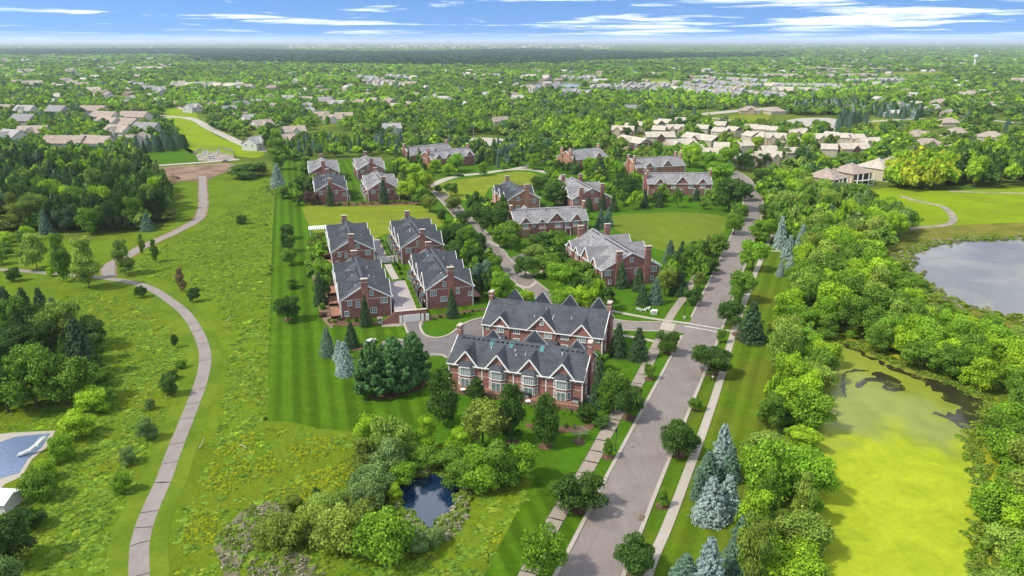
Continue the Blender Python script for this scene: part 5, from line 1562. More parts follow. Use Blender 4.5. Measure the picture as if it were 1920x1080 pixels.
# ---- spruces and pines
for x, y, h, w, tn, lb in [(615, 667, 56, 36, 'bluegreen', 'blue green spruce on the striped lawn, leftmost of four'), (660, 651, 48, 34, 'spruce', 'dull green spruce on the striped lawn nearest the brick gable'), (637, 676, 40, 28, 'blue', 'small blue spruce half hidden behind the bluest one'),
                           (648, 702, 64, 42, 'blue', 'bluest spruce on the striped lawn in front of the other three'),
                           (686, 612, 60, 26, 'spruce', 'narrow dark conifer against the left brick gable by the garage'), (848, 596, 56, 28, 'spruce', 'narrow dark conifer against the right brick gable by the island lawn'), (661, 482, 38, 16, 'spruce', 'narrow conifer on the far left brick gable'),
                           (792, 470, 30, 13, 'spruce', 'narrow conifer beside the chimney of the far right block'), (620, 386, 40, 20, 'spruce', 'narrow conifer against the near left gable beyond the yellow lawn'), (720, 382, 44, 22, 'spruce', 'narrow conifer against the near right gable beyond the yellow lawn'),
                           (1158, 668, 64, 40, 'spruce', 'dark spruce at the right gable of the rear front block, left of two'), (1196, 674, 62, 44, 'spruce', 'dark spruce beside the side street, right of two'), (1122, 762, 90, 40, 'spruce', 'tall dark conifer at the right gable of the front block'),
                           (1255, 492, 42, 28, 'bluegreen', 'blue spruce at the near end of the round lawn, left of two'), (1277, 496, 44, 28, 'spruce', 'green spruce at the near end of the round lawn, right of two'), (1272, 552, 48, 44, 'spruce', 'broad dark conifer by the slab sidewalk opposite the big grey block'),
                           (1165, 540, 50, 28, 'spruce', 'conifer before the left chimney of the big grey block'), (1197, 546, 46, 28, 'spruce', 'conifer before the right chimney of the big grey block'), (1228, 570, 50, 34, 'bluegreen', 'blue green spruce below the right corner of the big grey block'), (1204, 572, 40, 30, 'spruce', 'dark spruce below the big grey block, left of the blue green one'),
                           (1140, 425, 36, 22, 'bluegreen', 'blue spruce behind the round lawn, beside the big grey block'), (1126, 428, 36, 24, 'bluegreen', 'second blue spruce beside the big grey block'), (1128, 394, 36, 18, 'spruce', 'spruce before the two-chimney gable'), (1104, 397, 28, 20, 'spruce', 'spruce left on the two-chimney gable'), (1150, 397, 34, 18, 'spruce', 'spruce right on the two-chimney gable'),
                           (1208, 389, 34, 20, 'spruce', 'spruce before the left end of the wide grey block'), (1236, 389, 30, 18, 'spruce', 'second spruce before the wide grey block'), (1268, 376, 22, 18, 'spruce', 'small dark tree before the middle of the wide grey block'), (1305, 376, 24, 16, 'spruce', 'small dark tree before the right part of the wide grey block'),
                           (522, 352, 44, 30, 'blue', 'silver blue spruce at the top of the striped lawn'), (1125, 336, 40, 34, 'spruce', 'full dark spruce behind the two-chimney block'), (1076, 327, 32, 16, 'spruce', 'slim dark spruce before the bare chimney gable'),
                           (601, 572, 62, 30, 'spruce', 'dark spruce along the left side of the court blocks, nearest'), (606, 520, 40, 30, 'deep', 'dark tree along the left side of the court blocks, middle'), (629, 486, 28, 20, 'spruce', 'dark spruce at the corner of the far left court block')]:
    plant(x, y, h, w, 'spruce', tn, lb, 'spruces around the brick blocks')
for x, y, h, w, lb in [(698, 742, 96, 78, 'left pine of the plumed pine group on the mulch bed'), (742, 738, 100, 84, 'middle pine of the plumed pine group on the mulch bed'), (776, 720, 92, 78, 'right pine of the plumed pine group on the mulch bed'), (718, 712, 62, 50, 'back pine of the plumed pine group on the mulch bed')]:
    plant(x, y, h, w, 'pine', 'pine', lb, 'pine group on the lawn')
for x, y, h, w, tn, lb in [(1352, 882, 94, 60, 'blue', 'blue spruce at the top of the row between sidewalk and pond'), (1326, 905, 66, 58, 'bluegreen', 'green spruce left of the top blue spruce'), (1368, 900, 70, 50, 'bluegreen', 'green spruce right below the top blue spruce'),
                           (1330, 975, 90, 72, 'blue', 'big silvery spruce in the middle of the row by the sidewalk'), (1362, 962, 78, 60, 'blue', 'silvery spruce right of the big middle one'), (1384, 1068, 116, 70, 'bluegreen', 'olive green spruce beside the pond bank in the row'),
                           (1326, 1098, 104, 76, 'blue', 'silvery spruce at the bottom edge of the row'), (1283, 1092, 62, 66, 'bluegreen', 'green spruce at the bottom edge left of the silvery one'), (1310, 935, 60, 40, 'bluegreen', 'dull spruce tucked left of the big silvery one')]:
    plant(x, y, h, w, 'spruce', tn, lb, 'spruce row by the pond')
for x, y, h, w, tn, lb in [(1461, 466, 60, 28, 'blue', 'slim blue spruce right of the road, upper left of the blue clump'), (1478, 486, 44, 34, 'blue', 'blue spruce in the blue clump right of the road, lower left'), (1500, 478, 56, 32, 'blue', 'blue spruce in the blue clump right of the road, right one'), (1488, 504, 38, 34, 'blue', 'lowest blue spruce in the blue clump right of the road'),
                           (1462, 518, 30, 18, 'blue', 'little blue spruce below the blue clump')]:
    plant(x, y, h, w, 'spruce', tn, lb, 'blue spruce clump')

# ---- around the small pond
for x, y, h, w, sh, tn, lb in [(905, 838, 98, 88, 'round', 'willow', 'light green round tree before the front block, right of the left columnar tree'), (800, 848, 74, 50, 'tall', 'lime', 'lime green pointed tree above the small pond'), (862, 862, 70, 62, 'tall', 'lime', 'lime green tree above the small pond, right of the pointed one'),
                               (895, 905, 76, 80, 'bush', 'fresh', 'leafy tree on the right bank of the small pond'), (845, 885, 54, 70, 'bush', 'mid', 'dense shrub at the top of the small pond'), (800, 880, 46, 60, 'bush', 'mid', 'shrub at the top left of the small pond'), (930, 915, 92, 76, 'bush', 'mid', 'broad shrub right of the small pond'),
                               (975, 905, 78, 70, 'bush', 'fresh', 'shrub at the right end of the pond thicket by the lawn'), (905, 925, 60, 70, 'bush', 'fresh', 'low shrub over the right edge of the small pond'),
                               (690, 850, 80, 56, 'bush', 'lime', 'lime shrub at the top left of the pond thicket by the lawn'), (738, 862, 88, 84, 'bush', 'willow', 'grey willow bush at the lawn edge left of the lime pointed tree'), (682, 882, 72, 56, 'tall', 'olive', 'pointed olive shrub left of the pond thicket'), (732, 894, 74, 76, 'bush', 'grey', 'grey green bush left of the small pond, upper'),
                               (700, 930, 62, 86, 'bush', 'grey', 'grey green bush left of the small pond, middle'), (690, 955, 60, 70, 'bush', 'grey', 'grey green bush left of the small pond, lower'), (742, 942, 40, 34, 'bush', 'lime', 'small lime bush at the left shore of the small pond'), (720, 1052, 100, 112, 'bush', 'fresh', 'big bright round bush below the small pond'),
                               (640, 1035, 92, 96, 'bush', 'willow', 'olive willow bush left of the big bright bush'), (590, 1005, 66, 70, 'bush', 'willow', 'olive willow bush in the middle of the lower thicket'), (545, 1028, 76, 76, 'bush', 'willow', 'yellowish willow bush at the left end of the lower thicket'), (505, 1018, 48, 60, 'bush', 'olive', 'low olive bush left of the lower thicket'),
                               (640, 965, 50, 70, 'bush', 'olive', 'olive bush above the lower thicket'), (600, 965, 44, 56, 'bush', 'willow', 'small willow bush above the lower thicket'), (552, 955, 30, 36, 'bush', 'olive', 'single rounded olive bush at the golden meadow'), (680, 1000, 60, 70, 'bush', 'olive', 'olive bush between the willows and the small pond'),
                               (866, 914, 60, 74, 'bush', 'mid', 'dense shrub over the upper right corner of the small pond'), (776, 1032, 44, 54, 'bush', 'grey', 'grey shrub between the big bright bush and the small pond'), (752, 910, 50, 60, 'bush', 'fresh', 'leafy shrub over the upper left corner of the small pond'), (815, 1022, 36, 40, 'bush', 'grey', 'grey shrub at the bottom shore of the small pond'), (596, 938, 24, 24, 'bush', 'dark', 'dark small bush in the golden flowers')]:
    plant(x, y, h, w, sh, tn, lb, 'thicket round the small pond')

# ---- meadow and path side, left
for x, y, h, w, sh, tn, lb in [(70, 505, 74, 56, 'tall', 'willow', 'pale willowy tree by the cross path, leftmost of three'), (120, 528, 92, 48, 'tall', 'mid', 'tall tree by the cross path, middle of three'), (168, 540, 98, 64, 'tall', 'willow', 'pale willowy tree at the path junction, right of three'), (235, 515, 66, 50, 'tall', 'olive', 'loose tree just right of the path junction'),
                               (268, 478, 40, 14, 'tall', 'olive', 'thin sapling left of the upper path'), (292, 492, 44, 18, 'tall', 'mid', 'thin sapling right of the upper path'), (342, 548, 46, 24, 'tall', 'brown', 'withered brown sapling in the meadow'), (365, 566, 32, 26, 'bush', 'dark', 'dark round shrub below the withered sapling'), (265, 558, 26, 24, 'bush', 'deep', 'dark round shrub beside the winding path'),
                               (28, 528, 32, 30, 'bush', 'deep', 'dark shrub by the cross path at the left'), (96, 518, 22, 16, 'bush', 'lime', 'lime shrub by the cross path'), (320, 742, 50, 40, 'bush', 'deep', 'dark shrub left of the winding path, upper'), (276, 826, 50, 44, 'bush', 'grey', 'grey green shrub left of the winding path, middle'), (240, 870, 42, 36, 'bush', 'grey', 'silvery shrub left of the winding path'),
                               (229, 924, 48, 42, 'bush', 'fresh', 'fresh green shrub left of the winding path, lowest'), (329, 652, 30, 14, 'bush', 'deep', 'narrow dark shrub by the bend of the path'), (282, 768, 26, 20, 'bush', 'grey', 'small grey shrub above the middle shrub'), (455, 420, 20, 26, 'bush', 'deep', 'small dark shrub alone in the upper meadow'),
                               (465, 332, 34, 82, 'bush', 'deep', 'wide dark bush at the edge of the dirt lot'), (325, 712, 22, 26, 'bush', 'deep', 'low shrub above the upper path shrub'), (340, 690, 20, 24, 'bush', 'mid', 'low shrub by the path bend'), (302, 448, 0.1, 0.1, 'bush', 'mid', '') ]:
    if lb:
        plant(x, y, h, w, sh, tn, lb, 'meadow trees and shrubs')
for x, y, h, w, sh, tn, lb in [(20, 612, 76, 50, 'spruce', 'spruce', 'dark conifer at the left edge, first of a clump of four'), (55, 616, 78, 46, 'spruce', 'spruce', 'dark conifer at the left edge, second of a clump of four'), (85, 612, 74, 44, 'spruce', 'spruce', 'dark conifer at the left edge, third of a clump of four'), (108, 618, 62, 40, 'spruce', 'bluegreen', 'dark conifer at the left edge, last of a clump of four'),
                               (34, 668, 72, 90, 'bush', 'dark', 'very dark broad bush below the conifer clump'), (120, 655, 92, 76, 'round', 'olive', 'rounded light topped tree beside the conifer clump'), (158, 705, 112, 72, 'spruce', 'spruce', 'large dark conifer right of the light topped tree'), (70, 765, 128, 100, 'round', 'mid', 'large round tree above the swimming pool'), (128, 760, 102, 100, 'round', 'mid', 'second large round tree above the swimming pool'),
                               (16, 775, 110, 70, 'round', 'deep', 'dark tree at the left edge above the swimming pool'), (176, 772, 56, 76, 'bush', 'lime', 'bright bush right of the large round trees'), (146, 822, 64, 78, 'bush', 'lime', 'bright rounded bush right above the swimming pool'), (118, 862, 60, 54, 'bush', 'fresh', 'bush at the slide end of the swimming pool'),
                               (80, 935, 70, 70, 'bush', 'mid', 'bush below the swimming pool'), (30, 1060, 120, 90, 'bush', 'dark', 'very dark bush in the lower left corner'), (15, 1110, 90, 70, 'bush', 'grey', 'blue grey bush at the bottom left corner'), (90, 900, 48, 40, 'bush', 'lime', 'lime bush beside the pool deck'), (60, 990, 50, 60, 'bush', 'deep', 'dark shrub above the lower left corner'),
                               (205, 760, 40, 40, 'bush', 'mid', 'low green bush at the meadow edge right of the bright bush'), (190, 725, 40, 50, 'bush', 'mid', 'low green bush below the large dark conifer')]:
    plant(x, y, h, w, sh, tn, lb, 'garden trees by the swimming pool')
# trees on the striped lawn and its far end
for x, y, h, w, sh, tn, lb in [(540, 602, 52, 48, 'round', 'deep', 'single round tree on the striped lawn'), (546, 497, 32, 32, 'round', 'mid', 'small round tree on the striped lawn, second up'), (541, 472, 34, 28, 'round', 'deep', 'small round tree on the striped lawn, third up'), (540, 448, 30, 28, 'round', 'deep', 'small tree at the top of the lawn row'), (548, 540, 24, 30, 'bush', 'mid', 'low round shrub on the striped lawn'),
                               (527, 318, 56, 44, 'tall', 'mid', 'tall poplar at the lawn end, nearest of three'), (520, 298, 60, 36, 'tall', 'fresh', 'tall poplar at the lawn end, middle of three'), (512, 288, 60, 36, 'tall', 'deep', 'tall poplar at the lawn end, farthest of three'), (530, 372, 28, 34, 'bush', 'mid', 'low bush beside the silver blue spruce'),
                               (560, 372, 40, 30, 'tall', 'deep', 'dark tree left of the near left gable'), (576, 330, 36, 30, 'tall', 'mid', 'tree left of the back left block'), (586, 384, 30, 30, 'bush', 'purple', 'reddish bush left of the near left gable')]:
    plant(x, y, h, w, sh, tn, lb, 'trees of the striped lawn')
# trees along the interior street
inner = [(940, 562, 54, 44, 'fresh', 'fresh green round tree right of the island lawn'), (988, 570, 28, 30, 'lime', 'small lime tree behind the rear front block, left'), (1055, 578, 50, 60, 'fresh', 'bright leafy tree behind the rear front block'), (1085, 580, 46, 50, 'lime', 'lime tree right of the bright leafy one behind the rear block'), (1110, 560, 40, 50, 'mid', 'tree behind the rear block towards the big grey block'),
         (1020, 520, 50, 58, 'mid', 'leafy tree left of the big grey block, lower'), (1000, 500, 44, 56, 'olive', 'olive tree left of the big grey block, upper'), (985, 520, 42, 46, 'deep', 'dark tree at the street bend left of the big grey block'), (1050, 545, 56, 56, 'fresh', 'leafy tree below the left side of the big grey block'), (1085, 530, 44, 54, 'mid', 'tree before the left gable corner of the big grey block'),
         (1012, 470, 36, 50, 'deep', 'tree between the balcony block and the big grey block'), (1045, 460, 30, 34, 'mid', 'small tree between the balcony block and the big grey block'), (957, 470, 58, 52, 'mid', 'large round tree left of the balcony block'), (925, 440, 56, 58, 'deep', 'large dark tree above the interior street'), (905, 420, 42, 46, 'deep', 'dark tree above the interior street, upper left'),
         (938, 465, 44, 34, 'mid', 'tree between the two large ones left of the balcony block'), (1040, 388, 50, 50, 'deep', 'dark round tree right of the orange brick block, lower'), (1012, 366, 38, 36, 'deep', 'dark round tree right of the orange brick block, upper'), (1172, 372, 50, 50, 'deep', 'dark round tree between the wide block and the two-chimney block'), (1090, 412, 24, 24, 'mid', 'small tree at the right end of the balcony block'),
         (855, 495, 46, 40, 'deep', 'dark tree right of the far court block'), (875, 470, 46, 40, 'mid', 'tree at the curve of the interior street'), (890, 505, 44, 38, 'deep', 'dark tree inside the street curve, lower'), (866, 458, 40, 34, 'deep', 'dark tree inside the street curve, upper'), (842, 462, 40, 36, 'deep', 'dark tree beside the far right court block'), (905, 545, 56, 40, 'bluegreen', 'blue green tree right of the near court block'),
         (925, 520, 40, 36, 'mid', 'tree at the street corner above the island lawn'), (895, 545, 44, 34, 'deep', 'dark tree touching the near court block on the right'), (828, 418, 28, 18, 'deep', 'small dark tree on the yellow lawn by the street'), (806, 398, 34, 34, 'olive', 'loose tree between the yellow lawn and the street'), (785, 370, 50, 44, 'lime', 'lime tree right of the near right gable beyond the yellow lawn'),
         (765, 376, 40, 40, 'lime', 'second lime tree right of the near right gable'), (798, 366, 44, 40, 'yellow', 'yellow green tree at the street head'), (770, 345, 40, 40, 'lime', 'lime tree behind the near right gable, upper'), (752, 330, 36, 40, 'lime', 'lime tree right of the back right block'), (850, 400, 34, 34, 'olive', 'olive tree at the left edge of the interior street green'), (868, 420, 24, 30, 'deep', 'dark shrubby tree by the interior street'),
         (822, 362, 16, 16, 'mid', 'tiny tree at the corner of the oval green'), (846, 368, 26, 28, 'mid', 'loose tree at the tip of the oval green'), (818, 324, 28, 30, 'lime', 'lime tree before the four dormer block, left'), (842, 330, 24, 28, 'lime', 'lime tree before the four dormer block, middle'), (856, 322, 34, 38, 'fresh', 'round tree before the four dormer block, right'), (836, 312, 24, 28, 'fresh', 'tree close to the wall of the four dormer block'),
         (905, 330, 26, 20, 'fresh', 'young tree on the loop street, left'), (946, 322, 16, 14, 'fresh', 'young tree on the loop street, right'), (1000, 318, 34, 30, 'fresh', 'tree before the bare chimney block'), (1010, 300, 30, 40, 'deep', 'dark tree left of the bare chimney block'), (1110, 330, 36, 34, 'fresh', 'bright tree before the one dormer block'), (885, 384, 24, 28, 'lime', 'lime shrubby tree left of the orange brick block'), (905, 396, 30, 36, 'mid', 'tree below the orange brick block, left'), (940, 412, 36, 40, 'deep', 'tree below the orange brick block, middle')]
for x, y, h, w, tn, lb in inner:
    plant(x, y, h, w, 'round', tn, lb, 'trees along the interior street')
for x, y, h, w, tn, lb in [(1150, 772, 84, 62, 'mid', 'leafy tree right of the front block'), (1128, 800, 24, 40, 'deep', 'dark low shrub at the right corner of the front deck'), (1165, 742, 30, 30, 'fresh', 'small bright tree by the slab sidewalk, right of the front block'), (1100, 792, 36, 36, 'deep', 'dark rounded shrub at the corner of the front deck')]:
    plant(x, y, h, w, 'round' if h > 30 else 'bush', tn, lb, 'planting round the front block')
for i, (x, y, h, w, tn) in enumerate([(1187, 252, 26, 20, 'mid'), (1214, 252, 32, 22, 'lime'), (1297, 244, 30, 24, 'mid'), (1330, 252, 18, 24, 'deep'), (1344, 274, 20, 22, 'lime'), (1376, 286, 30, 28, 'lime'), (1418, 284, 30, 28, 'lime'), (1256, 300, 28, 30, 'fresh'), (1292, 314, 48, 42, 'lime'), (1330, 322, 40, 38, 'fresh'),
                                      (1362, 318, 44, 40, 'fresh'), (1395, 322, 36, 34, 'deep'), (1466, 264, 28, 24, 'fresh'), (1484, 282, 34, 24, 'lime'), (1512, 284, 36, 28, 'lime'), (1545, 318, 30, 30, 'lime'), (1590, 312, 30, 46, 'mid'), (1640, 306, 24, 40, 'deep'), (1470, 300, 26, 30, 'grey'), (1500, 304, 30, 30, 'deep'), (1536, 250, 26, 34, 'mid'),
                                      (1430, 312, 26, 30, 'deep'), (1555, 262, 18, 18, 'fresh'), (1405, 300, 22, 20, 'fresh'), (1232, 286, 22, 24, 'mid'), (1272, 292, 22, 24, 'mid'), (1175, 262, 24, 20, 'deep')]):
    near = 'lower' if y > 290 else 'middle' if y > 262 else 'upper'
    plant(x, y, h, w, 'round', tn, f'{WORD[tn]} round tree among the {near} beige townhouses, {ORD[sum(1 for q in PLANTS if q.get("grpkey") == (tn, near))]} counted from the left', 'trees between the beige townhouses')
    PLANTS[-1]['grpkey'] = (tn, near)
# foundation shrubs
def shrub_row(pts, n, h, w, what, tints=('deep', 'mid', 'olive')):
    line = [Vector((p[0], p[1])) for p in pts]
    for k in range(n):
        f = (k + .5) / n * (len(line) - 1)
        i = min(int(f), len(line) - 2)
        p = line[i].lerp(line[i + 1], f - i)
        tn = random.choice(tints)
        plant(p.x + random.uniform(-2, 2), p.y + random.uniform(-1.5, 1.5), h * random.uniform(.7, 1.3), w * random.uniform(.8, 1.25), 'bush', tn, f'{WORD[tn]} low shrub, {ORD[k]} from the left {what}', 'foundation shrubs')
shrub_row([(806, 600), (870, 590), (905, 582)], 9, 6, 7, 'below the right court block')
shrub_row([(612, 606), (640, 602), (680, 606), (720, 606)], 8, 9, 10, 'below the left court block')
shrub_row([(590, 470), (598, 540), (606, 600)], 10, 16, 18, 'left of the left court blocks', ('deep', 'mid', 'purple', 'spruce'))
shrub_row([(592, 384), (650, 384), (700, 383), (770, 381)], 10, 7, 8, 'below the gables beyond the yellow lawn')
shrub_row([(995, 796), (1040, 802), (1085, 804)], 5, 11, 12, 'below the front deck')
shrub_row([(765, 560), (752, 520), (742, 495)], 6, 8, 9, 'along the paved court', ('deep', 'dark'))
shrub_row([(1130, 405), (1180, 384), (1260, 378), (1330, 378)], 9, 8, 10, 'before the wide grey block')
shrub_row([(1125, 532), (1180, 536), (1240, 524)], 6, 14, 16, 'below the big grey block')

# ---- woods and thickets: filled polygons of ground, every tree placed by itself
def inside(poly, X, Y):
    n, c = len(poly), np.zeros(len(X), bool)
    for i in range(n):
        x0, y0 = poly[i]
        x1, y1 = poly[(i + 1) % n]
        m = ((y0 > Y) != (y1 > Y)) & (X < (x1 - x0) * (Y - y0) / (y1 - y0 + 1e-12) + x0)
        c ^= m
    return c


def poisson(poly, gap, tries=9000):
    P = np.array([(p.x, p.y) for p in [G(*q) for q in poly]])
    lo, hi = P.min(0), P.max(0)
    n = int(min(tries, 12 * (hi - lo).prod() / gap ** 2))
    c = rng.uniform(lo, hi, (n, 2))
    c = c[inside([tuple(p) for p in P], c[:, 0], c[:, 1])]
    cell, out = {}, []
    for p in c:
        k = (int(p[0] // gap), int(p[1] // gap))
        if all((p[0] - q[0]) ** 2 + (p[1] - q[1]) ** 2 > gap * gap for i in (-1, 0, 1) for j in (-1, 0, 1) for q in cell.get((k[0] + i, k[1] + j), ())):
            cell.setdefault(k, []).append(p)
            out.append(p)
    return out


STREETS = [q for ln in (road_c, side_c, loop_c, right_walk, left_walk[::6]) for q in ln]


def wood(poly, gap, hr, wr, shapes, tints, what, frm, group, clear=False):
    pts = poisson(poly, gap)
    pts.sort(key=lambda p: p[1])
    for p in pts:
        if any((p[0] - q['p'].x) ** 2 + (p[1] - q['p'].y) ** 2 < (q['w'] * .45) ** 2 for q in PLANTS if q.get('hand')):
            continue
        sh, tn = random.choice(shapes), random.choice(tints)
        h, w = random.uniform(*hr), random.uniform(*wr)
        if clear and (any((p[0] - b[0]) ** 2 + (p[1] - b[1]) ** 2 < (b[2] * .95 + w * .35) ** 2 for b in HOUSES) or any((p[0] - q.x) ** 2 + (p[1] - q.y) ** 2 < (4.5 + w * .35) ** 2 for q in STREETS)):
            continue
        if sh == 'tall':
            w *= .75
        if sh == 'spruce':
            w *= .6
        px, py = to_px(p[0], p[1])
        s = S(py)
        PLANTS.append(dict(p=Vector((p[0], p[1], 0)), h=h, w=w, shape=sh, tint=tn, label=None, group=group, what=what, frm=frm, hand=False, size=h * w * s * s))


wood([(-90, 425), (0, 436), (150, 436), (250, 436), (318, 412), (316, 380), (290, 350), (262, 322), (236, 316), (0, 316), (-90, 318)], 6.6, (11, 17), (7.5, 11), ['round', 'round', 'spread', 'tall'], ['dark', 'dark', 'dark', 'deep', 'deep', 'spruce', 'mid', 'olive', 'lime', 'dark'], 'the dark wood by the upper path', 'its near edge', 'dark wood')
wood([(10, 455), (60, 448), (60, 480), (20, 500), (-60, 500), (-60, 450)], 6, (4, 8), (5, 7), ['bush'], ['mid', 'olive', 'lime'], 'the scrub below the dark wood', 'the cross path', 'scrub below the dark wood')
wood([(1478, 560), (1556, 600), (1548, 660), (1535, 740), (1520, 800), (1512, 900), (1505, 1000), (1505, 1110), (1405, 1110), (1402, 1060), (1425, 960), (1415, 900), (1440, 780), (1455, 700), (1470, 620)], 5.0, (5, 13), (5, 10.5), ['round', 'bush', 'spread', 'tall'], ['mid', 'fresh', 'lime', 'lime', 'willow', 'willow'], 'the strip left of the green pond', 'its near end', 'pond strip')
wood([(1540, 470), (1500, 500), (1478, 555), (1560, 610), (1600, 640), (1650, 655), (1690, 650), (1722, 612), (1690, 580), (1655, 545), (1635, 510)], 6.0, (10, 15), (8, 12), ['round', 'spread', 'bush'], ['mid', 'fresh', 'lime', 'lime', 'mid', 'willow'], 'the wood left of the lake', 'its near edge', 'lakeside wood')
wood([(1612, 652), (1690, 645), (1730, 618), (1800, 640), (1880, 672), (1990, 735), (1960, 790), (1878, 754), (1800, 720), (1740, 700), (1680, 682)], 5.0, (7, 11), (7, 10), ['round', 'spread', 'bush'], ['fresh', 'lime', 'lime', 'mid', 'willow'], 'the belt below the lake', 'its near edge', 'lakeside belt')
wood([(1888, 770), (2060, 720), (2120, 1150), (1850, 1150), (1858, 1020), (1885, 910), (1862, 830)], 4.5, (6, 10), (6.5, 9.5), ['bush', 'round', 'bush'], ['fresh', 'lime', 'mid', 'willow', 'fresh'], 'the thicket right of the green pond', 'the bottom', 'right bank thicket')
wood([(1458, 470), (1450, 402), (1440, 375), (1436, 348), (1480, 350), (1530, 376), (1600, 398), (1680, 425), (1700, 434), (1660, 478), (1600, 486), (1530, 476)], 6.4, (9, 14), (8, 12), ['round', 'spread', 'round', 'tall'], ['mid', 'willow', 'grey', 'fresh', 'lime', 'mid', 'willow'], 'the wood right of the road bend', 'its near edge', 'wood by the road bend')
wood([(1672, 352), (1690, 360), (1770, 356), (1790, 340), (1770, 318), (1700, 318), (1676, 336)], 7, (12, 15), (10, 13), ['round'], ['lime', 'yellow', 'lime'], 'the grove above the bright meadow', 'its near edge', 'yellow green grove')
wood([(1792, 352), (1960, 352), (1960, 300), (1790, 305)], 7.5, (12, 18), (9, 12), ['round', 'spread'], ['mid', 'fresh', 'lime', 'deep'], 'the tall wood right of the grove', 'its near edge', 'wood above the bright meadow')
wood([(240, 290), (340, 283), (352, 274), (300, 270), (280, 278), (240, 284)], 6, (9, 13), (8, 10), ['spruce'], ['spruce', 'spruce', 'bluegreen'], 'the clump on the grass bank', 'its left end', 'conifer clump on the bank')
wood([(1000, 306), (960, 312), (905, 318), (885, 300), (880, 290), (940, 276), (1000, 282)], 6.5, (7, 11), (5, 8), ['spruce', 'spruce', 'round'], ['bluegreen', 'spruce', 'mid'], 'the screen behind the loop street', 'its near edge', 'conifer screen')
wood([(530, 300), (600, 292), (700, 284), (750, 296), (750, 270), (640, 268), (530, 276)], 6.5, (7, 11), (5, 8), ['spruce', 'round', 'spruce'], ['spruce', 'bluegreen', 'mid', 'lime'], 'the screen behind the brick gables', 'its near edge', 'conifers behind the gables')
wood([(735, 345), (758, 350), (790, 330), (790, 300), (748, 300)], 6, (8, 12), (4.5, 6), ['tall', 'spruce'], ['deep', 'spruce', 'mid'], 'the slim group left of the dormers', 'its near edge', 'slim trees by the dormers')
wood([(1490, 212), (1720, 226), (1740, 214), (1560, 198), (1490, 204)], 9, (9, 13), (8, 10), ['spruce'], ['bluegreen', 'spruce', 'blue'], 'the long spruce row beyond the car park', 'its near edge', 'far spruce row')
wood([(1565, 246), (1620, 240), (1625, 224), (1580, 222)], 7, (9, 13), (8, 10), ['spruce'], ['bluegreen', 'spruce'], 'the dark spruce clump beside the car park', 'its near edge', 'car park spruces')
wood([(1025, 268), (1130, 262), (1120, 246), (1030, 248)], 8, (10, 15), (11, 15), ['round'], ['fresh', 'lime', 'fresh'], 'the big round group in the centre', 'its near edge', 'big round trees')

wood([(1650, 470), (1688, 500), (1736, 560), (1800, 588), (1880, 616), (1940, 640), (1930, 652), (1780, 606), (1716, 582), (1666, 520)], 5.0, (2.5, 5.5), (4, 7), ['bush'], ['fresh', 'willow', 'mid', 'olive'], 'the near shore of the lake', '', 'lake shore shrubs')
TR = ['round', 'round', 'spread', 'tall', 'round']
TG = ['deep', 'mid', 'mid', 'fresh', 'deep', 'olive', 'lime']
for poly, gap, what in [([(835, 440), (872, 430), (915, 490), (948, 540), (905, 566), (888, 535), (862, 490)], 5.6, 'the trees between the court and the street'), ([(742, 316), (800, 330), (806, 372), (776, 388), (752, 372)], 6.0, 'the trees right of the four gables'),
                        ([(876, 398), (940, 392), (968, 436), (962, 486), (915, 470)], 6.2, 'the trees left of the balcony block'), ([(962, 512), (1046, 452), (1066, 490), (1118, 545), (1090, 586), (1004, 548)], 5.8, 'the trees left of the big grey block'),
                        ([(1236, 545), (1268, 498), (1330, 478), (1300, 540), (1256, 580), (1200, 582)], 6.4, 'the trees right of the big grey block'), ([(1120, 300), (1270, 288), (1380, 298), (1392, 332), (1338, 320), (1290, 316)], 7.5, 'the trees behind the wide grey block'),
                        ([(1000, 300), (1040, 296), (1150, 322), (1196, 330), (1190, 372), (1152, 366), (1020, 344)], 8.0, 'the trees before the one dormer block'), ([(1150, 384), (1210, 378), (1330, 378), (1352, 386), (1330, 394), (1180, 394)], 9, 'the trees before the wide grey block'),
                        ([(1120, 690), (1190, 690), (1206, 660), (1216, 700), (1180, 770), (1130, 790)], 5.5, 'the planting right of the front block'), ([(592, 470), (612, 480), (620, 600), (600, 590)], 5.0, 'the planting left of the court blocks'), ([(556, 392), (584, 380), (590, 340), (570, 320), (552, 350)], 6.5, 'the trees left of the four gables'),
                        ([(1330, 520), (1300, 556), (1330, 470), (1380, 410), (1384, 430)], 7.5, 'the trees between round lawn and road'),
                        ([(955, 552), (1030, 562), (1130, 596), (1158, 588), (1120, 560), (1040, 540)], 5.2, 'the trees behind the rear front block')]:
    wood(poly, gap, (5, 10), (5, 8.5), TR, TG, what, '', 'trees filling the gaps of the brick estate', True)
wood([(-60, 640), (40, 620), (150, 640), (196, 690), (190, 745), (140, 785), (40, 792), (-60, 792)], 5.2, (7, 12), (6.5, 10), ['round', 'spread', 'round', 'spruce'], ['dark', 'deep', 'mid', 'dark', 'deep'], 'the grove above the swimming pool', '', 'grove above the pool')
wood([(1500, 760), (1534, 740), (1528, 880), (1522, 1000), (1524, 1100), (1494, 1100), (1496, 900)], 4.6, (2.0, 4.5), (3.0, 5.5), ['bush'], ['fresh', 'willow', 'lime', 'mid'], 'the low left bank of the green pond', '', 'bank shrubs')
wood([(1570, 628), (1650, 652), (1740, 692), (1850, 738), (1846, 728), (1740, 680), (1650, 640)], 4.8, (1.6, 3.6), (2.6, 5.0), ['bush'], ['fresh', 'willow', 'lime'], 'the far bank of the green pond', '', 'far bank shrubs')

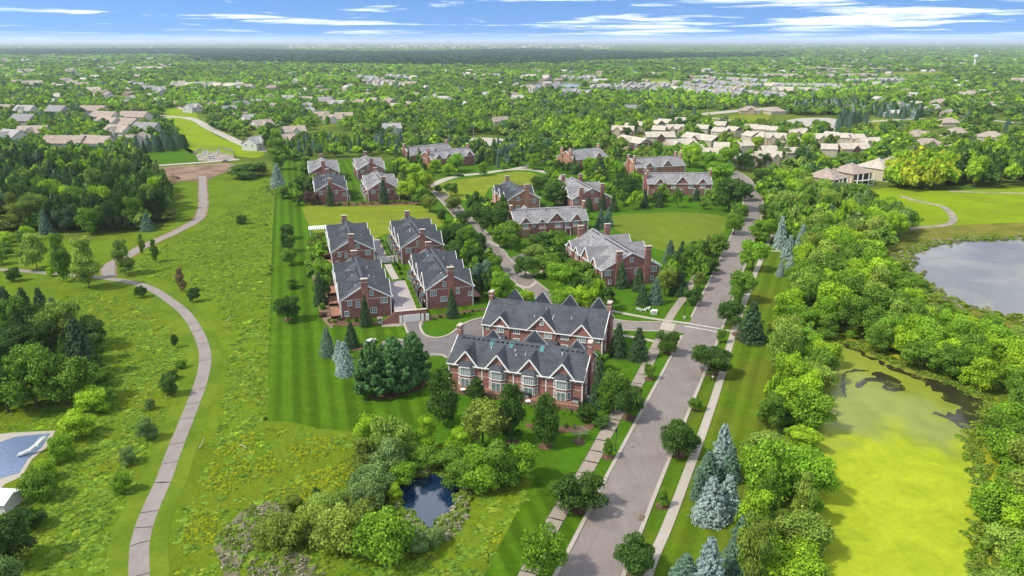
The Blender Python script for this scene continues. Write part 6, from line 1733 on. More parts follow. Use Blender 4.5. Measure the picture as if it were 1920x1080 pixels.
# open ground and rows of houses stay free of the scattered trees (outlines in the photograph, on the ground)
OPEN = [[(-420, 1400), (-420, 448), (0, 446), (300, 436), (330, 400), (300, 350), (240, 316), (260, 300), (250, 284), (340, 274), (320, 240), (300, 204), (366, 200), (400, 240), (500, 278), (520, 300), (530, 305), (560, 300), (600, 296), (760, 290), (790, 300),
         (880, 312), (1000, 316), (1010, 290), (1130, 290), (1280, 300), (1340, 330), (1400, 330), (1436, 340), (1460, 470), (1500, 500), (1480, 600), (1400, 1100), (1400, 1400)],
        [(1440, 470), (1660, 470), (1700, 420), (1550, 345), (1560, 335), (1700, 318), (1800, 345), (2300, 345), (2300, 1400), (1400, 1400)],
        [(1280, 224), (1210, 230), (1360, 206), (1430, 199), (1640, 190), (1650, 198), (1450, 212), (1590, 224), (1690, 216), (1700, 232), (1640, 250), (1560, 256), (1450, 244), (1360, 234)], [(866, 256), (905, 252), (960, 258), (965, 272), (940, 284), (880, 282)],
        [(1206, 149), (1256, 147), (1254, 164), (1208, 166)], [(980, 155), (1095, 155), (1085, 172), (990, 172)], [(1640, 136), (1772, 131), (1762, 146), (1655, 150)], [(300, 205), (362, 203), (372, 226), (305, 232)], [(1350, 212), (1450, 208), (1440, 232), (1370, 238)],
        [(190, 176), (250, 180), (262, 196), (215, 196)], [(480, 168), (700, 176), (700, 179), (480, 172)]]
HS = np.array(HOUSES)


def scatter():
    """tree positions from the brick blocks to the horizon, closer together near the camera"""
    Yv, out = 300.0, []
    while Yv < 30000:
        gp = max(8.4, Yv * .0078)
        half = Yv * .84 + 60
        xs = np.arange(-half, half, gp)
        x = xs + rng.uniform(-.42, .42, len(xs)) * gp
        y = np.full(len(xs), Yv) + rng.uniform(-.5, .5, len(xs)) * gp
        out.append(np.stack([x, y, np.full(len(xs), gp)], 1))
        Yv += gp * (1.0 if Yv < 3000 else 1.15)
    P = np.concatenate(out)
    px, py = to_px(P[:, 0], P[:, 1])
    keep = np.ones(len(P), bool)
    for poly in OPEN:
        keep &= ~inside(poly, px, py)
    near = np.where(P[:, 1] < 3500)[0]
    # thin the trees by a slow pattern so that gardens and gaps show
    th = np.sin(P[:, 0] * .021 + 1.3 * np.sin(P[:, 1] * .008)) * np.sin(P[:, 1] * .013 + 1.1 * np.sin(P[:, 0] * .011))
    th2 = np.sin(P[:, 0] * .0061 + 2.1 * np.sin(P[:, 1] * .0023)) * np.sin(P[:, 1] * .0047 + 1.7 * np.sin(P[:, 0] * .0035))
    keep &= ~((th > .12) & (rng.random(len(P)) < .52) & (py > 108))
    keep &= ~((th2 > .62) & (rng.random(len(P)) < .7) & (py > 112))
    for i in range(0, len(HS)):
        hx, hy, hr = HS[i]
        d = hy * .085 if hy > 700 else hy * .075          # trees just before a house would hide it
        ux, uy = -hx / math.hypot(hx, hy), -hy / math.hypot(hx, hy)
        for f in (0, .35, .7, 1.0):
            cx, cy_, rr = hx + ux * d * f, hy + uy * d * f, (hr * (1 if f == 0 else .8) + max(0, hy * .0078 - 6.5) * .8)
            dd = (P[near, 0] - cx) ** 2 + (P[near, 1] - cy_) ** 2
            keep[near[(dd < rr * rr) & ((f == 0) | (rng.random(len(near)) < .8))]] = False
    P, px, py = P[keep], px[keep], py[keep]
    return P, px, py


SP_, SPX, SPY = scatter()
tint_names = list(TINT)
n = len(SP_)
rnd = rng.random(n)
slow = .5 + .5 * np.sin(SP_[:, 0] * .006 + 2 * np.sin(SP_[:, 1] * .0031)) * np.cos(SP_[:, 1] * .0045 + np.sin(SP_[:, 0] * .004))
T3 = {k: np.array(v) for k, v in TINT.items()}
cols = np.where((rnd < .24)[:, None], T3['mid'], np.where((rnd < .50)[:, None], T3['fresh'], np.where((rnd < .72)[:, None], T3['lime'], np.where((rnd < .82)[:, None], T3['willow'], np.where((rnd < .88)[:, None], T3['deep'], np.where((rnd < .98)[:, None], T3['grey'], T3['bluegreen']))))))
# a long band of far trees takes a darker, bluer tint
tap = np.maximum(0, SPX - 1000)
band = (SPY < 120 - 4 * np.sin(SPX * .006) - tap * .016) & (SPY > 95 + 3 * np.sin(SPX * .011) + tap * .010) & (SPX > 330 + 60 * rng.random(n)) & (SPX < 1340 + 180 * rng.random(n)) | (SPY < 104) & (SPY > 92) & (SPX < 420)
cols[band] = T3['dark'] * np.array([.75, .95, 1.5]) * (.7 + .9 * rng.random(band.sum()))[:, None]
cols *= (.95 + .45 * slow)[:, None]
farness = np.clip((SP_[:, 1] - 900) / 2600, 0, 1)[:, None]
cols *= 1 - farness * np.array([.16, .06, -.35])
vary = rng.uniform(.72, 1.18, n)[:, None]
cols *= vary
con = (rng.random(n) < .06) & ~band | (band & (rng.random(n) < .35))
cols[con & ~band] = T3['bluegreen'] * .8
hgt = rng.uniform(4.8, 11.5, n) * np.where(band, 1.25, 1.0)
wid = np.maximum(rng.uniform(5.0, 12.5, n), SP_[:, 2] * rng.uniform(.8, 1.4, n))
wid = np.where(con, wid * .62, wid)
for i in np.where(SPY > 205)[0]:
    tn = min(TINT, key=lambda k: float(((T3[k] - cols[i] / (.95 + .45 * slow[i])) ** 2).sum()))
    if con[i]:
        tn = 'bluegreen'
    s = S(SPY[i])
    zone = ('among the houses at the left', 'right of the bright field', 'behind the brick gables', 'behind the loop street', 'among the beige townhouses', 'near the condos', 'among the houses at the right edge')[int(np.digitize(SPX[i], (310, 560, 760, 1120, 1480, 1700)))]
    zone += ('' if SPY[i] > 300 else ', near part' if SPY[i] > 258 else ', middle part' if SPY[i] > 228 else ', far part')
    PLANTS.append(dict(p=Vector((SP_[i, 0], SP_[i, 1], 0)), h=hgt[i], w=wid[i], shape='spruce' if con[i] else random.choice(['round', 'round', 'spread', 'tall']), tint=tn, label=None, group='trees ' + zone, what=zone, frm='', hand=False, size=hgt[i] * wid[i] * s * s * .8))
far_sel = SPY <= 205

# ---- which plants become objects of their own: the 290 of each kind that show largest, the rest is one mass
by_kind = {}
for q in PLANTS:
    px, py = to_px(q['p'].x, q['p'].y)
    q['px'], q['py'] = px, py
    if -60 < px < 1980 and py - q['h'] * S(py) < 1085:
        q['vis'] = True
        by_kind.setdefault(KIND[q['shape']][0], []).append(q)
single_out, mass = [], []
for k, lst in by_kind.items():
    lst.sort(key=lambda q: -q['size'] * (1000 if q['hand'] else 1))
    single_out += lst[:292]
    mass += lst[292:]

# labels for trees picked out of the woods
grp = {}
for q in single_out:
    if not q['label']:
        grp.setdefault((q['what'], WORD[q['tint']], KIND[q['shape']][0]), []).append(q)
for (what, wd, kind), lst in grp.items():
    lst.sort(key=lambda q: q['px'])
    noun = {'deciduous_tree': 'tree', 'shrub': 'shrub', 'spruce_tree': 'conifer', 'pine_tree': 'pine'}[kind]
    pre = '' if what.startswith(('among', 'right of', 'behind', 'near')) else 'in '
    for k, q in enumerate(lst):
        if len(lst) == 1:
            q['label'] = f'the only {wd} {noun} {pre}{what}'
        elif k < len(ORD):
            q['label'] = f'{wd} {noun}, {ORD[k]} from the left {pre}{what}'
        else:
            q['label'] = f'{wd} {noun}, {ORD[(k - len(ORD)) % len(ORD)]} past the twentieth {pre}{what}'

seen_names = {}
for q in single_out:
    if len(q['label'].replace(',', '').split()) > 16:
        print('LONG', q['label'])
    sh = q['shape']
    name, cat = KIND[sh]
    i = random.randrange(1000)
    col = TINT[q['tint']]
    jit = random.uniform(.86, 1.14)
    col = (col[0] * jit * random.uniform(.95, 1.05), col[1] * jit, col[2] * jit * random.uniform(.95, 1.05))
    me = CROWN[sh][i % len(CROWN[sh])]
    rz = random.uniform(0, 6.28)
    if sh == 'bush':
        o = link(name, me, None, q['p'], (0, 0, rz), (q['w'], q['w'], q['h']))
        o.color = (*col, 1)
    else:
        o = empty(name, q['p'], rz)
        o.scale = (q['w'], q['w'], q['h'])
        c = link('crown', me, o)
        c.color = (*col, 1)
        tk = link('trunk', TRUNK[sh][i % len(TRUNK[sh])], o)
    tag(o, q['label'], cat, q['group'])

# ---- everything further off: one mass of trees
FAR_SRC = [broad_crown(200, 520, .15, 'round', M['leaf_far'], .12, 12, 'crown_far'), broad_crown(201, 520, .15, 'spread', M['leaf_far'], .15, 12, 'crown_far'), broad_crown(202, 520, .15, 'bush', M['leaf_far'], .05, 12, 'crown_far'), spruce_crown(203, 620, .11, M['leaf_far'], name='crown_far')]


def mass_object(name, P, W, H, idx, cols, src, label=None):
    """one object that scatters the given source meshes over its own points"""
    me = bpy.data.meshes.new(name)
    me.vertices.add(len(P))
    me.vertices.foreach_set('co', np.asarray(P, np.float32).ravel())
    for nm, ty, key, arr in (('size', 'FLOAT_VECTOR', 'vector', np.stack([W, W, H], 1)), ('turn', 'FLOAT', 'value', rng.uniform(0, 6.28, len(P))), ('kind', 'INT', 'value', idx), ('tint', 'FLOAT_COLOR', 'color', np.concatenate([cols, np.ones((len(P), 1))], 1))):
        at = me.attributes.new(nm, ty, 'POINT')
        at.data.foreach_set(key, np.asarray(arr, np.int32 if ty == 'INT' else np.float32).ravel())
    o = link(name, me)
    tag(o, label, kind='stuff')
    coll = bpy.data.collections.new(name + '_sources')
    for k, m in enumerate(src):
        s = bpy.data.objects.new(f'{name}_source', m)
        s.name = f'{k}_{name}_source'
        coll.objects.link(s)
    ng = bpy.data.node_groups.new(name, 'GeometryNodeTree')
    ng.interface.new_socket('Geometry', in_out='INPUT', socket_type='NodeSocketGeometry')
    ng.interface.new_socket('Geometry', in_out='OUTPUT', socket_type='NodeSocketGeometry')
    N = lambda t_, **k: ng.nodes.new(t_)
    gi, go = N('NodeGroupInput'), N('NodeGroupOutput')
    ci = N('GeometryNodeCollectionInfo')
    ci.inputs['Collection'].default_value = coll
    ci.inputs['Separate Children'].default_value = True
    ci.inputs['Reset Children'].default_value = True
    iop = N('GeometryNodeInstanceOnPoints')
    iop.inputs['Pick Instance'].default_value = True

    def att(nm, ty):
        a = N('GeometryNodeInputNamedAttribute')
        a.data_type = ty
        a.inputs['Name'].default_value = nm
        return [s for s in a.outputs if s.enabled and s.name == 'Attribute'][0]
    cx = N('ShaderNodeCombineXYZ')
    L = ng.links.new
    L(att('turn', 'FLOAT'), cx.inputs[2])
    er = N('FunctionNodeEulerToRotation')
    L(cx.outputs[0], er.inputs[0])
    L(gi.outputs[0], iop.inputs['Points'])
    L(ci.outputs[0], iop.inputs['Instance'])
    L(att('kind', 'INT'), iop.inputs['Instance Index'])
    L(er.outputs[0], iop.inputs['Rotation'])
    L(att('size', 'FLOAT_VECTOR'), iop.inputs['Scale'])
    L(iop.outputs[0], go.inputs[0])
    md = o.modifiers.new('scatter', 'NODES')
    md.node_group = ng
    return o


mp = [(q['p'].x, q['p'].y, 0) for q in mass]
SI = {'column': 0, 'round': 0, 'spread': 1, 'tall': 0, 'bush': 2, 'spruce': 3, 'pine': 3}
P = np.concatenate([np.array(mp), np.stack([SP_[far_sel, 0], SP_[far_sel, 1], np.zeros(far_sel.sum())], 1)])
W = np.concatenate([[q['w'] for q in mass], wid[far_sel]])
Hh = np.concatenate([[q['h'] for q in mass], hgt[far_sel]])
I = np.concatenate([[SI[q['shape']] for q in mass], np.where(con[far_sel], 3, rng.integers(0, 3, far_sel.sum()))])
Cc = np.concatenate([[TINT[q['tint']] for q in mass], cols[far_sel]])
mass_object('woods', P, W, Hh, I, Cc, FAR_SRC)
print('plants', len(PLANTS), 'single', len(single_out), 'mass', len(P), {k: len(v) for k, v in by_kind.items()})

# far houses past those built one by one, too small to tell apart
hp, ht = [], []
for k in range(900):
    py = 84 + 34 * random.random() ** 1.6
    px = random.uniform(-20, 1940)
    if 330 < px < 1480 and 94 < py < 122:
        continue
    if k < 560:
        px, py = random.uniform(540, 1150), random.uniform(84.0, 92.5)
    g = G(px, py)
    hp.append((g.x, g.y, 0))
for (x, y) in MASS_HOUSES:
    hp.append((x, y, 0))
sc_ = np.array([max(1.0, p[1] / 5200) for p in hp])
szw = np.concatenate([np.full(len(hp) - len(MASS_HOUSES), 1.1), rng.uniform(.75, 1.05, len(MASS_HOUSES))])
mb = MB()
mb.extrude([(-8, -6, 0), (-8, 6, 0), (-8, 6, 4.6), (-8, 0, 8), (-8, -6, 4.6)], (16, 0, 0))


def far_house_mat():
    m, t = mat_new('far_house')
    c = t.n('ShaderNodeAttribute', attribute_name='tint', attribute_type='INSTANCER').outputs['Color']
    return finish(m, t, c, 0.8, 0.2)


pal = np.array([(.50, .46, .41), (.42, .37, .32), (.36, .28, .24), (.56, .54, .50)])
mass_object('distant_houses', hp, sc_ * szw, sc_ * szw * 1.0, np.zeros(len(hp), int), pal[rng.integers(0, 4, len(hp))], [mb.mesh('distant_house', far_house_mat())])

# ================================================================== SMALL THINGS
def car(px, py, deg, paint, label, van=False):
    """a car with body, cabin glass, wheels and lamps; local +x is forward"""
    g = G(px, py)
    root = empty('parked_car', (g.x, g.y, .10), R(deg))
    tag(root, label, 'car', 'parked cars')
    pm = M['paint_' + paint]
    prof = [(-2.25, .35), (-2.3, .75), (-2.15, .98), (-1.7, 1.02), (1.0, .98), (2.0, .82), (2.28, .62), (2.25, .35)]
    if van:
        prof = [(-2.4, .35), (-2.45, .9), (-2.4, 1.05), (.9, 1.05), (1.9, .95), (2.35, .75), (2.35, .35)]
    MB().extrude([(x, -.9, z) for x, z in prof], (0, 1.8, 0)).build('body', pm, root)
    k0, k1, t0, t1, zt = (-1.75, 1.0, -1.25, .25, 1.48) if not van else (-2.35, 1.2, -2.2, .5, 1.85)
    zb = 1.0
    cab = MB().hexa([(k0, -.82, zb), (k1, -.82, zb), (k1, .82, zb), (k0, .82, zb), (t0, -.66, zt), (t1, -.66, zt), (t1, .66, zt), (t0, .66, zt)])
    cab.build('window_band', M['carglass'], root)
    MB().hexa([(t0 - .05, -.69, zt - .02), (t1 + .05, -.69, zt - .02), (t1 + .05, .69, zt - .02), (t0 - .05, .69, zt - .02), (t0 + .05, -.6, zt + .06), (t1 - .1, -.6, zt + .06), (t1 - .1, .6, zt + .06), (t0 + .05, .6, zt + .06)]).build('roof', pm, root)
    for x in (-1.4, 1.4):
        for y in (-.86, .86):
            MB().tube([(x, y - .11, .33), (x, y + .11, .33)], .33, 12).build('wheel', M['dark'], root)
    for y in (-.65, .65):
        MB().box(2.2, 2.32, y - .2, y + .2, .55, .72).build('headlight', M['white'], root)
        MB().box(-2.34, -2.22, y - .2, y + .2, .6, .78).build('tail_light', M['paint_red'], root)
    return root


M['paint_white'] = plain('white_car_paint', (.78, .78, .78), .25, .6, .02)
M['paint_black'] = plain('black_car_paint', (.02, .02, .024), .2, .6, .1)
M['paint_grey'] = plain('grey_car_paint', (.3, .31, .33), .25, .6, .03)
M['paint_red'] = plain('red_lamp', (.4, .02, .02), .3, .5, .05)
car(694, 646, 78, 'white', 'white car parked on the drive nook beside the pine group')
car(863, 331, 20, 'black', 'black car on the loop street before the four dormer block')
car(940, 268, 10, 'black', 'dark car alone in the pale car park')
car(399, 298, 3, 'white', 'white pickup standing at the fenced compound', True)
car(424, 304, 5, 'grey', 'grey car on the service road by the dirt lot')
car(1478, 235, 15, 'white', 'white car in the big car park, left')
car(1500, 231, 15, 'grey', 'grey car in the big car park, middle')
car(1531, 228, 15, 'white', 'white car in the big car park, right')
car(906, 276, 40, 'white', 'white car at the near edge of the pale car park')

# ---- the fenced compound beside the service road
def compound():
    root = empty('chain_fence', G(402, 292), 0)
    tag(root, 'grey fence round the small utility compound beyond the dirt lot', 'fence')
    pts = [G(*p) - root.location for p in ((362, 291), (378, 283), (420, 281), (438, 287), (438, 296))]
    for a, b in zip(pts, pts[1:]):
        n = max(2, int((b - a).length / 3))
        for k in range(n + 1):
            p = a.lerp(b, k / n)
            MB().tube([(p.x, p.y, 0), (p.x, p.y, 2.5)], .08, 5).build('post', M['steel'], root)
        for z in (.3, 1.0, 1.7, 2.4):
            MB().bar((a.x, a.y, z), (b.x, b.y, z), .05, .10).build('rail', M['steel'], root)
        m = int((b - a).length / .45)
        mb = MB()
        for k in range(m):
            p = a.lerp(b, k / m)
            mb.box(p.x - .03, p.x + .03, p.y - .03, p.y + .03, .1, 2.4)
        tag(mb.build('fence_wire', M['steel'], root), kind='stuff')
    for (px, py, w, d, hh, nm) in ((385, 289, 3.5, 2, 2.2, 'white utility cabinet inside the fenced compound, left'), (410, 288, 2, 2, 2.6, 'grey utility cabinet inside the fenced compound, right')):
        g = G(px, py)
        c = empty('utility_cabinet', g, R(8))
        tag(c, nm, 'cabinet', 'compound cabinets')
        MB().box(-w / 2, w / 2, -d / 2, d / 2, 0, hh).build('body', M['white'], c)
        MB().box(-w / 2 - .1, w / 2 + .1, -d / 2 - .1, d / 2 + .1, hh - .003, hh + .12).build('lid', M['steel'], c)
        MB().box(-.5, .5, -d / 2 - .05, -d / 2 + .02, .2, hh - .3).build('door', M['side_grey'], c)


compound()
# soil heap on the dirt lot
bm = bmesh.new()
bmesh.ops.create_icosphere(bm, subdivisions=4, radius=1)
for v in bm.verts:
    v.co.z = max(v.co.z, -.05)
    k = 1 + .22 * math.sin(5 * v.co.x + 3 * v.co.y) + .12 * math.sin(9 * v.co.y - 4 * v.co.x)
    v.co = Vector((v.co.x * 9 * k, v.co.y * 4.5 * k, v.co.z * 2.0 * k))
me = bpy.data.meshes.new('soil_heap')
bm.to_mesh(me)
bm.free()
me.materials.append(M['dirt'])
tag(link('soil_heap', me, None, G(312, 335)), 'low heap of brown soil on the dirt lot', 'soil heap')

# ---- lamp posts, poles and the water tower
def lamp_post(px, py, hm, label):
    r = empty('street_lamp', G(px, py))
    tag(r, label, 'street lamp', 'street lamps')
    MB().tube([(0, 0, 0), (0, 0, .5), (0, 0, hm)], [.14, .08, .06], 8).build('pole', M['dark'], r)
    MB().tube([(0, 0, hm), (0, 0, hm + .15), (0, 0, hm + .55), (0, 0, hm + .62)], [.12, .2, .26, .08], 8).build('lamp_head', M['dark'], r)
    MB().tube([(0, 0, 0), (0, 0, .25)], .22, 8).build('base', M['dark'], r)


lamp_post(1154, 846, 4.4, 'black lamp post on the left verge beside the slab sidewalk')
lamp_post(1283, 596, 4.2, 'black lamp post at the far corner of the crossing')
lamp_post(1004, 503, 4.2, 'black lamp post at the bend of the interior street')


def pole(px, py, hm, label):
    r = empty('utility_pole', G(px, py))
    tag(r, label, 'utility pole', 'utility poles')
    MB().tube([(0, 0, 0), (0, 0, hm)], [.22, .13], 8).build('pole', M['steel'], r)
    MB().box(-1.2, 1.2, -.08, .08, hm - 1.0, hm - .8).build('crossarm', M['timber'], r)
    for x in (-1.0, 0, 1.0):
        MB().tube([(x, 0, hm - .8), (x, 0, hm - .45)], .07, 6).build('insulator', M['white'], r)


for px, py, hm, lb in [(572, 308, 13, 'pale pole behind the back left brick block'), (1085, 247, 15, 'pole in the centre wood behind the big round trees'), (1259, 221, 15, 'pole at the bend of the far road'), (1326, 212, 13, 'pole left beside the far road'), (1388, 204, 13, 'pole right beside the far road'), (725, 257, 13, 'pole in the wood behind the pale lone roof'),
                       (1468, 194, 13, 'pole near the blue spruce row'), (888, 258, 12, 'pole at the pale car park')]:
    pole(px, py, hm, lb)


def tower():
    g = G(1826, 126)
    r = empty('water_tower', g)
    tag(r, 'pale slender water tower rising over the far wood at the right', 'water tower')
    MB().tube([(0, 0, 0), (0, 0, 4), (0, 0, 26)], [4.2, 2.2, 2.0], 16).build('shaft', M['white'], r)
    MB().tube([(0, 0, 25.5), (0, 0, 29), (0, 0, 33), (0, 0, 36), (0, 0, 38)], [2.1, 5.0, 6.0, 4.6, 1.0], 20).build('tank', M['white'], r)


tower()

# ---- lawn chairs, utility box, drains, pool slide
def lawn_chair(px, py, deg, label):
    r = empty('lawn_chair', G(px, py) + Vector((0, 0, .07)), R(deg))
    tag(r, label, 'chair', 'white lawn chairs')
    MB().hexa([(-.35, -.35, .36), (.35, -.35, .42), (.35, .35, .42), (-.35, .35, .36), (-.35, -.35, .41), (.35, -.35, .47), (.35, .35, .47), (-.35, .35, .41)]).build('seat', M['white'], r)
    MB().bar((-.34, 0, .40), (-.66, 0, 1.05), .68, .06, (1, 0, .5)).build('backrest', M['white'], r)
    for s in (-1, 1):
        MB().box(-.45, .42, s * .40 - .07, s * .40 + .07, .60, .65).build('armrest', M['white'], r)
        for x in (-.38, .36):
            MB().box(x - .05, x + .05, s * .38 - .05, s * .38 + .05, 0, .60).build('leg', M['white'], r)


for i, (px, py, d) in enumerate([(1196, 582, 0), (1202, 584, 40), (1209, 584, 150), (1214, 581, 180)]):
    lawn_chair(px, py, d, f'white lawn chair on the grass by the side street, {ORD[i]} from the left of four')


def box_thing(name, px, py, w, d, hh, mat, label, cat, deg=0, lid=True):
    r = empty(name, G(px, py) + Vector((0, 0, .07)), R(deg))
    tag(r, label, cat)
    MB().box(-w / 2, w / 2, -d / 2, d / 2, 0, hh).build('body', M[mat], r)
    MB().box(-w / 2 - .06, w / 2 + .06, -d / 2 - .06, d / 2 + .06, hh - .002, hh + .1).build('lid', M[mat], r)
    MB().box(-w / 2 + .1, w / 2 - .1, -d / 2 - .04, -d / 2 + .02, .15, hh - .15).build('door', M['side_grey'], r)


box_thing('utility_box', 1227, 589, 1.5, 1.2, 1.1, 'white', 'white utility box on the grass right of the lawn chairs', 'utility box', -15)
box_thing('utility_box', 1222, 588, .8, .8, .7, 'white', 'small white box beside the larger utility box', 'utility box', -15)
box_thing('marker_box', 1283, 599, .6, .5, .8, 'cream', 'small cream marker box at the far corner of the crossing', 'marker box', -15)
box_thing('grill', 1079, 764, 1.6, .8, 1.1, 'dark', 'black covered grill on the right end of the front deck', 'grill', -18)
for o in scene.objects:
    if o.name.startswith('grill'):
        o.location.z = 1.0
box_thing('cooling_unit', 1104, 752, 1.0, 1.0, 1.0, 'steel', 'grey cooling unit beside the right gable of the front block', 'cooling unit', -18)
box_thing('storage_box', 985, 752, 2.0, 1.0, .8, 'dark', 'dark furniture box on the front deck', 'deck box', -18)
for o in scene.objects:
    if o.name.startswith('storage_box'):
        o.location.z = 1.0


def drain(px, py, label):
    r = empty('storm_drain', G(px, py) + Vector((0, 0, .10)), R(-23))
    tag(r, label, 'drain', 'storm drains')
    MB().box(-.5, .5, -.8, .8, 0, .14).build('grate_frame', M['dirt'], r)
    for k in range(4):
        MB().box(-.4, .4, -.62 + k * .36, -.5 + k * .36, .139, .16).build('bar', M['dark'], r)


drain(1116, 950, 'dark storm drain at the left curb below the leaning tree')
drain(1203, 973, 'rusty storm drain at the right curb')
drain(1262, 660, 'storm drain at the near corner of the crossing')


def slide():
    g = G(74, 846)
    r = empty('pool_slide', g + Vector((0, 0, .1)), R(20))
    tag(r, 'white curved slide at the edge of the swimming pool', 'pool slide')
    pts = [Vector((1.2, 1.2, 2.1)), Vector((.6, .5, 2.0)), Vector((-.2, -.3, 1.4)), Vector((-1.3, -.8, .8)), Vector((-2.6, -1.0, .35)), Vector((-3.4, -1.0, .2))]
    mb = MB()
    for a, b in zip(pts, pts[1:]):
        mb.bar(a, b + (b - a) * .04, .75, .10)
        d = (b - a).normalized()
        sd = Vector((-d.y, d.x, 0)).normalized() * .38
        for s in (-1, 1):
            mb.bar(a + sd * s + Vector((0, 0, .15)), b + sd * s + Vector((0, 0, .15)), .06, .35)
    mb.build('chute', M['white'], r)
    for s in (-.3, .3):
        MB().bar((1.5 + s, 1.5 - s, 0), (1.2 + s, 1.2 - s, 2.9), .07, .07).build('rail', M['white'], r)
    for k in range(5):
        MB().bar((1.5 - .06 * k - .3, 1.5 - .06 * k + .3, .4 + k * .4), (1.5 - .06 * k + .3, 1.5 - .06 * k - .3, .4 + k * .4), .06, .06).build('rung', M['white'], r)


slide()
# corner of a house deck and of a white shed roof that the left edge cuts
def edge_things():
    g = G(2, 690)
    r = empty('wooden_deck', g, R(20))
    tag(r, 'grey wooden deck with white railing cut by the left edge', 'deck')
    for k in range(12):
        MB().box(-4, 3, -3 + k * .5, -2.53 + k * .5, 1.4, 1.5).build('plank', M['timber'], r)
    for x, y in ((-4, -3), (3, -3), (3, 3), (-4, 3)):
        MB().box(x - .1, x + .1, y - .1, y + .1, 0, 2.5).build('post', M['white'], r)
    for a, b in (((-4, -3), (3, -3)), ((3, -3), (3, 3))):
        for z in (2.4, 1.95, 1.65):
            MB().bar((*a, z), (*b, z), .08, .08).build('rail', M['white'], r)
    g = G(-8, 950)
    r = empty('garden_shed', g, R(-5))
    tag(r, 'pale roofed garden shed cut by the left edge below the pool', 'shed')
    MB().extrude([(-3, -2, 0), (-3, 2, 0), (-3, 2, 2.2), (-3, 0, 3.0), (-3, -2, 2.2)], (6.5, 0, 0)).build('wall', M['side_white'], r)
    chevron(-3.3, 3.9, 2.4, 2.15, 3.1, .12).build('roof', M['white'], r)
    MB().box(-.6, .6, -2.06, -1.98, .05, 2.0).build('door', M['side_grey'], r)


edge_things()
# bright blue backyard pool far off to the right
c = G(1695, 248)
mb = MB().prism([(c.x + 9 * math.cos(a), c.y + 7 * math.sin(a)) for a in np.linspace(0, 2 * math.pi, 17)[:-1]], 0, .5)
M['bluepool'] = plain('blue_pool', (.05, .42, .75), .2, .5, .1)
r = empty('backyard_pool', c)
tag(r, 'bright blue round pool beside the rosy hipped house', 'pool')
for k, (r0, z0, z1, mm, nm) in enumerate(((9.0, 0, 1.0, 'white', 'rim'), (8.5, 1.003, 1.03, 'bluepool', 'water'))):
    MB().prism([(r0 * math.cos(a), r0 * .8 * math.sin(a)) for a in np.linspace(0, 2 * math.pi, 25)[:-1]], z0, z1).build(nm, M[mm], r)

# ---- the bare pale tree before the front block
def bare_tree(px, py):
    r_ = random.Random(5)
    root = empty('bare_tree', G(px, py) + Vector((0, 0, .07)))
    tag(root, 'small leafless pale tree on the lawn before the front block', 'bare tree')
    M['pale_bark'] = plain('pale_bark', (.5, .46, .38), .9, .1)
    MB().tube([(0, 0, 0), (.03, 0, .8), (0, .03, 1.5)], [.11, .09, .06], 7).build('trunk', M['pale_bark'], root)
    mb = MB()

    def grow(p, d, ln, rad, lev):
        q = p + d * ln
        mb.tube([p, q], [rad, rad * .6], 4)
        if lev:
            for _ in range(3 if lev > 1 else 4):
                nd = (d + Vector((r_.uniform(-.7, .7), r_.uniform(-.7, .7), r_.uniform(-.1, .4)))).normalized()
                grow(q, nd, ln * r_.uniform(.6, .85), rad * .6, lev - 1)
    for k in range(8):
        an = k * .785 + r_.uniform(-.2, .2)
        grow(Vector((0, 0, .9 + .08 * k)), Vector((math.cos(an), math.sin(an), 1.0)).normalized(), 1.0, .05, 3)
    mb.build('branches', M['pale_bark'], root)


bare_tree(1085, 829)

# ---- deck furniture of the front block
def deck_table(px, py, label):
    r = empty('patio_table', G(px, py, 1.0), R(-18))
    tag(r, label, 'table', 'patio tables')
    MB().prism([(.6 * math.cos(a), .6 * math.sin(a)) for a in np.linspace(0, 6.283, 13)[:-1]], .68, .74).build('table_top', M['white'], r)
    MB().tube([(0, 0, 0), (0, 0, .68)], .05, 6).build('leg', M['dark'], r)
    MB().prism([(.3 * math.cos(a), .3 * math.sin(a)) for a in np.linspace(0, 6.283, 9)[:-1]], 0, .05).build('base', M['dark'], r)


deck_table(990, 757, 'round pale table on the front deck between two columnar trees')
deck_table(868, 735, 'round pale table at the left end of the front deck')
for i, (px, py) in enumerate([(1062, 772), (1072, 774), (1048, 770), (1088, 776), (875, 738), (905, 744), (1000, 764)]):
    r = empty('flower_pot', G(px, py, 1.0))
    tag(r, f'potted plant on the front deck, {ORD[i]} counted from the grill' if i < 4 else f'potted plant on the left part of the front deck, {ORD[i - 4]} from the left', 'flower pot', 'pots on the front deck')
    MB().tube([(0, 0, 0), (0, 0, .4)], [.16, .24], 9).build('pot', M['dark'] if i % 2 else M['deck'], r)
    c = link('plant', CROWN['bush'][i % 4], r, (0, 0, .35), (0, 0, i), (.7, .7, .7))
    c.color = (*TINT[('fresh', 'deep', 'purple')[i % 3]], 1)

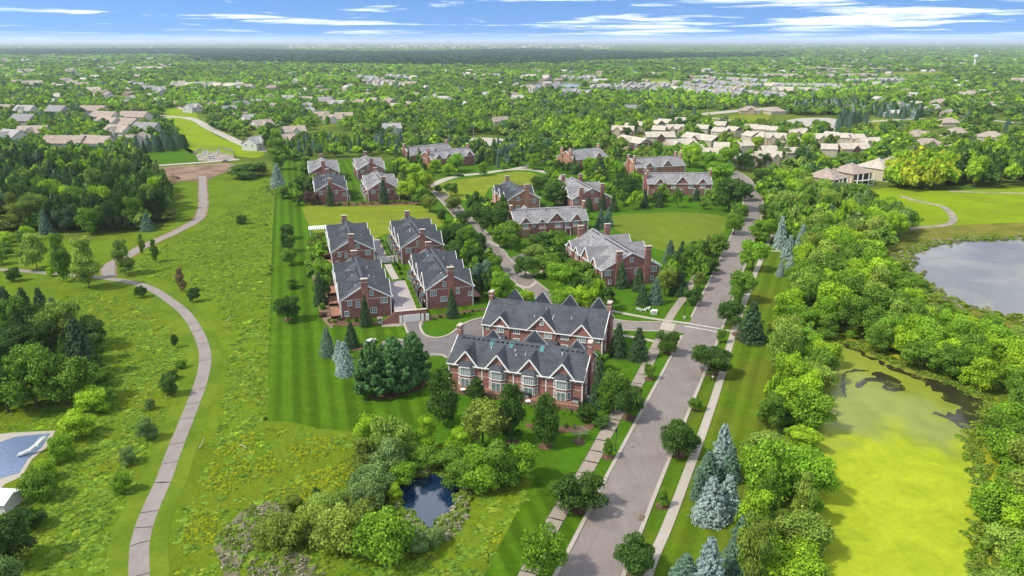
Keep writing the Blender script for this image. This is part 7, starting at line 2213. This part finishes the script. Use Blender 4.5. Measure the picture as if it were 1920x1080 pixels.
# ---- the person walking on the right footpath
def person(px, py):
    g = G(px, py) + Vector((0, 0, .11))
    root = empty('person', g, R(-23 + 180))
    tag(root, 'person in a white shirt and dark shorts walking on the right footpath', 'person')
    V = [(0, 0, .95), (0, 0, 1.15), (0, .02, 1.38), (0, .02, 1.52), (0, .04, 1.62), (0, .05, 1.76), (-.19, .02, 1.42), (-.24, -.10, 1.16), (-.22, .06, .95), (.19, .02, 1.42), (.25, .10, 1.17), (.22, .26, 1.0),
         (-.10, 0, .92), (-.11, .16, .52), (-.11, .12, .08), (-.11, .28, .05), (.10, 0, .92), (.11, -.08, .50), (.11, -.34, .14), (.11, -.24, .05)]
    Rr = [.15, .135, .16, .06, .095, .09, .065, .048, .035, .065, .048, .035, .10, .068, .045, .04, .10, .068, .045, .04]
    E = [(0, 1), (1, 2), (2, 3), (3, 4), (4, 5), (2, 6), (6, 7), (7, 8), (2, 9), (9, 10), (10, 11), (0, 12), (12, 13), (13, 14), (14, 15), (0, 16), (16, 17), (17, 18), (18, 19)]
    me = bpy.data.meshes.new('body')
    me.from_pydata(V, E, [])
    o = link('body', me, root)
    sk = o.modifiers.new('skin', 'SKIN')
    for v, rr in zip(me.skin_vertices[0].data, Rr):
        v.radius = (rr, rr * .8)
    me.skin_vertices[0].data[0].use_root = True
    o.modifiers.new('smooth', 'SUBSURF').levels = 2
    o.modifiers['smooth'].render_levels = 2
    m, t = mat_new('skin_tone')
    finish(m, t, (.42, .24, .17), .6, .3)
    me.materials.append(m)
    def tubep(nm, pts, rad, mat, n=12):
        MB().tube(pts, rad, n).build(nm, mat, root)
    tubep('shirt', [(0, .0, .98), (0, .01, 1.15), (0, .02, 1.36), (0, .02, 1.47)], [.205, .19, .215, .09], M['white'])
    tubep('sleeve', [(-.16, .02, 1.43), (-.25, -.06, 1.22)], [.10, .085], M['white'], 9)
    tubep('sleeve', [(.16, .02, 1.43), (.26, .07, 1.24)], [.10, .085], M['white'], 9)
    tubep('shorts', [(-.09, .0, .99), (-.11, .10, .66)], [.145, .12], M['dark'], 10)
    tubep('shorts', [(.09, .0, .99), (.11, -.05, .66)], [.145, .12], M['dark'], 10)
    tubep('hair', [(0, .02, 1.68), (0, .02, 1.80), (0, .03, 1.86)], [.115, .11, .03], M['bark'], 10)


person(1336, 716)

# ---- fallen branch in the meadow, tall weeds and flowers
for i, (px, py, deg) in enumerate([(450, 836, -40), (424, 605, 80), (373, 843, 85)]):
    g = G(px, py)
    r = MB().tube([g + Vector((0, 0, .3)), g + Vector((1.2 * math.cos(R(deg)), 1.2 * math.sin(R(deg)), .5)), g + Vector((2.4 * math.cos(R(deg)), 2.4 * math.sin(R(deg)), .4 if i == 0 else 1.3))], [.10, .08, .05], 6)
    o = r.build('dead_branch', M['pale_bark'])
    tag(o, ['pale dead branch lying in the meadow right of the path', 'pale stick standing in the meadow by the lawn edge', 'pale stick standing at the path margin'][i], 'branch', 'dead branches')


pond_px = [(722, 905), (740, 874), (800, 872), (840, 876), (872, 900), (882, 930), (866, 975), (800, 1024), (764, 1000), (722, 940)]
pool_px = [(-200, 970), (-130, 822), (20, 806), (112, 802), (98, 840), (44, 900), (10, 916)]


def clump_src(seed, n, size, flat):
    r = np.random.default_rng(seed)
    d = dirs(n)
    d[:, 2] = np.abs(d[:, 2])
    pos = d * np.array([.5, .5, flat]) * (rng.random(n) ** .4)[:, None]
    return cards('weed_clump', pos, d, size * rng.uniform(.6, 1.4, n), rng.normal(.45, .15, n), M['leaf_far'])


def weeds(name, polys, n, gap_noise, hr, wr, tints, probs, label=None):
    allp = []
    for poly, share in polys:
        Pp = np.array([(p.x, p.y) for p in [G(*q) for q in poly]])
        lo, hi = Pp.min(0), Pp.max(0)
        c = rng.uniform(lo, hi, (int(n * share * 2.4), 2))
        c = c[inside([tuple(p) for p in Pp], c[:, 0], c[:, 1])]
        f = np.sin(c[:, 0] * .21 + 2 * np.sin(c[:, 1] * .13)) * np.sin(c[:, 1] * .17 + 1.7 * np.sin(c[:, 0] * .09))
        c = c[rng.random(len(c)) < .55 + gap_noise * f][: int(n * share)]
        allp.append(c)
    P = np.concatenate(allp)
    for poly in (pond_px, pool_px) if name != 'dead_stalks' else ():
        P = P[~inside([(q.x, q.y) for q in [G(*c_) for c_ in poly]], P[:, 0], P[:, 1])]
    # keep the paths clear
    for line in (path_c, path_n, path_w):
        L = np.array([(p.x, p.y) for p in line])
        d = np.min((P[:, None, 0] - L[None, :, 0]) ** 2 + (P[:, None, 1] - L[None, :, 1]) ** 2, axis=1)
        P = P[d > (4.9 if line is path_c else 3.2) ** 2]
    k = len(P)
    w = rng.uniform(*wr, k)
    ti = rng.choice(len(tints), k, p=probs)
    mass_object(name, np.concatenate([P, np.zeros((k, 1))], 1), w, rng.uniform(*hr, k), rng.integers(0, 3, k), np.array([TINT[t_] for t_ in tints])[ti] * rng.uniform(.85, 1.15, (k, 1)), [clump_src(300 + j, 46, .30, .9) for j in range(3)], label)


left_m = [(-300, 1180), (-300, 600), (190, 550), (270, 575), (345, 640), (352, 690), (330, 770), (300, 850), (262, 920), (232, 975), (208, 1120)]
mid_m = [(300, 1180), (325, 1040), (350, 950), (400, 850), (420, 740), (430, 640), (400, 560), (330, 530), (230, 505), (420, 400), (505, 340), (505, 560), (500, 700), (497, 795), (620, 812), (760, 812), (880, 850), (985, 885), (1000, 905), (890, 1100), (800, 1180)]
TINT['gold'] = (.31, .36, .02)
TINT['wild'] = (.17, .27, .025)
TINT['wild2'] = (.13, .225, .02)
TINT['wild3'] = (.22, .30, .026)
TINT['bloom'] = (.37, .42, .012)
weeds('meadow_weeds', [(left_m, .4), (mid_m, .6)], 26000, .40, (.10, .30), (.9, 2.6), ['wild', 'wild2', 'wild3', 'mid', 'lime'], [.50, .32, .14, .03, .01])
gold = [(335, 1180), (330, 1040), (360, 960), (410, 960), (400, 1040), (420, 1180)]
gold2 = [(500, 800), (600, 815), (660, 850), (665, 900), (600, 950), (545, 950), (520, 900), (560, 860)]
gold3 = [(860, 1180), (905, 1040), (940, 960), (955, 960), (920, 1060), (890, 1180)]
gold4 = [(400, 850), (470, 810), (520, 860), (510, 940), (430, 950), (390, 920)]
weeds('golden_flowers', [(gold, .34), (gold2, .38), (gold3, .08), (gold4, .20)], 4200, .7, (.25, .5), (.35, .9), ['bloom', 'gold', 'wild3'], [.4, .2, .4])
reed = [(405, 1010), (440, 975), (475, 945), (540, 945), (545, 965), (520, 990), (480, 1010), (455, 1060), (480, 1120), (590, 1120), (590, 1060), (560, 1040), (480, 1050), (440, 1085), (415, 1060)]
TINT['reed'] = (.33, .31, .20)
weeds('dead_stalks', [(reed, .75), ([(840, 985), (862, 972), (872, 940), (880, 950), (862, 1000), (820, 1024), (806, 1016)], .25)], 900, .3, (.3, .8), (.5, 1.3), ['reed', 'olive', 'wild'], [.5, .2, .3])
hedge = [(497, 340), (512, 340), (512, 420), (508, 600), (504, 790), (494, 790), (498, 600)]
weeds('lawn_edge_weeds', [(hedge, 1.0)], 700, .4, (.5, 1.3), (.9, 2.0), ['mid', 'deep', 'fresh', 'olive'], [.4, .3, .15, .15])

def rim(name, px, n, hr, wr, tints, spread):
    ring = spline([G(*q) for q in px], 1.0, True)
    idx = rng.integers(0, len(ring), n)
    P = np.array([(ring[i].x, ring[i].y, .05) for i in idx]) + np.concatenate([rng.normal(0, spread, (n, 2)), np.zeros((n, 1))], 1)
    cc = np.array([TINT[t_] for t_ in tints])[rng.integers(0, len(tints), n)] * rng.uniform(.8, 1.2, (n, 1))
    mass_object(name, P, rng.uniform(*wr, n), rng.uniform(*hr, n), rng.integers(0, 3, n), cc, [clump_src(320 + j, 46, .28, .9) for j in range(3)])


rim('pond_reeds', [(735, 900), (750, 886), (785, 890), (815, 884), (850, 898), (872, 922), (862, 945), (858, 970), (836, 978), (822, 1000), (802, 1014), (790, 1000), (776, 985), (768, 965), (745, 955), (738, 925)], 520, (.4, 1.2), (.7, 1.7), ['wild', 'wild2', 'reed', 'olive'], .55)
rim('lake_reeds', [(1690, 492), (1708, 474), (1750, 458), (1800, 450), (1920, 447), (2150, 448), (2150, 700), (2000, 640), (1920, 604), (1860, 588), (1785, 566), (1745, 545), (1712, 520)], 1500, (.4, 1.3), (1.0, 3.0), ['wild3', 'reed', 'wild', 'olive'], 1.6)
rim('bank_reeds', [(1540, 655), (1562, 640), (1600, 646), (1650, 668), (1720, 694), (1790, 720), (1853, 750), (1848, 795), (1824, 830), (1838, 880), (1850, 950), (1835, 1040), (1832, 1130), (1815, 1300), (1480, 1300), (1500, 1080), (1500, 990), (1500, 890), (1515, 820), (1525, 740)],
    1600, (.3, 1.0), (.8, 2.0), ['wild', 'wild3', 'olive', 'wild2'], 1.0)

# ================================================================== AIR
def air():
    mb = MB().box(-31000, 31000, -1500, 31500, -1.0, 110.0)
    m, t = mat_new('haze')
    v = t.n('ShaderNodeVolumePrincipled', i={'Color': (.80, .90, 1.0, 1), 'Density': 0.00006, 'Anisotropy': 0.2})
    t.n('ShaderNodeOutputMaterial', i={'Volume': v.outputs[0]})
    m.cycles.homogeneous_volume = True if hasattr(m.cycles, 'homogeneous_volume') else False
    tag(mb.build('haze', m), kind='stuff')


air()
